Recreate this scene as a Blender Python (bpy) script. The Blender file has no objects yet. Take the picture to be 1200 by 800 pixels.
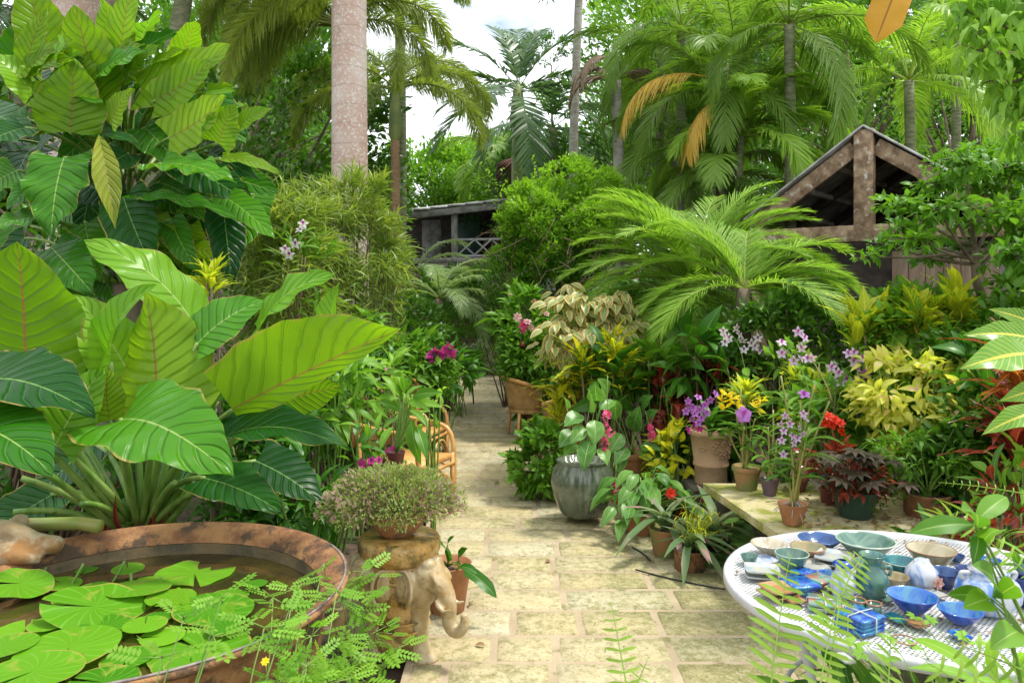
import bpy, math, random
import numpy as np
from mathutils import Vector, Matrix
R = math.radians
PI = math.pi
SC = bpy.context.scene
COL = SC.collection
FPX, EYE, HOR = 900.0, 1.6, 340.0      # focal length in photo pixels, eye height, horizon row
def P(px, py, d):
    return np.array([(px-600)/FPX*d, d, EYE-(py-HOR)/FPX*d])
def G(px, py, z=0.0):
    return P(px, py, FPX*(EYE-z)/(py-HOR))
def hill(x, y):
    t = np.clip((y-14.5)/4.0, 0, 1); s = t*t*(3-2*t)
    u = np.clip((1.6-x)/3.0, 0, 1)
    return 2.25*s*(.35+.65*u) + np.clip((y-19)*.1, 0, 3.0)

# ------------------------------------------------------------------ mesh collecting
def nrm(a):
    a = np.asarray(a, float); return a/np.maximum(np.linalg.norm(a, axis=-1, keepdims=True), 1e-9)
class MB:
    def __init__(s): s.V=[]; s.Q=[]; s.U=[]; s.C=[]; s.M=[]; s.n=0
    def add(s, V, Q, U=None, c=0.5, m=0):
        V=np.asarray(V,float).reshape(-1,3); Q=np.asarray(Q,int).reshape(-1,4)
        if U is None: U=np.zeros((len(V),2))
        s.V.append(V); s.Q.append(Q+s.n); s.U.append(np.asarray(U,float))
        s.C.append(np.broadcast_to(np.asarray(c,float),(len(V),)).copy()); s.M.append(np.full(len(Q),m))
        s.n+=len(V)
    def inst(s, T, pos, X, Y, Z, sc, rnd, m=0):
        V,Q,U=T[:3]; N=len(pos); sc=np.broadcast_to(np.asarray(sc,float),(N,))
        W=(V[None,:,0,None]*X[:,None,:]+V[None,:,1,None]*Y[:,None,:]+V[None,:,2,None]*Z[:,None,:])*sc[:,None,None]+pos[:,None,:]
        QQ=Q[None]+(np.arange(N)*len(V))[:,None,None]
        s.add(W.reshape(-1,3), QQ.reshape(-1,4), np.tile(U,(N,1)), np.repeat(rnd,len(V)), m)
    def build(s, name, mats, parent=None, org=(0,0,0), smooth=True):
        V=np.concatenate(s.V)-np.asarray(org,float); Q=np.concatenate(s.Q); U=np.concatenate(s.U); C=np.concatenate(s.C); M=np.concatenate(s.M)
        me=bpy.data.meshes.new(name)
        me.vertices.add(len(V)); me.vertices.foreach_set('co', V.ravel().astype(np.float32))
        me.loops.add(len(Q)*4); me.loops.foreach_set('vertex_index', Q.ravel().astype(np.int32))
        me.polygons.add(len(Q)); me.polygons.foreach_set('loop_start', (np.arange(len(Q))*4).astype(np.int32))
        me.polygons.foreach_set('loop_total', np.full(len(Q),4,np.int32))
        me.polygons.foreach_set('material_index', M.astype(np.int32))
        me.polygons.foreach_set('use_smooth', np.full(len(Q),smooth))
        uv=me.uv_layers.new(name='UVMap'); uv.data.foreach_set('uv', U[Q.ravel()].ravel().astype(np.float32))
        at=me.attributes.new('rnd','FLOAT','POINT'); at.data.foreach_set('value', C.astype(np.float32))
        me.update(calc_edges=True)
        if not isinstance(mats,(list,tuple)): mats=[mats]
        for m in mats: me.materials.append(m)
        o=bpy.data.objects.new(name, me); COL.objects.link(o)
        if parent is not None: o.parent=parent
        return o
def tag(o, label=None, cat=None, group=None, kind=None):
    if label: o['label']=label
    if cat: o['category']=cat
    if group: o['group']=group
    if kind: o['kind']=kind
    return o
def thing(name, label, cat, loc, group=None, rz=0):
    o=bpy.data.objects.new(name,None); COL.objects.link(o); o.location=[float(v) for v in loc]; o.rotation_euler=(0,0,rz); o.empty_display_size=.05
    return tag(o,label,cat,group)
def part_copy(o, parent, loc=(0,0,0), rot=(0,0,0), sc=1.0):
    c=o.copy(); COL.objects.link(c); c.parent=parent; c.location=loc; c.rotation_euler=rot; c.scale=(sc,)*3
    return c
def copy_tree(o, parent=None):
    c=o.copy(); COL.objects.link(c)
    if parent is not None: c.parent=parent
    for ch in list(o.children): copy_tree(ch,c)
    return c

# ------------------------------------------------------------------ shapes
def tube(mb, pts, rad, seg=8, c=.5, m=0, u0=0., u1=1., cap=True):
    pts=np.asarray(pts,float); n=len(pts); rad=np.broadcast_to(np.asarray(rad,float),(n,)).copy()
    T=np.gradient(pts,axis=0); T=nrm(T)
    if cap:
        pts=np.vstack([pts[:1],pts,pts[-1:]]); rad=np.r_[1e-4,rad,1e-4]; T=np.vstack([T[:1],T,T[-1:]]); n+=2
    ref=np.array([0,0,1.]) if abs(T[:,2]).max()<.9 else np.array([.8,.6,0.])
    if abs(T@ref).max()>.97: ref=np.array([.3,-.9,.31])
    A=nrm(np.cross(T,ref)); B=np.cross(T,A)
    a=np.linspace(0,2*PI,seg,endpoint=False)
    V=pts[:,None]+rad[:,None,None]*(np.cos(a)[None,:,None]*A[:,None]+np.sin(a)[None,:,None]*B[:,None])
    i=np.arange(n-1)[:,None]*seg; j=np.arange(seg)[None]; k=(j+1)%seg
    Q=np.stack([i+j,i+k,i+seg+k,i+seg+j],-1).reshape(-1,4)
    L=np.linspace(0,1,n)
    U=np.stack([np.broadcast_to(u0+(u1-u0)*a[None]/(2*PI),(n,seg)),np.broadcast_to(L[:,None],(n,seg))],-1).reshape(-1,2)
    mb.add(V.reshape(-1,3),Q,U,c,m)
def bez(a,b,c,n=8):
    t=np.linspace(0,1,n)[:,None]; a,b,c=map(lambda v:np.asarray(v,float),(a,b,c))
    return (1-t)**2*a+2*t*(1-t)*b+t*t*c
def lathe(mb, prof, loc=(0,0,0), seg=32, c=.5, m=0, lobes=0, amp=0., sx=1., sy=1., rz=0., tilt=0.):
    prof=np.asarray(prof,float); n=len(prof)
    a=np.linspace(0,2*PI,seg,endpoint=False)
    k=1+amp*np.abs(np.cos(a*lobes/2)) if lobes else np.ones(seg)
    r=prof[:,0][:,None]*k[None]
    x=r*np.cos(a)[None]*sx; y=r*np.sin(a)[None]*sy; z=np.broadcast_to(prof[:,1][:,None],x.shape)
    if tilt: y,z=y*math.cos(tilt)-z*math.sin(tilt), y*math.sin(tilt)+z*math.cos(tilt)
    if rz: x,y=x*math.cos(rz)-y*math.sin(rz), x*math.sin(rz)+y*math.cos(rz)
    V=np.stack([x,y,z],-1)+np.asarray(loc,float)
    i=np.arange(n-1)[:,None]*seg; j=np.arange(seg)[None]; kk=(j+1)%seg
    Q=np.stack([i+j,i+kk,i+seg+kk,i+seg+j],-1).reshape(-1,4)
    U=np.stack([np.broadcast_to(a[None]/(2*PI),(n,seg)),np.broadcast_to(np.linspace(0,1,n)[:,None],(n,seg))],-1).reshape(-1,2)
    mb.add(V.reshape(-1,3),Q,U,c,m)
def box(mb, c, s, rz=0., rx=0., ry=0., m=0, cc=.5, bev=.004):
    s=np.asarray(s,float)/2; b=min(bev,*(s*.45))
    # chamfered box: 3 rings top/bottom
    V=[];Q=[]
    ox=[(-1,-1),(1,-1),(1,1),(-1,1)]
    def ring(hx,hy,z,cut):
        for (sx,sy),nx in zip(ox,range(4)):
            if nx in (0,2): V.append((sx*hx,sy*(hy-cut),z)); V.append((sx*(hx-cut),sy*hy,z))
            else: V.append((sx*(hx-cut),sy*hy,z)); V.append((sx*hx,sy*(hy-cut),z))
    ring(s[0]-b,s[1]-b,-s[2],b*.5); ring(s[0],s[1],-s[2]+b,b); ring(s[0],s[1],s[2]-b,b); ring(s[0]-b,s[1]-b,s[2],b*.5)
    for k in range(3):
        for j in range(8): Q.append((k*8+j,k*8+(j+1)%8,k*8+8+(j+1)%8,k*8+8+j))
    for q in ((0,7,6,1),(1,6,5,2),(2,5,4,3)): Q.append(q); Q.append(tuple(24+v for v in (q[0],q[3],q[2],q[1])))
    V=np.array(V); U=np.stack([V[:,0]+V[:,1],V[:,2]],-1)
    Mx=np.array(Matrix.Rotation(rz,3,'Z')@Matrix.Rotation(ry,3,'Y')@Matrix.Rotation(rx,3,'X'))
    mb.add(V@Mx.T+np.asarray(c,float),Q,U,cc,m)
def beam(mb,a,b,w,h,m=0,cc=.5,up=(0,0,1)):
    a=np.asarray(a,float);b=np.asarray(b,float);Y=nrm(b-a);X=nrm(np.cross(Y,np.asarray(up,float)));Z=np.cross(X,Y)
    t=MB(); box(t,(0,0,0),(w,np.linalg.norm(b-a),h)); V=t.V[0]
    mb.add(V[:,:1]*X+V[:,1:2]*Y+V[:,2:]*Z+(a+b)/2,t.Q[0],t.U[0],cc,m)
def ellip(mb,c,r,rings=10,seg=16,m=0,cc=.5,rz=0.):
    t=np.linspace(-PI/2+.02,PI/2-.02,rings)
    pr=np.stack([np.cos(t),np.sin(t)*r[2]],-1)
    lathe(mb,pr,c,seg,cc,m,sx=r[0],sy=r[1],rz=rz)

# leaf blade templates: base at origin, growing to +Y, upper side +Z
def prof(kind,t):
    if kind=='ovate': w=np.sin(PI*np.power(t,.72))**.9
    elif kind=='ell': w=np.sin(PI*t)**.8
    elif kind=='lance': w=np.sin(PI*np.power(t,.8))**1.1
    elif kind=='heart': w=np.where(t<.25,.86+.14*np.sin(PI*t/.5),np.cos((t-.25)/.75*PI/2)**.8)
    elif kind=='strap': w=np.minimum(1,np.minimum((t+.06)*5,(1-t)*4.0))**.8
    elif kind=='obov': w=np.sin(PI*np.power(t,1.5))**.9
    else: w=np.ones_like(t)
    return np.maximum(w,.015)
def leafT(L=1,W=.4,nl=6,nc=1,kind='ovate',bend=.08,fold=.15,wave=0.,wn=3,droop=0.,lobe=0.,twist=0.,corr=0.,cn=8,curl=0.,ph=0.,rag=0.,left=1.,right=1.):
    t=np.linspace(0,1,nl+1); u=np.linspace(-1,1,2*nc+1)
    T,Uu=np.meshgrid(t,u,indexing='ij'); w=prof(kind,t)[:,None]*W/2
    if rag: w=w*(1+rag*(np.sin(T*9+ph*3+(Uu>0)*2.1)+.6*np.sin(T*21+ph*5+(Uu>0)*4.)+.5*np.sin(T*43+ph*2+(Uu>0)))*np.abs(Uu))
    x=Uu*w*np.where(Uu<0,left,right); y=T*L-lobe*L*np.abs(Uu)**1.5*np.clip(1-T*1.8,0,1)**2
    z=bend*L*4*T*(1-T)-droop*L*T**2+np.abs(x)*fold-curl*(Uu**2)*w+wave*W*np.abs(Uu)**1.5*np.sin(2*PI*wn*T+ph+Uu*1.1)
    if rag: z=z+rag*W*.55*(np.sin(T*5.3+Uu*1.9+ph)*np.abs(Uu)+.5*np.sin(T*11+ph*2)*Uu)
    if corr: z=z+corr*W*np.abs(np.sin(PI*(cn*T-np.abs(Uu)*.8)))*np.minimum(1,np.abs(Uu)*3)*(1-np.abs(Uu)*.3)
    if twist:
        a=twist*T; x,z=x*np.cos(a)-z*np.sin(a)*.0, z+x*np.sin(a)
    V=np.stack([x,y,z],-1).reshape(-1,3); c=2*nc+1
    i=np.arange(nl)[:,None]*c; j=np.arange(2*nc)[None]
    Q=np.stack([i+j,i+j+1,i+c+j+1,i+c+j],-1).reshape(-1,4)
    U=np.stack([(Uu+1)/2,T],-1).reshape(-1,2)
    return V,Q,U
def join(*Ts):
    V=[];Q=[];U=[];n=0
    for t in Ts: V.append(t[0]);Q.append(t[1]+n);U.append(t[2]);n+=len(t[0])
    return np.vstack(V),np.vstack(Q),np.vstack(U)
def xf(T,rz=0,rx=0,ry=0,loc=(0,0,0),s=1):
    M=np.array(Matrix.Rotation(rz,3,'Z')@Matrix.Rotation(rx,3,'X')@Matrix.Rotation(ry,3,'Y'))
    return (T[0]*s)@M.T+np.asarray(loc,float),T[1],T[2]
def put(mb,T,pos,yd,zh,sc,rnd,m=0):
    pos=np.atleast_2d(pos); Y=nrm(np.atleast_2d(yd)); zh=np.broadcast_to(np.asarray(zh,float),Y.shape)
    X=nrm(np.cross(Y,zh)); Z=np.cross(X,Y)
    mb.inst(T,pos,X,Y,Z,sc,np.broadcast_to(np.asarray(rnd,float),(len(pos),)),m)
def blade(mb,base,tip,wr,nh,kind='heart',c=.5,m=0,**k):
    base=np.asarray(base,float);tip=np.asarray(tip,float);L=np.linalg.norm(tip-base)
    T=leafT(1,wr,k.pop('nl',16),k.pop('nc',5),kind,**k)
    put(mb,T,base,tip-base,nh,L,c,m)

# palm frond: rachis leaves the origin towards +Y and arches down
def frondT(L=2,n=40,ll=.5,w=.02,el0=60,el1=-30,v=.3,ang=50,dr=.4,seed=0,plume=False,start=.15,kseg=3,rw=.012,sway=.0):
    g=np.random.default_rng(seed); N=40; s=np.linspace(0,1,N); e=R(el0)+(R(el1)-R(el0))*s**1.25
    ds=L/(N-1); y=np.r_[0,np.cumsum(np.cos(e[:-1])*ds)]; z=np.r_[0,np.cumsum(np.sin(e[:-1])*ds)]
    x=sway*L*s**2
    Pn=np.stack([x,y,z],-1); Tn=np.stack([sway*2*s,np.cos(e),np.sin(e)],-1); Tn=nrm(Tn)
    mb=MB(); tube(mb,Pn[::3],np.linspace(rw,rw*.25,len(Pn[::3])),5,0,0,.5,.5)
    q=np.linspace(start,.995,n); q=np.repeat(q,2)+g.normal(0,.3/n,2*n); q=np.clip(q,start,1); sd=np.tile([-1.,1.],n)
    if plume: q=np.repeat(q,3); sd=np.repeat(sd,3)
    M=len(q); p=np.stack([np.interp(q,s,Pn[:,k]) for k in range(3)],-1); T=nrm(np.stack([np.interp(q,s,Tn[:,k]) for k in range(3)],-1))
    S=np.tile([1.,0,0],(M,1)); Nn=np.cross(S,T)
    vv=np.full(M,v)+g.normal(0,.12,M)
    if plume: vv=g.uniform(-1.3,1.5,M)
    a=R(ang)*(1-.45*q)+g.normal(0,.07,M)
    D=np.cos(a)[:,None]*T+np.sin(a)[:,None]*(sd[:,None]*S*np.cos(vv)[:,None]+Nn*np.sin(vv)[:,None])
    qq=(q-start)/(1-start)
    l=ll*np.clip(np.sin(PI*(.16+.78*qq))**.7,.25,1)*g.uniform(.88,1.08,M)
    k=np.linspace(0,1,kseg+1); wp=np.interp(k,[0,.25,.65,1],[.55,1,.8,.03])
    drr=dr*g.uniform(.6,1.4,M)
    C=p[:,None]+D[:,None]*(l[:,None]*k[None])[...,None]
    C[...,2]-=(l*drr)[:,None]*k[None]**2; 
    Wv=nrm(np.cross(D,nrm(np.cross(D,T)+1e-6))+g.normal(0,.15,(M,3)))
    h=w/2*wp
    A=C-Wv[:,None]*h[None,:,None]; B=C+Wv[:,None]*h[None,:,None]
    V=np.stack([A,B],2).reshape(-1,3); c=2*(kseg+1)
    b=(np.arange(M)*c)[:,None]+(np.arange(kseg)*2)[None]
    Q=np.stack([b,b+1,b+3,b+2],-1).reshape(-1,4)
    U=np.tile(np.stack([np.tile([.2,.8],kseg+1),np.repeat(k,2)],-1),(M,1))
    rn=np.repeat(g.uniform(0,1,M)*.6+.4*g.uniform(0,1),c)
    return (V,Q,U,rn,mb)
def frond_obj(name,mat,parent=None,**k):
    V,Q,U,rn,mb=frondT(**k); mb.add(V,Q,U,rn); o=mb.build(name,mat,parent); return o

# ------------------------------------------------------------------ materials
class NT:
    def __init__(s,name):
        s.m=bpy.data.materials.new(name); s.m.use_nodes=True; s.t=s.m.node_tree; s.t.nodes.clear()
        s.out=s.n('ShaderNodeOutputMaterial')
    def n(s,ty,_in=None,**k):
        x=s.t.nodes.new(ty)
        for a,b in k.items(): setattr(x,a,b)
        for a,b in (_in or {}).items(): s.set(x,a,b)
        return x
    def set(s,x,a,b):
        if isinstance(b,bpy.types.NodeSocket): s.t.links.new(b,x.inputs[a])
        elif isinstance(b,tuple) and len(b)==3 and x.inputs[a].type=='RGBA': x.inputs[a].default_value=(*b,1)
        else: x.inputs[a].default_value=b
    def math(s,op,a,b=0.,c=0.,clamp=False):
        x=s.n('ShaderNodeMath',operation=op,use_clamp=clamp); s.set(x,0,a); s.set(x,1,b); s.set(x,2,c); return x.outputs[0]
    def mix(s,f,a,b,blend='MIX'):
        x=s.n('ShaderNodeMix',data_type='RGBA',blend_type=blend); s.set(x,0,f); s.set(x,6,a); s.set(x,7,b); return x.outputs[2]
    def ramp(s,f,p0,p1):
        x=s.n('ShaderNodeMapRange',interpolation_type='SMOOTHSTEP'); s.set(x,0,f); s.set(x,1,p0); s.set(x,2,p1); return x.outputs[0]
    def noise(s,sc,det=3,vec=None,rough=.5,dist=0.):
        x=s.n('ShaderNodeTexNoise'); s.set(x,'Scale',sc); s.set(x,'Detail',det); s.set(x,'Roughness',rough); s.set(x,'Distortion',dist)
        if vec is not None: s.set(x,'Vector',vec)
        return x.outputs[0]
    def obj(s): return s.n('ShaderNodeTexCoord').outputs['Object']
    def pos(s): return s.n('ShaderNodeNewGeometry').outputs['Position']
    def rnd(s): return s.n('ShaderNodeAttribute',attribute_name='rnd').outputs['Fac']
    def uv(s):
        x=s.n('ShaderNodeSeparateXYZ',{0:s.n('ShaderNodeTexCoord').outputs['UV']}); return x.outputs[0],x.outputs[1]
    def bump(s,h,d=.01,st=.5):
        x=s.n('ShaderNodeBump'); s.set(x,'Height',h); s.set(x,'Distance',d); s.set(x,'Strength',st); return x.outputs[0]
    def pr(s,col,rough=.5,nrml=None,metal=0.,spec=.5,coat=0.,trans=0.):
        x=s.n('ShaderNodeBsdfPrincipled'); s.set(x,'Base Color',col); s.set(x,'Roughness',rough); s.set(x,'Metallic',metal); s.set(x,'Specular IOR Level',spec); s.set(x,'Coat Weight',coat); s.set(x,'Coat Roughness',.08)
        if trans: s.set(x,'Transmission Weight',trans)
        if nrml is not None: s.set(x,'Normal',nrml)
        return x.outputs[0]
    def done(s,sh): s.t.links.new(sh,s.out.inputs[0]); return s.m
def leafmat(name,c1,c2,trans=.35,rough=.38,mid=None,midw=.05,side=None,sn=9,slope=1.2,sidew=.12,sidef=.7,edge=None,edgew=.2,tcol=None,bump=.0,spec=.32,blot=None,blots=6,blotf=.5,tg=1.7,spots=0.,fine=0.):
    s=NT(name); r=s.rnd(); col=s.mix(r,c1,c2); u,v=s.uv(); au=s.math('MULTIPLY',s.math('ABSOLUTE',s.math('SUBTRACT',u,.5)),2.)
    var=s.noise(9.,3,s.pos()); col=s.mix(s.math('MULTIPLY',var,.35),col,s.mix(1.,col,(.62,.7,.5),'MULTIPLY'))
    nb=None
    if blot is not None:
        b=s.ramp(s.noise(blots,3,s.obj(),.6,.5),.5-.1*blotf,.6-.1*blotf); col=s.mix(b,col,blot)
    if side is not None or bump:
        k=s.math('PINGPONG',s.math('ADD',s.math('SUBTRACT',s.math('MULTIPLY',v,float(sn)),s.math('MULTIPLY',au,slope)),s.math('MULTIPLY',s.noise(7.,2,s.obj()),.7)),.5)
        line=s.math('SUBTRACT',1.,s.ramp(k,sidew*.4,sidew))
        if side is not None: col=s.mix(s.math('MULTIPLY',line,sidef),col,side)
        if bump: nb=s.bump(s.ramp(k,0.,.25),.012,bump)
    if fine:
        kf=s.math('PINGPONG',s.math('ADD',s.math('SUBTRACT',s.math('MULTIPLY',v,float(sn)*7),s.math('MULTIPLY',au,slope*6)),s.math('MULTIPLY',s.noise(12.,2,s.obj()),1.6)),.5)
        col=s.mix(s.math('MULTIPLY',s.ramp(kf,.22,.02),fine),col,s.mix(1.,col,(.62,.72,.6),'MULTIPLY'))
        col=s.mix(s.math('MULTIPLY',s.ramp(s.noise(3.5,4,s.pos(),.6),.45,.7),.45),col,s.mix(1.,col,(1.35,1.2,.7),'MULTIPLY'))
    if spots:
        col=s.mix(s.math('MULTIPLY',s.ramp(s.noise(34.,3,s.pos(),.6),.69,.73),spots),col,(.17,.10,.03))
        col=s.mix(s.math('MULTIPLY',s.math('MULTIPLY',s.ramp(au,.93,.99),s.ramp(s.noise(11.,2,s.pos()),.45,.6)),.9),col,(.34,.26,.07))
    if edge is not None:
        en=s.math('ADD',au,s.math('MULTIPLY',s.math('SUBTRACT',s.noise(14.,2,s.obj()),.5),.5))
        col=s.mix(s.ramp(en,1-edgew-.08,1-edgew+.08),col,edge)
    if mid is not None:
        col=s.mix(s.math('SUBTRACT',1.,s.ramp(au,midw*.6,midw)),col,mid)
    a=s.pr(col,rough,nb,spec=spec)
    tc=s.mix(1.,col,tcol or (tg,tg*1.02,tg*.55),'MULTIPLY')
    t=s.n('ShaderNodeBsdfTranslucent',{'Color':tc})
    if nb is not None: s.set(t,'Normal',nb)
    mx=s.n('ShaderNodeMixShader',{0:trans,1:a,2:t.outputs[0]})
    return s.done(mx.outputs[0])
def mat(name,c1,c2=None,rough=.6,sc=6.,bump=0.,bs=None,spec=.5,coat=0.,metal=0.,c3=None,sc3=2.,t3=.55,lo=.35,hi=.65,stretch=None,rmix=0.,wp=False):
    s=NT(name); vec=s.pos() if wp else s.obj()
    if stretch: 
        mp=s.n('ShaderNodeMapping',{0:vec}); mp.inputs['Scale'].default_value=stretch; vec=mp.outputs[0]
    n=s.noise(sc,5,vec,.6); col=s.mix(s.ramp(n,lo,hi),c1,c2 or c1)
    if c3 is not None: col=s.mix(s.ramp(s.noise(sc3,6,vec,.65),t3-.05,t3+.07),col,c3)
    if rmix: col=s.mix(s.math('MULTIPLY',s.rnd(),rmix),col,s.mix(1.,col,(.5,.5,.5),'MULTIPLY'))
    nb=s.bump(s.noise(bs or sc*4,4,vec,.65),.01,bump) if bump else None
    return s.done(s.pr(col,rough,nb,spec=spec,coat=coat,metal=metal))
def glaze(name,c1,c2,rimc=None,sc=14.,rough=.12):
    s=NT(name); vec=s.obj(); mp=s.n('ShaderNodeMapping',{0:vec}); mp.inputs['Scale'].default_value=(1,1,.35)
    n=s.ramp(s.noise(sc,4,mp.outputs[0],.6,1.2),.42,.62); col=s.mix(n,c1,c2)
    if rimc is not None: col=s.mix(s.ramp(s.rnd(),.6,.8),col,rimc)
    return s.done(s.pr(col,rough+.06,s.bump(n,.003,.2),coat=.25))

# ------------------------------------------------------------------ foliage scatter
def clumps(g,C,Rr,ncl,npc,rcl,shell=.5,flat=1.):
    d=nrm(g.normal(0,1,(ncl,3))); rr=(shell+(1-shell)*g.uniform(0,1,ncl)**.6)[:,None]
    cc=np.asarray(C)+d*rr*np.asarray(Rr)
    k=g.normal(0,1,(ncl,npc,3)); k=nrm(k)*(g.uniform(.25,1,(ncl,npc,1)))
    sz=g.uniform(.6,1.25,(ncl,1,1))
    p=cc[:,None]+k*rcl*sz*np.array([1,1,flat])
    out=nrm(k*.8+(d*.7)[:,None])
    rn=np.clip(np.repeat(g.uniform(0,1,ncl),npc)*.5+g.uniform(0,.5,ncl*npc),0,1)
    return p.reshape(-1,3),out.reshape(-1,3),rn,cc
def scatter(mb,g,T,p,out,rn,size,jit=.5,up=.3,droop=0.,zj=.5,m=0):
    n=len(p); y=nrm(out+g.normal(0,jit,(n,3))+np.array([0,0,up-droop])); z=nrm(np.array([0,0,1.])+g.normal(0,zj,(n,3))+out*.3)
    Ts=T if isinstance(T,list) else [T]; pick=g.integers(0,len(Ts),n)
    sc=size*g.uniform(.65,1.25,n)
    for i,t in enumerate(Ts):
        k=pick==i
        if k.any(): put(mb,t,p[k],y[k],z[k],sc[k],rn[k],m)
def tree(name,label,base,top,C,Rr,g,leaf,fm,bm,ncl=30,npc=60,rcl=.5,size=.1,tr=.12,shell=.45,group=None,cat='tree',droop=0.,flat=.7,limb=1.,jit=.6,up=.3,foln='crown',trn='trunk'):
    t=thing(name,label,cat,base,group)
    p,o,rn,cc=clumps(g,C,Rr,ncl,npc,rcl,shell,flat)
    mb=MB(); scatter(mb,g,leaf,p,o,rn,size,jit,up,droop); mb.build(foln,fm,t,base)
    mb=MB(); base=np.asarray(base,float); top=np.asarray(top,float)
    mid=(base+top)/2+g.normal(0,tr*.8,3)*np.array([1,1,.2])
    tube(mb,bez(base,mid,top,10),np.linspace(tr,tr*.6,10),10)
    for c in cc[:int(len(cc)*limb)]:
        s=top+(mid-top)*g.uniform(0,.5); tube(mb,bez(s,s+(c-s)*.4+np.array([0,0,.25*np.linalg.norm(c-s)*.4]),c,6),np.linspace(tr*.35,tr*.06,6),5)
    mb.build(trn,bm,t,base)
    return t
# ------------------------------------------------------------------ camera, sky, sun
cam=bpy.data.objects.new('camera',bpy.data.cameras.new('camera')); COL.objects.link(cam); SC.camera=cam
cam.location=(0,0,EYE); cam.rotation_euler=(PI/2,0,0); cam.data.lens=27; cam.data.sensor_width=36; cam.data.shift_y=-.05
cam.data.clip_end=2000; cam.data.clip_start=.05
cam.data.dof.use_dof=True; cam.data.dof.focus_distance=4.2; cam.data.dof.aperture_fstop=9.
SUN_EL,SUN_AZ=66.,82.      # azimuth from +Y towards +X
w=bpy.data.worlds.new('World'); SC.world=w; w.use_nodes=True; nt=w.node_tree; nt.nodes.clear()
sky=nt.nodes.new('ShaderNodeTexSky'); sky.sky_type='NISHITA'; sky.sun_disc=False; sky.sun_elevation=R(SUN_EL); sky.sun_rotation=R(SUN_AZ); sky.air_density=1.; sky.dust_density=2.
tc=nt.nodes.new('ShaderNodeTexCoord'); nz=nt.nodes.new('ShaderNodeTexNoise'); nz.inputs['Scale'].default_value=3.2; nz.inputs['Detail'].default_value=7; nz.inputs['Roughness'].default_value=.6
mp=nt.nodes.new('ShaderNodeMapping'); mp.inputs['Scale'].default_value=(1,1,2.6); mp.inputs['Location'].default_value=(.3,.1,.0)
rp=nt.nodes.new('ShaderNodeMapRange'); rp.inputs[1].default_value=.26; rp.inputs[2].default_value=.46
mx=nt.nodes.new('ShaderNodeMix'); mx.data_type='RGBA'; mx.inputs[7].default_value=(8.2,8.5,8.8,1)
bg=nt.nodes.new('ShaderNodeBackground'); bg.inputs[1].default_value=.15; wo=nt.nodes.new('ShaderNodeOutputWorld')
l=nt.links.new; l(tc.outputs['Generated'],mp.inputs[0]); l(mp.outputs[0],nz.inputs['Vector']); l(nz.outputs[0],rp.inputs[0]); l(rp.outputs[0],mx.inputs[0]); l(sky.outputs[0],mx.inputs[6]); l(mx.outputs[2],bg.inputs[0]); l(bg.outputs[0],wo.inputs[0])
sd=bpy.data.lights.new('sun','SUN'); sd.energy=3.0; sd.angle=R(8.); sd.color=(1,.95,.86); sun=bpy.data.objects.new('sun',sd); COL.objects.link(sun)
dv=Vector((math.sin(R(SUN_AZ))*math.cos(R(SUN_EL)),math.cos(R(SUN_AZ))*math.cos(R(SUN_EL)),math.sin(R(SUN_EL))))
sun.rotation_euler=dv.to_track_quat('Z','Y').to_euler(); sun.location=(6,8,14)
vs=SC.view_settings; vs.view_transform='Standard'; vs.look='None'; vs.exposure=.58; vs.gamma=1; vs.use_curve_mapping=False
SC.cycles.max_bounces=7; SC.cycles.diffuse_bounces=4; SC.cycles.transmission_bounces=5; SC.cycles.transparent_max_bounces=8; SC.cycles.use_denoising=True
SC.cycles.sample_clamp_indirect=6

# ------------------------------------------------------------------ materials
M={}
M['soil']=mat('soil',(.03,.02,.012),(.09,.06,.035),.95,9,.8,40,c3=(.05,.07,.015),sc3=2.2,t3=.55,wp=True)
M['stone']=None
def stone_mat():
    s=NT('coral_paver'); p=s.pos(); r=s.rnd()
    n1=s.noise(3.,6,p,.65); n2=s.noise(26.,5,p,.7); n3=s.noise(90.,3,p,.7)
    col=s.mix(s.ramp(n1,.35,.65),(.43,.385,.23),(.51,.465,.33)); col=s.mix(s.ramp(s.rnd(),.0,1.),col,s.mix(1.,col,(1.06,.97,.84),'MULTIPLY'))
    col=s.mix(s.math('MULTIPLY',s.ramp(n2,.48,.6),.7),col,(.34,.29,.15))
    mm=s.math('ADD',s.math('MULTIPLY',s.ramp(r,.3,1.),.08),s.math('ADD',s.math('MULTIPLY',n1,.62),s.math('MULTIPLY',n2,.35)))
    px=s.n('ShaderNodeSeparateXYZ',{0:p}).outputs; side=s.ramp(px[0],.0,.9); near=s.ramp(px[1],7.,3.2)
    mm=s.math('ADD',mm,s.math('MULTIPLY',s.math('MULTIPLY',side,near),.13))
    ms=s.math('MULTIPLY',s.ramp(mm,.48,.70),s.ramp(n3,.28,.5)); col=s.mix(s.math('MULTIPLY',ms,.75),col,(.16,.165,.035))
    dk=s.ramp(mm,.82,.98); col=s.mix(s.math('MULTIPLY',dk,.6),col,(.07,.06,.03))
    col=s.mix(s.math('MULTIPLY',s.ramp(n3,.56,.66),.65),col,(.14,.11,.05))
    h=s.math('ADD',s.math('MULTIPLY',n2,1.),s.math('MULTIPLY',n3,.5))
    return s.done(s.pr(col,.85,s.bump(h,.012,.7)))
M['stone']=stone_mat()
M['mortar']=mat('path_mortar',(.34,.265,.17),(.41,.33,.22),.9,4,.6,60,c3=(.16,.15,.05),sc3=5,t3=.60,wp=True)
M['bark']=mat('bark',(.10,.07,.045),(.22,.17,.12),.9,8,.7,30,stretch=(1,1,.3))
M['bark_pale']=mat('pale_bark',(.30,.27,.22),(.42,.40,.36),.85,6,.5,20,c3=(.16,.13,.1),sc3=9,t3=.6,stretch=(1,1,3))
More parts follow.
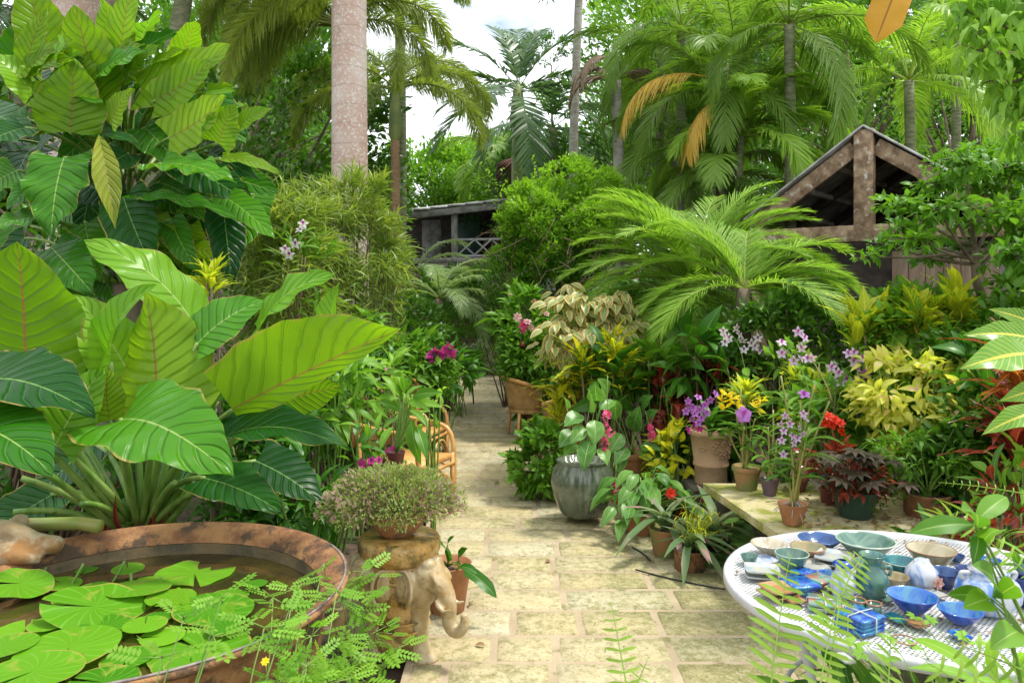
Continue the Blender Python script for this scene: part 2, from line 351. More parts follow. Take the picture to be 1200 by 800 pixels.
def royal():
    s=NT('royal_palm_bark'); p=s.obj(); q=s.n('ShaderNodeSeparateXYZ',{0:p}).outputs
    n=s.noise(34.,5,p,.7); n2=s.noise(2.2,4,p,.6); rg=s.math('PINGPONG',s.math('ADD',s.math('MULTIPLY',q[2],5.),s.math('MULTIPLY',n2,.5)),.5)
    col=s.mix(s.ramp(n2,.35,.65),(.46,.30,.23),(.56,.46,.40)); col=s.mix(s.math('MULTIPLY',s.ramp(n,.52,.6),.75),col,(.66,.64,.60)); col=s.mix(s.math('MULTIPLY',s.ramp(rg,.05,.0),.6),col,(.30,.22,.17)); col=s.mix(s.math('MULTIPLY',s.ramp(s.noise(9.,5,p,.7),.6,.68),.5),col,(.28,.24,.17))
    return s.done(s.pr(col,.85,s.bump(n,.01,.5)))
M['royal']=royal()
M['_x']=mat('royal_palm_bark',(.50,.36,.29),(.60,.49,.43),.85,5,.35,26,c3=(.68,.65,.62),sc3=26,t3=.55)
M['slim']=mat('slim_palm_bark',(.26,.15,.08),(.36,.23,.13),.85,12,.5,30,stretch=(1,1,3))
M['shaft']=mat('crown_shaft',(.16,.22,.06),(.26,.30,.1),.5,4)
M['wood']=mat('weathered_wood',(.14,.085,.045),(.34,.24,.15),.85,9,.8,40,stretch=(1,1,1),c3=(.46,.41,.33),sc3=14,t3=.60)
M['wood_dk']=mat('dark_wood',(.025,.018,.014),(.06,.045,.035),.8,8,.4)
M['wood_gy']=mat('grey_wood',(.20,.19,.18),(.36,.35,.33),.85,6,.4)
M['door']=mat('door_wood',(.13,.085,.05),(.20,.14,.09),.7,5,.3,stretch=(4,4,.4))
M['roofm']=mat('metal_roofing',(.20,.20,.19),(.40,.40,.38),.6,6,.3)
M['corr']=mat('roof_underside',(.20,.19,.17),(.40,.38,.35),.7,4)
def F(k,*a,**kw): M[k]=leafmat(k,*a,**kw)
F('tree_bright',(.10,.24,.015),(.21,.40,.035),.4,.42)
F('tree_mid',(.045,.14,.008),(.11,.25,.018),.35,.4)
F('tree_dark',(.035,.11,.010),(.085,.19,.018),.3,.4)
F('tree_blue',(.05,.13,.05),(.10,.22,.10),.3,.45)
F('vine',(.13,.28,.015),(.28,.48,.04),.42,.4)
F('palm',(.06,.18,.012),(.17,.34,.03),.4,.42,mid=(.22,.28,.06),midw=.25)
F('palm_lime',(.14,.34,.015),(.25,.46,.035),.45,.35,mid=(.34,.42,.08),midw=.25)
F('palm_dark',(.035,.11,.03),(.07,.18,.05),.3,.33,mid=(.12,.18,.06),midw=.25)
F('palm_yellow',(.20,.22,.02),(.34,.30,.04),.35,.4,mid=(.3,.3,.08),midw=.25)
F('palm_dead',(.50,.32,.05),(.62,.44,.10),.4,.5)
F('palm_brown',(.22,.15,.10),(.36,.28,.21),.2,.7)
F('foxtail',(.10,.21,.02),(.36,.44,.05),.4,.5,mid=(.24,.26,.07),midw=.25)
F('phoenix',(.09,.25,.012),(.20,.42,.025),.42,.5,spec=.25,mid=(.36,.44,.1),midw=.25)
F('phoenix_pale',(.15,.26,.09),(.26,.38,.15),.38,.35,mid=(.3,.38,.15),midw=.25)
BRV=(.20,.11,.03)
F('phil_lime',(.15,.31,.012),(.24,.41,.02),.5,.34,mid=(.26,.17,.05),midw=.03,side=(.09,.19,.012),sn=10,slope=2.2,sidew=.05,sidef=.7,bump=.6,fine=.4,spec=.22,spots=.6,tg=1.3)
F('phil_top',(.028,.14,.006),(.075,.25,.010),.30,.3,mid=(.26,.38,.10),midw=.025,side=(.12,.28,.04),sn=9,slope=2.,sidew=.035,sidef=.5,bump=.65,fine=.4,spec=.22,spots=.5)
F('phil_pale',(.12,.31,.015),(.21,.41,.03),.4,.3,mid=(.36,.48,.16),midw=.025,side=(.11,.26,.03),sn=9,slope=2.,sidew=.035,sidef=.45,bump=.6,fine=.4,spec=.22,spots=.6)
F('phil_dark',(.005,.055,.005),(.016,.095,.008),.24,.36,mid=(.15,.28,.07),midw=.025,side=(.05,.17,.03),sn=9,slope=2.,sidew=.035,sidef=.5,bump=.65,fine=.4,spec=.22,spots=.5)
F('phil_yel',(.30,.36,.05),(.40,.42,.06),.5,.45,mid=(.4,.35,.12),midw=.04,side=(.42,.33,.06),sn=9,slope=2.,sidew=.06,bump=.65,fine=.4,spec=.22,spots=.5)
M['stalk']=mat('green_stalk',(.09,.20,.02),(.20,.30,.06),.4,5,.1,stretch=(3,3,.4))
M['stalk_b']=mat('yellow_stalk',(.28,.22,.06),(.2,.26,.05),.45,5,.1)
M['sheath']=mat('dry_sheath',(.10,.04,.02),(.26,.10,.06),.8,20,.5)
F('strapcroton',(.05,.14,.012),(.26,.36,.05),.35,.45,mid=(.30,.36,.07),midw=.3,blot=(.36,.41,.08),blots=7,blotf=-.5)
F('cream_edge',(.17,.30,.09),(.25,.36,.14),.38,.4,mid=(.5,.4,.25),midw=.05,edge=(.60,.43,.18),edgew=.46)
F('croton_y',(.07,.20,.015),(.14,.28,.02),.35,.25,mid=(.72,.62,.03),midw=.16,side=(.66,.60,.03),sn=9,slope=2,sidew=.22,sidef=.9,blot=(.62,.60,.03),blots=9,blotf=.5)
F('croton_y2',(.20,.36,.02),(.62,.62,.04),.42,.4,mid=(.66,.60,.04),midw=.14,side=(.6,.58,.05),sn=9,slope=2,sidew=.2,sidef=.8)
F('croton_red',(.10,.015,.012),(.30,.05,.03),.3,.25,mid=(.4,.1,.05),midw=.08)
F('croton_or',(.36,.06,.015),(.50,.16,.02),.35,.25,mid=(.7,.25,.04),midw=.1,side=(.05,.05,.02),sn=11,slope=2,sidew=.3,sidef=.9)
F('stripe',(.12,.30,.04),(.20,.42,.07),.4,.28,mid=(.72,.66,.12),midw=.11,side=(.62,.62,.12),sn=13,slope=2.5,sidew=.09,sidef=.8,tg=1.4)
F('medinilla',(.06,.20,.025),(.14,.31,.045),.32,.36,mid=(.30,.42,.15),midw=.05,side=(.24,.38,.12),sn=3,slope=-1.1,sidew=.07,sidef=.6,edge=(.18,.30,.08),edgew=.10,spec=.4)
F('glossy',(.02,.11,.008),(.08,.23,.016),.3,.38,mid=(.2,.34,.08),midw=.05,spec=.4)
F('midleaf',(.05,.17,.010),(.17,.35,.025),.36,.45,spec=.3,mid=(.3,.42,.12),midw=.05)
F('light',(.15,.34,.03),(.28,.46,.06),.42,.45,spec=.3,mid=(.36,.5,.14),midw=.06)
F('coleus',(.48,.54,.06),(.74,.66,.16),.42,.45,mid=(.7,.48,.28),midw=.08,blot=(.70,.48,.36),blots=12,blotf=-.6,edge=(.46,.54,.05),edgew=.3)
F('begonia',(.025,.03,.018),(.07,.06,.03),.2,.5,mid=(.25,.05,.05),midw=.05)
F('brom',(.10,.18,.07),(.20,.27,.13),.3,.45,blot=(.34,.20,.20),blots=4,blotf=-.2)
F('weed',(.12,.29,.02),(.22,.42,.045),.4,.5)
F('fern',(.17,.34,.03),(.28,.46,.07),.45,.5,mid=(.3,.36,.07),midw=.25)
F('fern_dark',(.05,.19,.03),(.11,.29,.05),.36,.4,mid=(.2,.28,.07),midw=.25)
F('heather',(.17,.26,.06),(.32,.38,.11),.35,.6)
F('heather_fl',(.36,.20,.22),(.50,.32,.33),.3,.7)
F('varieg',(.08,.19,.06),(.16,.26,.10),.3,.45,edge=(.58,.62,.42),edgew=.4)
F('pad',(.04,.18,.006),(.15,.36,.015),.2,.28,side=(.17,.38,.05),sn=1,sidef=.45,spec=.45,blot=(.24,.30,.04),blots=9,blotf=-.9,spots=.5)
F('liana',(.13,.08,.05),(.24,.17,.11),.1,.9)
def petal(k,c1,c2,mid=None,**kw): M[k]=leafmat(k,c1,c2,.35,.5,mid=mid,midw=.3,tcol=None,tg=1.2,**kw)
petal('lilac',(.58,.40,.66),(.74,.62,.78)); petal('violet',(.40,.12,.52),(.56,.26,.66)); petal('magenta',(.52,.03,.26),(.66,.08,.36))
petal('white_petal',(.72,.66,.72),(.82,.78,.80)); petal('pinkfl',(.75,.08,.25),(.80,.15,.34)); petal('purple_lip',(.32,.03,.32),(.45,.08,.42))
petal('redfl',(.75,.04,.02),(.80,.08,.03)); petal('yellowfl',(.85,.70,.03),(.85,.60,.02)); petal('palepink',(.70,.40,.44),(.75,.5,.5)); petal('orangefl',(.8,.2,.03),(.8,.25,.05))
M['terra']=mat('terracotta',(.30,.12,.05),(.40,.18,.075),.75,7,.25,40,c3=(.17,.10,.05),sc3=5,t3=.58)
M['terra_moss']=mat('mossy_terracotta',(.30,.15,.06),(.26,.20,.07),.85,7,.4,40,c3=(.17,.19,.05),sc3=5,t3=.50)
M['terra_buff']=mat('buff_terracotta',(.36,.22,.12),(.44,.28,.16),.8,6,.3,40,c3=(.2,.15,.08),sc3=4,t3=.6)
M['rust']=mat('rusty_iron',(.18,.075,.03),(.34,.17,.065),.8,11,.9,60,c3=(.07,.04,.02),sc3=9,t3=.53)
M['rust_in']=mat('algae_crusted_iron',(.05,.04,.015),(.12,.08,.03),.6,8,.5,50)
M['plas_g']=mat('green_plastic',(.012,.04,.028),(.02,.055,.035),.35,5); M['plas_p']=mat('purple_plastic',(.10,.06,.09),(.15,.10,.12),.45,5)
M['plas_r']=mat('maroon_plastic',(.09,.02,.02),(.13,.035,.03),.4,5); M['plas_k']=mat('black_plastic',(.012,.012,.012),(.03,.03,.03),.5,5)
M['glz_green']=mat('green_glazed_ceramic',(.065,.085,.05),(.15,.18,.13),.18,5,.1,spec=.6,coat=.5,c3=(.03,.04,.03),sc3=4,t3=.6)
M['glz_blue']=mat('blue_glazed_ceramic',(.01,.015,.10),(.02,.03,.16),.2,5,coat=.5)
M['slab']=mat('mossy_concrete',(.42,.36,.17),(.46,.42,.28),.9,3.5,.7,50,c3=(.20,.21,.03),sc3=3.2,t3=.50)
M['slab_dk']=mat('damp_concrete',(.05,.045,.035),(.10,.09,.06),.9,5,.6)
M['block']=mat('limestone_block',(.40,.34,.18),(.48,.43,.28),.9,8,.8,50,c3=(.22,.2,.05),sc3=6,t3=.55)
M['ochre']=mat('ochre_glazed_clay',(.42,.22,.035),(.58,.38,.14),.45,14,.8,50,c3=(.17,.12,.03),sc3=11,t3=.54,coat=.25)
M['cream_el']=mat('cream_glazed_clay',(.36,.25,.11),(.50,.41,.25),.38,12,.4,40,c3=(.38,.24,.08),sc3=34,t3=.58,coat=.2)

def weave():
    s=NT('woven_wicker'); u,v=s.uv(); p=s.n('ShaderNodeSeparateXYZ',{0:s.obj()}).outputs
    a=s.math('SINE',s.math('MULTIPLY',p[2],420.)); q=s.math('SINE',s.math('MULTIPLY',s.math('ADD',p[0],p[1]),230.)); h=s.math('MULTIPLY',a,q)
    col=s.mix(s.ramp(s.noise(12.,4,s.obj()),.35,.65),(.50,.28,.09),(.66,.44,.17)); col=s.mix(s.ramp(h,.0,-.7),col,(.24,.11,.03))
    return s.done(s.pr(col,.6,s.bump(h,.006,.8)))
M['rattan']=mat('honey_rattan',(.52,.25,.07),(.66,.38,.13),.4,9,.2,30,coat=.2); M['wicker']=weave()
M['frogst']=mat('stained_stone',(.26,.18,.09),(.40,.34,.22),.75,6,.6,30,c3=(.26,.13,.04),sc3=5,t3=.53)
M['metalw']=mat('white_painted_iron',(.42,.42,.44),(.52,.52,.53),.45,6,.1); M['metalg']=mat('grey_painted_iron',(.32,.36,.36),(.4,.44,.42),.5,6)
M['litter']=leafmat('leaf_litter',(.12,.06,.03),(.34,.20,.09),.1,.8)
M['blackw']=mat('black_wire',(.012,.012,.012),(.02,.02,.02),.5,5)

# ------------------------------------------------------------------ ground, path
g=np.random.default_rng(5)
xs=np.r_[np.linspace(-200,-14,14),np.linspace(-12,14,105),np.linspace(16,200,14)]; ys=np.r_[np.linspace(-30,-1,6),np.linspace(0,30,121),np.linspace(32,60,15),np.linspace(70,400,14)]
X,Y=np.meshgrid(xs,ys,indexing='ij'); Z=hill(X,Y)+.02*np.sin(X*3.1)*np.sin(Y*2.7)*(np.abs(X)<12)-.02
i=np.arange(len(xs)-1)[:,None]*len(ys); j=np.arange(len(ys)-1)[None]
mb=MB(); mb.add(np.stack([X,Y,Z],-1).reshape(-1,3),np.stack([i+j,i+len(ys)+j,i+len(ys)+j+1,i+j+1],-1).reshape(-1,4))
tag(mb.build('ground',M['soil']),kind='structure')
def pl(y): return np.interp(y,[0,3.6,8,13.3,14.6],[-.42,-.42,-.78,-.92,-.9])
def prr(y): return np.interp(y,[0,2,3.6,8,13.3,14.6],[1.7,1.6,1.45,.75,.0,-.3])
mb=MB(); yy=np.linspace(.3,14.6,60); V=[]
for y in yy: V+= [(pl(y)-.03,y,.022),(prr(y)+.03,y,.022)]
Q=[(2*k,2*k+1,2*k+3,2*k+2) for k in range(len(yy)-1)]; mb.add(V,Q); 
tag(mb.build('path_bed',M['mortar']),kind='structure')
mb=MB(); y=.35
while y<14.5:
    hgt=g.uniform(.245,.285); gap=.027; x=pl(y)+g.uniform(-.3,0)
    while x<prr(y):
        wd=g.uniform(.36,.62)*(1 if g.random()>.15 else .6); x0=max(x+gap/2,pl(y)); x1=min(x+wd-gap/2,prr(y))
        if x1-x0>.07:
            # irregular rounded slab outline, slight dish
            n=7; tt=np.linspace(0,1,n); out=[]
            jit=lambda m: g.normal(0,.0035,m)
            y0,y1=y+gap/2,y+hgt-gap/2
            gx=np.r_[x0,np.linspace(x0+.009,x1-.009,n-2),x1]; gy=np.array([y0,y0+.008,(y0+y1)/2,y1-.008,y1]); XX,YY=np.meshgrid(gx,gy,indexing='ij')
            XX=XX.copy();YY=YY.copy(); XX[0]+=np.abs(jit(5)); XX[-1]-=np.abs(jit(5)); YY[:,0]+=np.abs(jit(n)); YY[:,-1]-=np.abs(jit(n))
            for a in (0,-1):
                for b in (0,-1): XX[a,b]+= .004*(1 if a==0 else -1); YY[a,b]+=.003*(1 if b==0 else -1)
            zz=np.full(XX.shape,.0275+g.normal(0,.0008)); 
            zz+=g.normal(0,.0008,zz.shape); ed_=np.zeros(zz.shape,bool); ed_[0]=ed_[-1]=True; ed_[:,0]=ed_[:,-1]=True; zz[ed_]=.0205
            ii=np.arange(n-1)[:,None]*5; jj=np.arange(4)[None]
            mb.add(np.stack([XX,YY,zz],-1).reshape(-1,3),np.stack([ii+jj,ii+5+jj,ii+5+jj+1,ii+jj+1],-1).reshape(-1,4),None,g.random())
        x+=wd
    y+=hgt
tag(mb.build('path',M['stone']),kind='structure')
# leaf litter over the beds and a little on the path
LF=leafT(1,.45,3,1,'ell',.1,.2)
mb=MB(); n=2600; p=np.stack([g.uniform(-4,6,n),g.uniform(1.2,14,n),np.zeros(n)],-1)
on=(p[:,0]>pl(p[:,1])-.02)&(p[:,0]<prr(p[:,1])-.1); keep=~on|(g.random(n)<.07); p=p[keep]; p[:,2]=np.where(on[keep],.033,.014)+hill(p[:,0],p[:,1])
y_=g.normal(0,1,(len(p),3)); y_[:,2]=np.abs(y_[:,2])*.1; put(mb,LF,p,y_,np.array([0,0,1.])+g.normal(0,.15,(len(p),3)),g.uniform(.025,.06,len(p)),g.random(len(p)))
tag(mb.build('leaf_litter',M['litter']),'brown fallen leaves scattered over the soil beds and paving','leaf litter',kind='stuff')
# moss / small weeds in joints
mb=MB(); n=900; yq=g.uniform(2.2,8,n); xq=pl(yq)+(prr(yq)-pl(yq))*g.beta(2.6,1.1,n)
p=np.stack([xq,yq,np.full(n,.027)],-1); a=g.uniform(0,2*PI,n); put(mb,leafT(1,.3,2,1,'ell',.2,.2),p,np.stack([np.cos(a),np.sin(a),g.uniform(.2,.9,n)],-1),np.array([0,0,1.]),g.uniform(.006,.02,n),g.random(n))
tag(mb.build('moss_tufts',M['tree_mid']),'tiny moss and weed tufts growing between the pale pavers','moss',kind='stuff')

# ------------------------------------------------------------------ background trees
OV=leafT(1,.5,2,1,'ovate',.08,.15); LN=leafT(1,.3,2,1,'lance',.1,.15,droop=.2); RD=leafT(1,.8,2,1,'ovate',.08,.1)
OV3=leafT(1,.5,4,1,'ovate',.08,.2,droop=.15)
def bgtree(name,label,px,py,d,r,mk,seed,size=.14,ncl=45,npc=70,rcl=None,leaf=OV,flat=.7,zs=.8,shell=.45,**k):
    g=np.random.default_rng(seed); C=P(px,py,d); Rr=np.array([r,r*.8,r*zs]); b=np.array([C[0],C[1],float(hill(C[0],C[1]))-.05])
    return tree(name,label,b,(C[0],C[1],max(b[2]+.4,C[2]-r*.6)),C,Rr,g,leaf,M[mk],M['bark'],ncl,npc,rcl or r*.26,size,max(.06,r*.05),shell,'trees closing off the garden',flat=flat,limb=.4,**k)
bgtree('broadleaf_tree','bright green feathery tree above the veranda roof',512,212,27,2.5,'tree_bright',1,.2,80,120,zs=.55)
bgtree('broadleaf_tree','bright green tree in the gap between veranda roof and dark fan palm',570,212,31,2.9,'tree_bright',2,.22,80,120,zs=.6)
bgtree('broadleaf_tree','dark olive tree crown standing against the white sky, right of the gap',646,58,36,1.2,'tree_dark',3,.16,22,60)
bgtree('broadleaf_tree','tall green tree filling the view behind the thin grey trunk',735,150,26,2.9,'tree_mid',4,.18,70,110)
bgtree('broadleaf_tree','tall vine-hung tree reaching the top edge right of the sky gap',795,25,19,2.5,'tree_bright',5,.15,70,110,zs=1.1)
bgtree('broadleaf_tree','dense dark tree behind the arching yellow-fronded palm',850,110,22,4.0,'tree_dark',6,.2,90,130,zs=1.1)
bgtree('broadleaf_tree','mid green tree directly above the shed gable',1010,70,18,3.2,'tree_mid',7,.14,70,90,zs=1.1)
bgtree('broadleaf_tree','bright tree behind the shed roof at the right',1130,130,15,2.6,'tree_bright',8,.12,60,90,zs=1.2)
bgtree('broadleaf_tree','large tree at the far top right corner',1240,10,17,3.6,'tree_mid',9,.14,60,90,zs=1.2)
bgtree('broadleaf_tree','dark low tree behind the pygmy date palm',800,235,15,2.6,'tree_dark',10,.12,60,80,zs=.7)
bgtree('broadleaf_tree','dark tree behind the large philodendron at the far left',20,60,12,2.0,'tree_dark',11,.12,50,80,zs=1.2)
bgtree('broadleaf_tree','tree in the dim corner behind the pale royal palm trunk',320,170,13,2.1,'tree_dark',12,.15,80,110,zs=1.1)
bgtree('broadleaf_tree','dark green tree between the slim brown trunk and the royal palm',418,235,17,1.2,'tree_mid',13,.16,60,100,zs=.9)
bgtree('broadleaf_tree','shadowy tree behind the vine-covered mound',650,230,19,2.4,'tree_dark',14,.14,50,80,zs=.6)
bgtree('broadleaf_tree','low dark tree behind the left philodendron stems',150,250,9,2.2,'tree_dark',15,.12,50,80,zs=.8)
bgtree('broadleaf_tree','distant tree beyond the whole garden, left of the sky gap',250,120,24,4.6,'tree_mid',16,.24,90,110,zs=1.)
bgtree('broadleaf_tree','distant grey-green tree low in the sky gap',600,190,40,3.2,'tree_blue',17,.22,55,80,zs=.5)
# far wood as one mass on the hill
mb=MB(); gw=np.random.default_rng(3); n=60000; xx=gw.uniform(-60,70,n); yy=gw.uniform(44,60,n); 
top=9.5+2.*np.sin(xx*.25)+1.2*np.sin(xx*.61+1)+np.interp(xx,[-60,-16,-9,-2,5,10,70],[12,9,-.8,-1.8,-1.8,13,16]); z=hill(xx,yy)-1+gw.uniform(0,1,n)**.7*(top-hill(xx,yy))
p=np.stack([xx,yy,z],-1); o=gw.normal(0,1,(n,3)); scatter(mb,gw,[OV],p,nrm(o),gw.random(n),1.15)
tag(mb.build('far_woodland',M['tree_mid']),'distant woodland closing the horizon behind the garden','woodland',kind='stuff')

# ------------------------------------------------------------------ palms
FM={}
def fmesh(key,mk,**k):
    if key not in FM:
        V,Q,U,rn,mb=frondT(**k); mb.add(V,Q,U,rn); o=mb.build('frond',M[mk]); FM[key]=o.data; bpy.data.objects.remove(o)
    return FM[key]
def link(name,me,parent,loc=(0,0,0),rot=(0,0,0),sc=1.):
    o=bpy.data.objects.new(name,me); COL.objects.link(o); o.parent=parent; o.location=[float(v) for v in loc]; o.rotation_euler=rot; o.scale=(sc,)*3; return o
def palm(name,label,base,crown,kind,n,L,tr,bm,seed,els=(75,50,25,0,-20),az=None,group='palms around the path',trpts=None,shaft=None,sc=1.,plume=False,mk=None,ends=None,alt=None,**fk):
    g=np.random.default_rng(seed); t=thing(name,label,'palm tree',base,group); base=np.asarray(base,float); crown=np.asarray(crown,float)
    mb=MB(); pts=bez(base,(base+crown)/2+np.array([g.normal(0,.05),0,0]),crown,14); rr=np.linspace(tr*1.15,tr,14); rr[0]*=1.25
    tube(mb,pts,rr,16); mb.build('trunk',M[bm],t,base)
    if shaft:
        mb=MB(); lathe(mb,[(tr*.95,0),(tr*1.5,shaft*.12),(tr*1.3,shaft*.5),(tr*.8,shaft),(tr*.3,shaft*1.15),(.001,shaft*1.2)],crown,14); mb.build('crown_shaft',M['shaft'],t,base); crown=crown+np.array([0,0,shaft*.95])
    azs=az or [i*137.5+g.uniform(-15,15) for i in range(n)]
    for i,a in enumerate(azs):
        fr=i/max(1,len(azs)-1); 
        e=els[min(len(els)-1,int(fr*len(els)))] if az is None else els[i]
        m=mk; k=(kind,e,i%2,round(L,2),m)
        me=fmesh(k,m,L=L,el0=e,el1=(ends or (lambda e:e-95))(e),seed=seed*10+e+i%2,plume=plume,**fk)
        link('frond',me,t,crown-base,(0,0,R(-a)),sc*g.uniform(.85,1.1))
    return t
M['cane_bark']=mat('ringed_cane',(.10,.12,.05),(.22,.22,.13),.8,10,.4,stretch=(1,1,4))
_frT=frondT
def frondT(L=2,nl=58,**k): return _frT(L=L,n=nl,**k)
def PALM(label,px,py,d,kind,n,L,seed,mk='palm',tr=.065,bm='cane_bark',dx=0,name='areca_palm',**k):
    c=P(px,py,d); b=(c[0]+dx,c[1],float(hill(c[0],c[1]))-.03)
    kw=dict(ll=.42,w=.021,v=.3,ang=58,dr=.4,nl=85); kw.update(k)
    return palm(name,label,b,c,kind,n,L,tr,bm,seed,mk=mk,**kw)
PALM('tall areca palm with arching fronds left of the shed gable',862,70,10.5,'ar1',14,2.2,21,els=(72,55,35,15,-5))
PALM('areca palm with drooping pale fronds at the upper middle right',800,35,11.5,'ar1',12,2.3,22,els=(65,45,25,5,-15))
PALM('areca palm hanging long fronds above the left roof slope',925,30,9.5,'ar2',12,1.9,23,els=(60,40,20,0,-25),v=.15)
PALM('bright green areca palm rising behind the shed roof ridge',1065,95,10.5,'ar3',12,2.0,24,mk='palm_lime',els=(75,55,40,20,0))
PALM('areca palm behind the right roof slope reaching out of the top',1120,40,12,'ar1',12,2.2,25,els=(70,50,30,10,-10))
PALM('low areca palm just left of the shed roof edge',868,160,9.8,'ar4',12,1.35,26,mk='palm_lime',els=(78,60,42,25,10),tr=.045,ll=.36,w=.026)
PALM('low dark areca palm with pale undersides under the yellow frond',845,205,10,'ar5',11,1.3,27,mk='palm',els=(70,50,30,10,-10),tr=.045,ll=.38)
PALM('areca palm leaning over the thin grey trunk',775,70,12.5,'ar1',11,1.7,28,els=(65,45,20,0,-20))
PALM('areca palm with short fronds behind the vine mound',790,170,12,'ar6',11,1.4,29,els=(70,50,30,5,-15),tr=.045)
# orange dying fronds on a palm
def dead(t,px,py,d,az,e0,e1,L,mk,seed,ll=.4):
    b=t.location; c=P(px,py,d); me=fmesh(('dead',seed),mk,L=L,el0=e0,el1=e1,seed=seed,ll=ll,w=.017,v=-.2,ang=48,dr=.75,nl=64)
    o=link('dead_frond',me,t,Vector(c)-b,(0,0,R(-az))); o['label']='orange drying frond' if mk=='palm_dead' else 'brown withered frond'; return o
t=PALM('areca palm carrying the curled orange dying frond',842,115,10.2,'ar7',10,1.7,30,els=(70,50,30,10),mk='palm')
dead(t,832,92,9.6,262,14,-88,1.5,'palm_dead',31,.34); dead(t,845,112,9.5,240,-30,-85,1.0,'palm_dead',32,.3)
# fan-less dark palm against the sky (red crown shaft fruit)
t=PALM('dark green palm with upright fronds standing in the sky gap',607,150,15,'xm',1,2.1,35,mk='palm_dark',tr=.11,bm='shaft',name='christmas_palm',nl=38,ll=.55,w=.06,v=.2,dr=.15,shaft=.75,ends=lambda e:e-55,
  az=[290,68,275,92,255,105,240,125,200,0,325,170,30],els=[58,62,28,30,5,12,-12,-5,0,75,82,-30,78])
mb=MB(); gg=np.random.default_rng(2)
c=P(607,192,16)
for k in range(60):
    a=gg.uniform(0,2*PI); e=c+np.array([.45*math.cos(a),.45*math.sin(a),-.05-.35*gg.random()]); tube(mb,bez(c+[0,0,.1],(c+e)/2+[0,0,.15],e,4),.02,4)
mb.build('fruit_cluster',mat('red_fruit',(.10,.03,.03),(.16,.06,.04),.7),t,t.location)
PALM('blue-green palm with shiny fronds beside the thin grey trunk',648,150,18,'blu',12,2.3,36,mk='palm_dark',nl=40,ll=.6,w=.06,tr=.1,name='fan_palm',els=(75,55,35,15,-5))
PALM('pale fronded palm low behind the dark palm in the sky gap',590,185,20,'blu2',11,1.9,37,mk='palm',nl=36,ll=.55,w=.06,tr=.09,name='fan_palm',els=(70,50,30,10,0))
# royal palm trunks
for lab,px0,px1,d,r,topz in (('thick pale pinkish royal palm trunk rising out of the frame',409,411,8.0,.19,9.0),('pale royal palm trunk half hidden behind the giant philodendron at the top left',100,92,8.5,.34,9.0)):
    bx=P(px1,400,d)[0]; base=np.array([bx,d,-.05]); tx=P(px0,0,d)[0]
    t=thing('royal_palm',lab,'palm tree',base,'palms around the path'); mb=MB()
    zz=np.linspace(0,topz,40); pts=np.stack([base[0]+(tx-base[0])*zz/5,np.full(40,d),zz-.05],-1); rr=r*(1+.12*np.exp(-zz*2)+.03*np.sin(zz*1.1)-.03*zz/5); tube(mb,pts,rr,32); mb.build('trunk',M['royal'],t,base)
    top=pts[-1]-base
    for i in range(5):
        me=fmesh(('roy',i%3),'palm',L=3.2,el0=[60,35,10][i%3],el1=-60,seed=60+i%3,ll=.7,w=.05,nl=50,plume=False,dr=.4); link('frond',me,t,top,(0,0,R(i*137.5)))
# slim trunks
def trunk(label,pts,r,mk,name='slender_tree',foli=None,n=8):
    pts=[P(*p) for p in pts]; b=pts[-1].copy(); b[2]=hill(b[0],b[1])-.05; pts=pts[:-1]+[(pts[-2]+b)/2*np.array([1,1,1]),b] if len(pts)>2 else [pts[0],(pts[0]+b)/2,b]
    t=thing(name,label,'tree',b,'slim bare trunks'); mb=MB(); A=np.array(pts); tt=np.linspace(0,1,len(A)); q=np.linspace(0,1,24); Pn=np.stack([np.interp(q,tt,A[:,k]) for k in range(3)],-1)
    tube(mb,Pn,np.linspace(r*.85,r*1.15,24)*(1+.03*np.sin(np.arange(24)*2.2)),14); mb.build('trunk',M[mk],t,b)
    if foli:
        g=np.random.default_rng(int(r*1000)); mb=MB(); p,o,rn,cc=clumps(g,Pn[0],(1.5,1.5,.9),24,60,.4); scatter(mb,g,OV,p,o,rn,.14); mb.build('crown',M[foli],t,b)
    return t
trunk('thin pale grey trunk crossing the right side of the sky gap',[(681,-70,13),(676,60,13),(672,165,13),(671,300,13)],.075,'bark_pale',foli='tree_mid')
t=trunk('short pale trunk with withered hanging fronds behind the vine mound',[(722,95,12),(724,150,12),(726,205,12),(727,280,12)],.09,'bark_pale',name='dead_palm')
for i,(px,py,a,e) in enumerate([(722,92,250,40),(722,95,280,30),(722,95,100,45),(718,70,230,10),(728,92,80,20)]):
    me=fmesh(('wd',i),'palm_brown',L=.95,el0=e,el1=-89,seed=80+i,ll=.3,w=.035,v=-.6,ang=25,dr=.5,nl=34); link('frond',me,t,Vector(P(px,py,12))-t.location,(0,0,R(-a)))
# foxtail palms
FX=dict(name='foxtail_palm',mk='foxtail',plume=True,nl=92,ll=.31,w=.0135,ang=62,dr=.3,v=0,rw=.02,kseg=2,bm='cane_bark',ends=lambda e:-88)
PALM('foxtail palm with bushy yellow-green fronds drooping left of the royal trunk',404,30,8.8,'fx1',1,1.95,41,tr=.06,shaft=.5,dx=.05,
  az=[268,250,285,225,90,0,300,200,240,262,275],els=[38,10,62,30,50,75,0,60,-12,22,50],**FX)
PALM('slim brown-trunked foxtail palm with bushy arching crown left of the sky',463,165,12,'fx2',1,2.0,42,tr=.07,shaft=.85,
  az=[95,120,265,75,300,250,170,30,200,80],els=[36,8,45,64,70,10,40,80,-5,20],**{**FX,'w':.015,'bm':'slim'})
PALM('foxtail palm hanging a plume of fronds over the philodendron',225,-60,8.2,'fx3',1,1.7,43,tr=.09,shaft=.5,dx=-.9,
  az=[190,110,260,230,80,150,300,0],els=[25,10,15,40,45,-8,55,70],**FX)
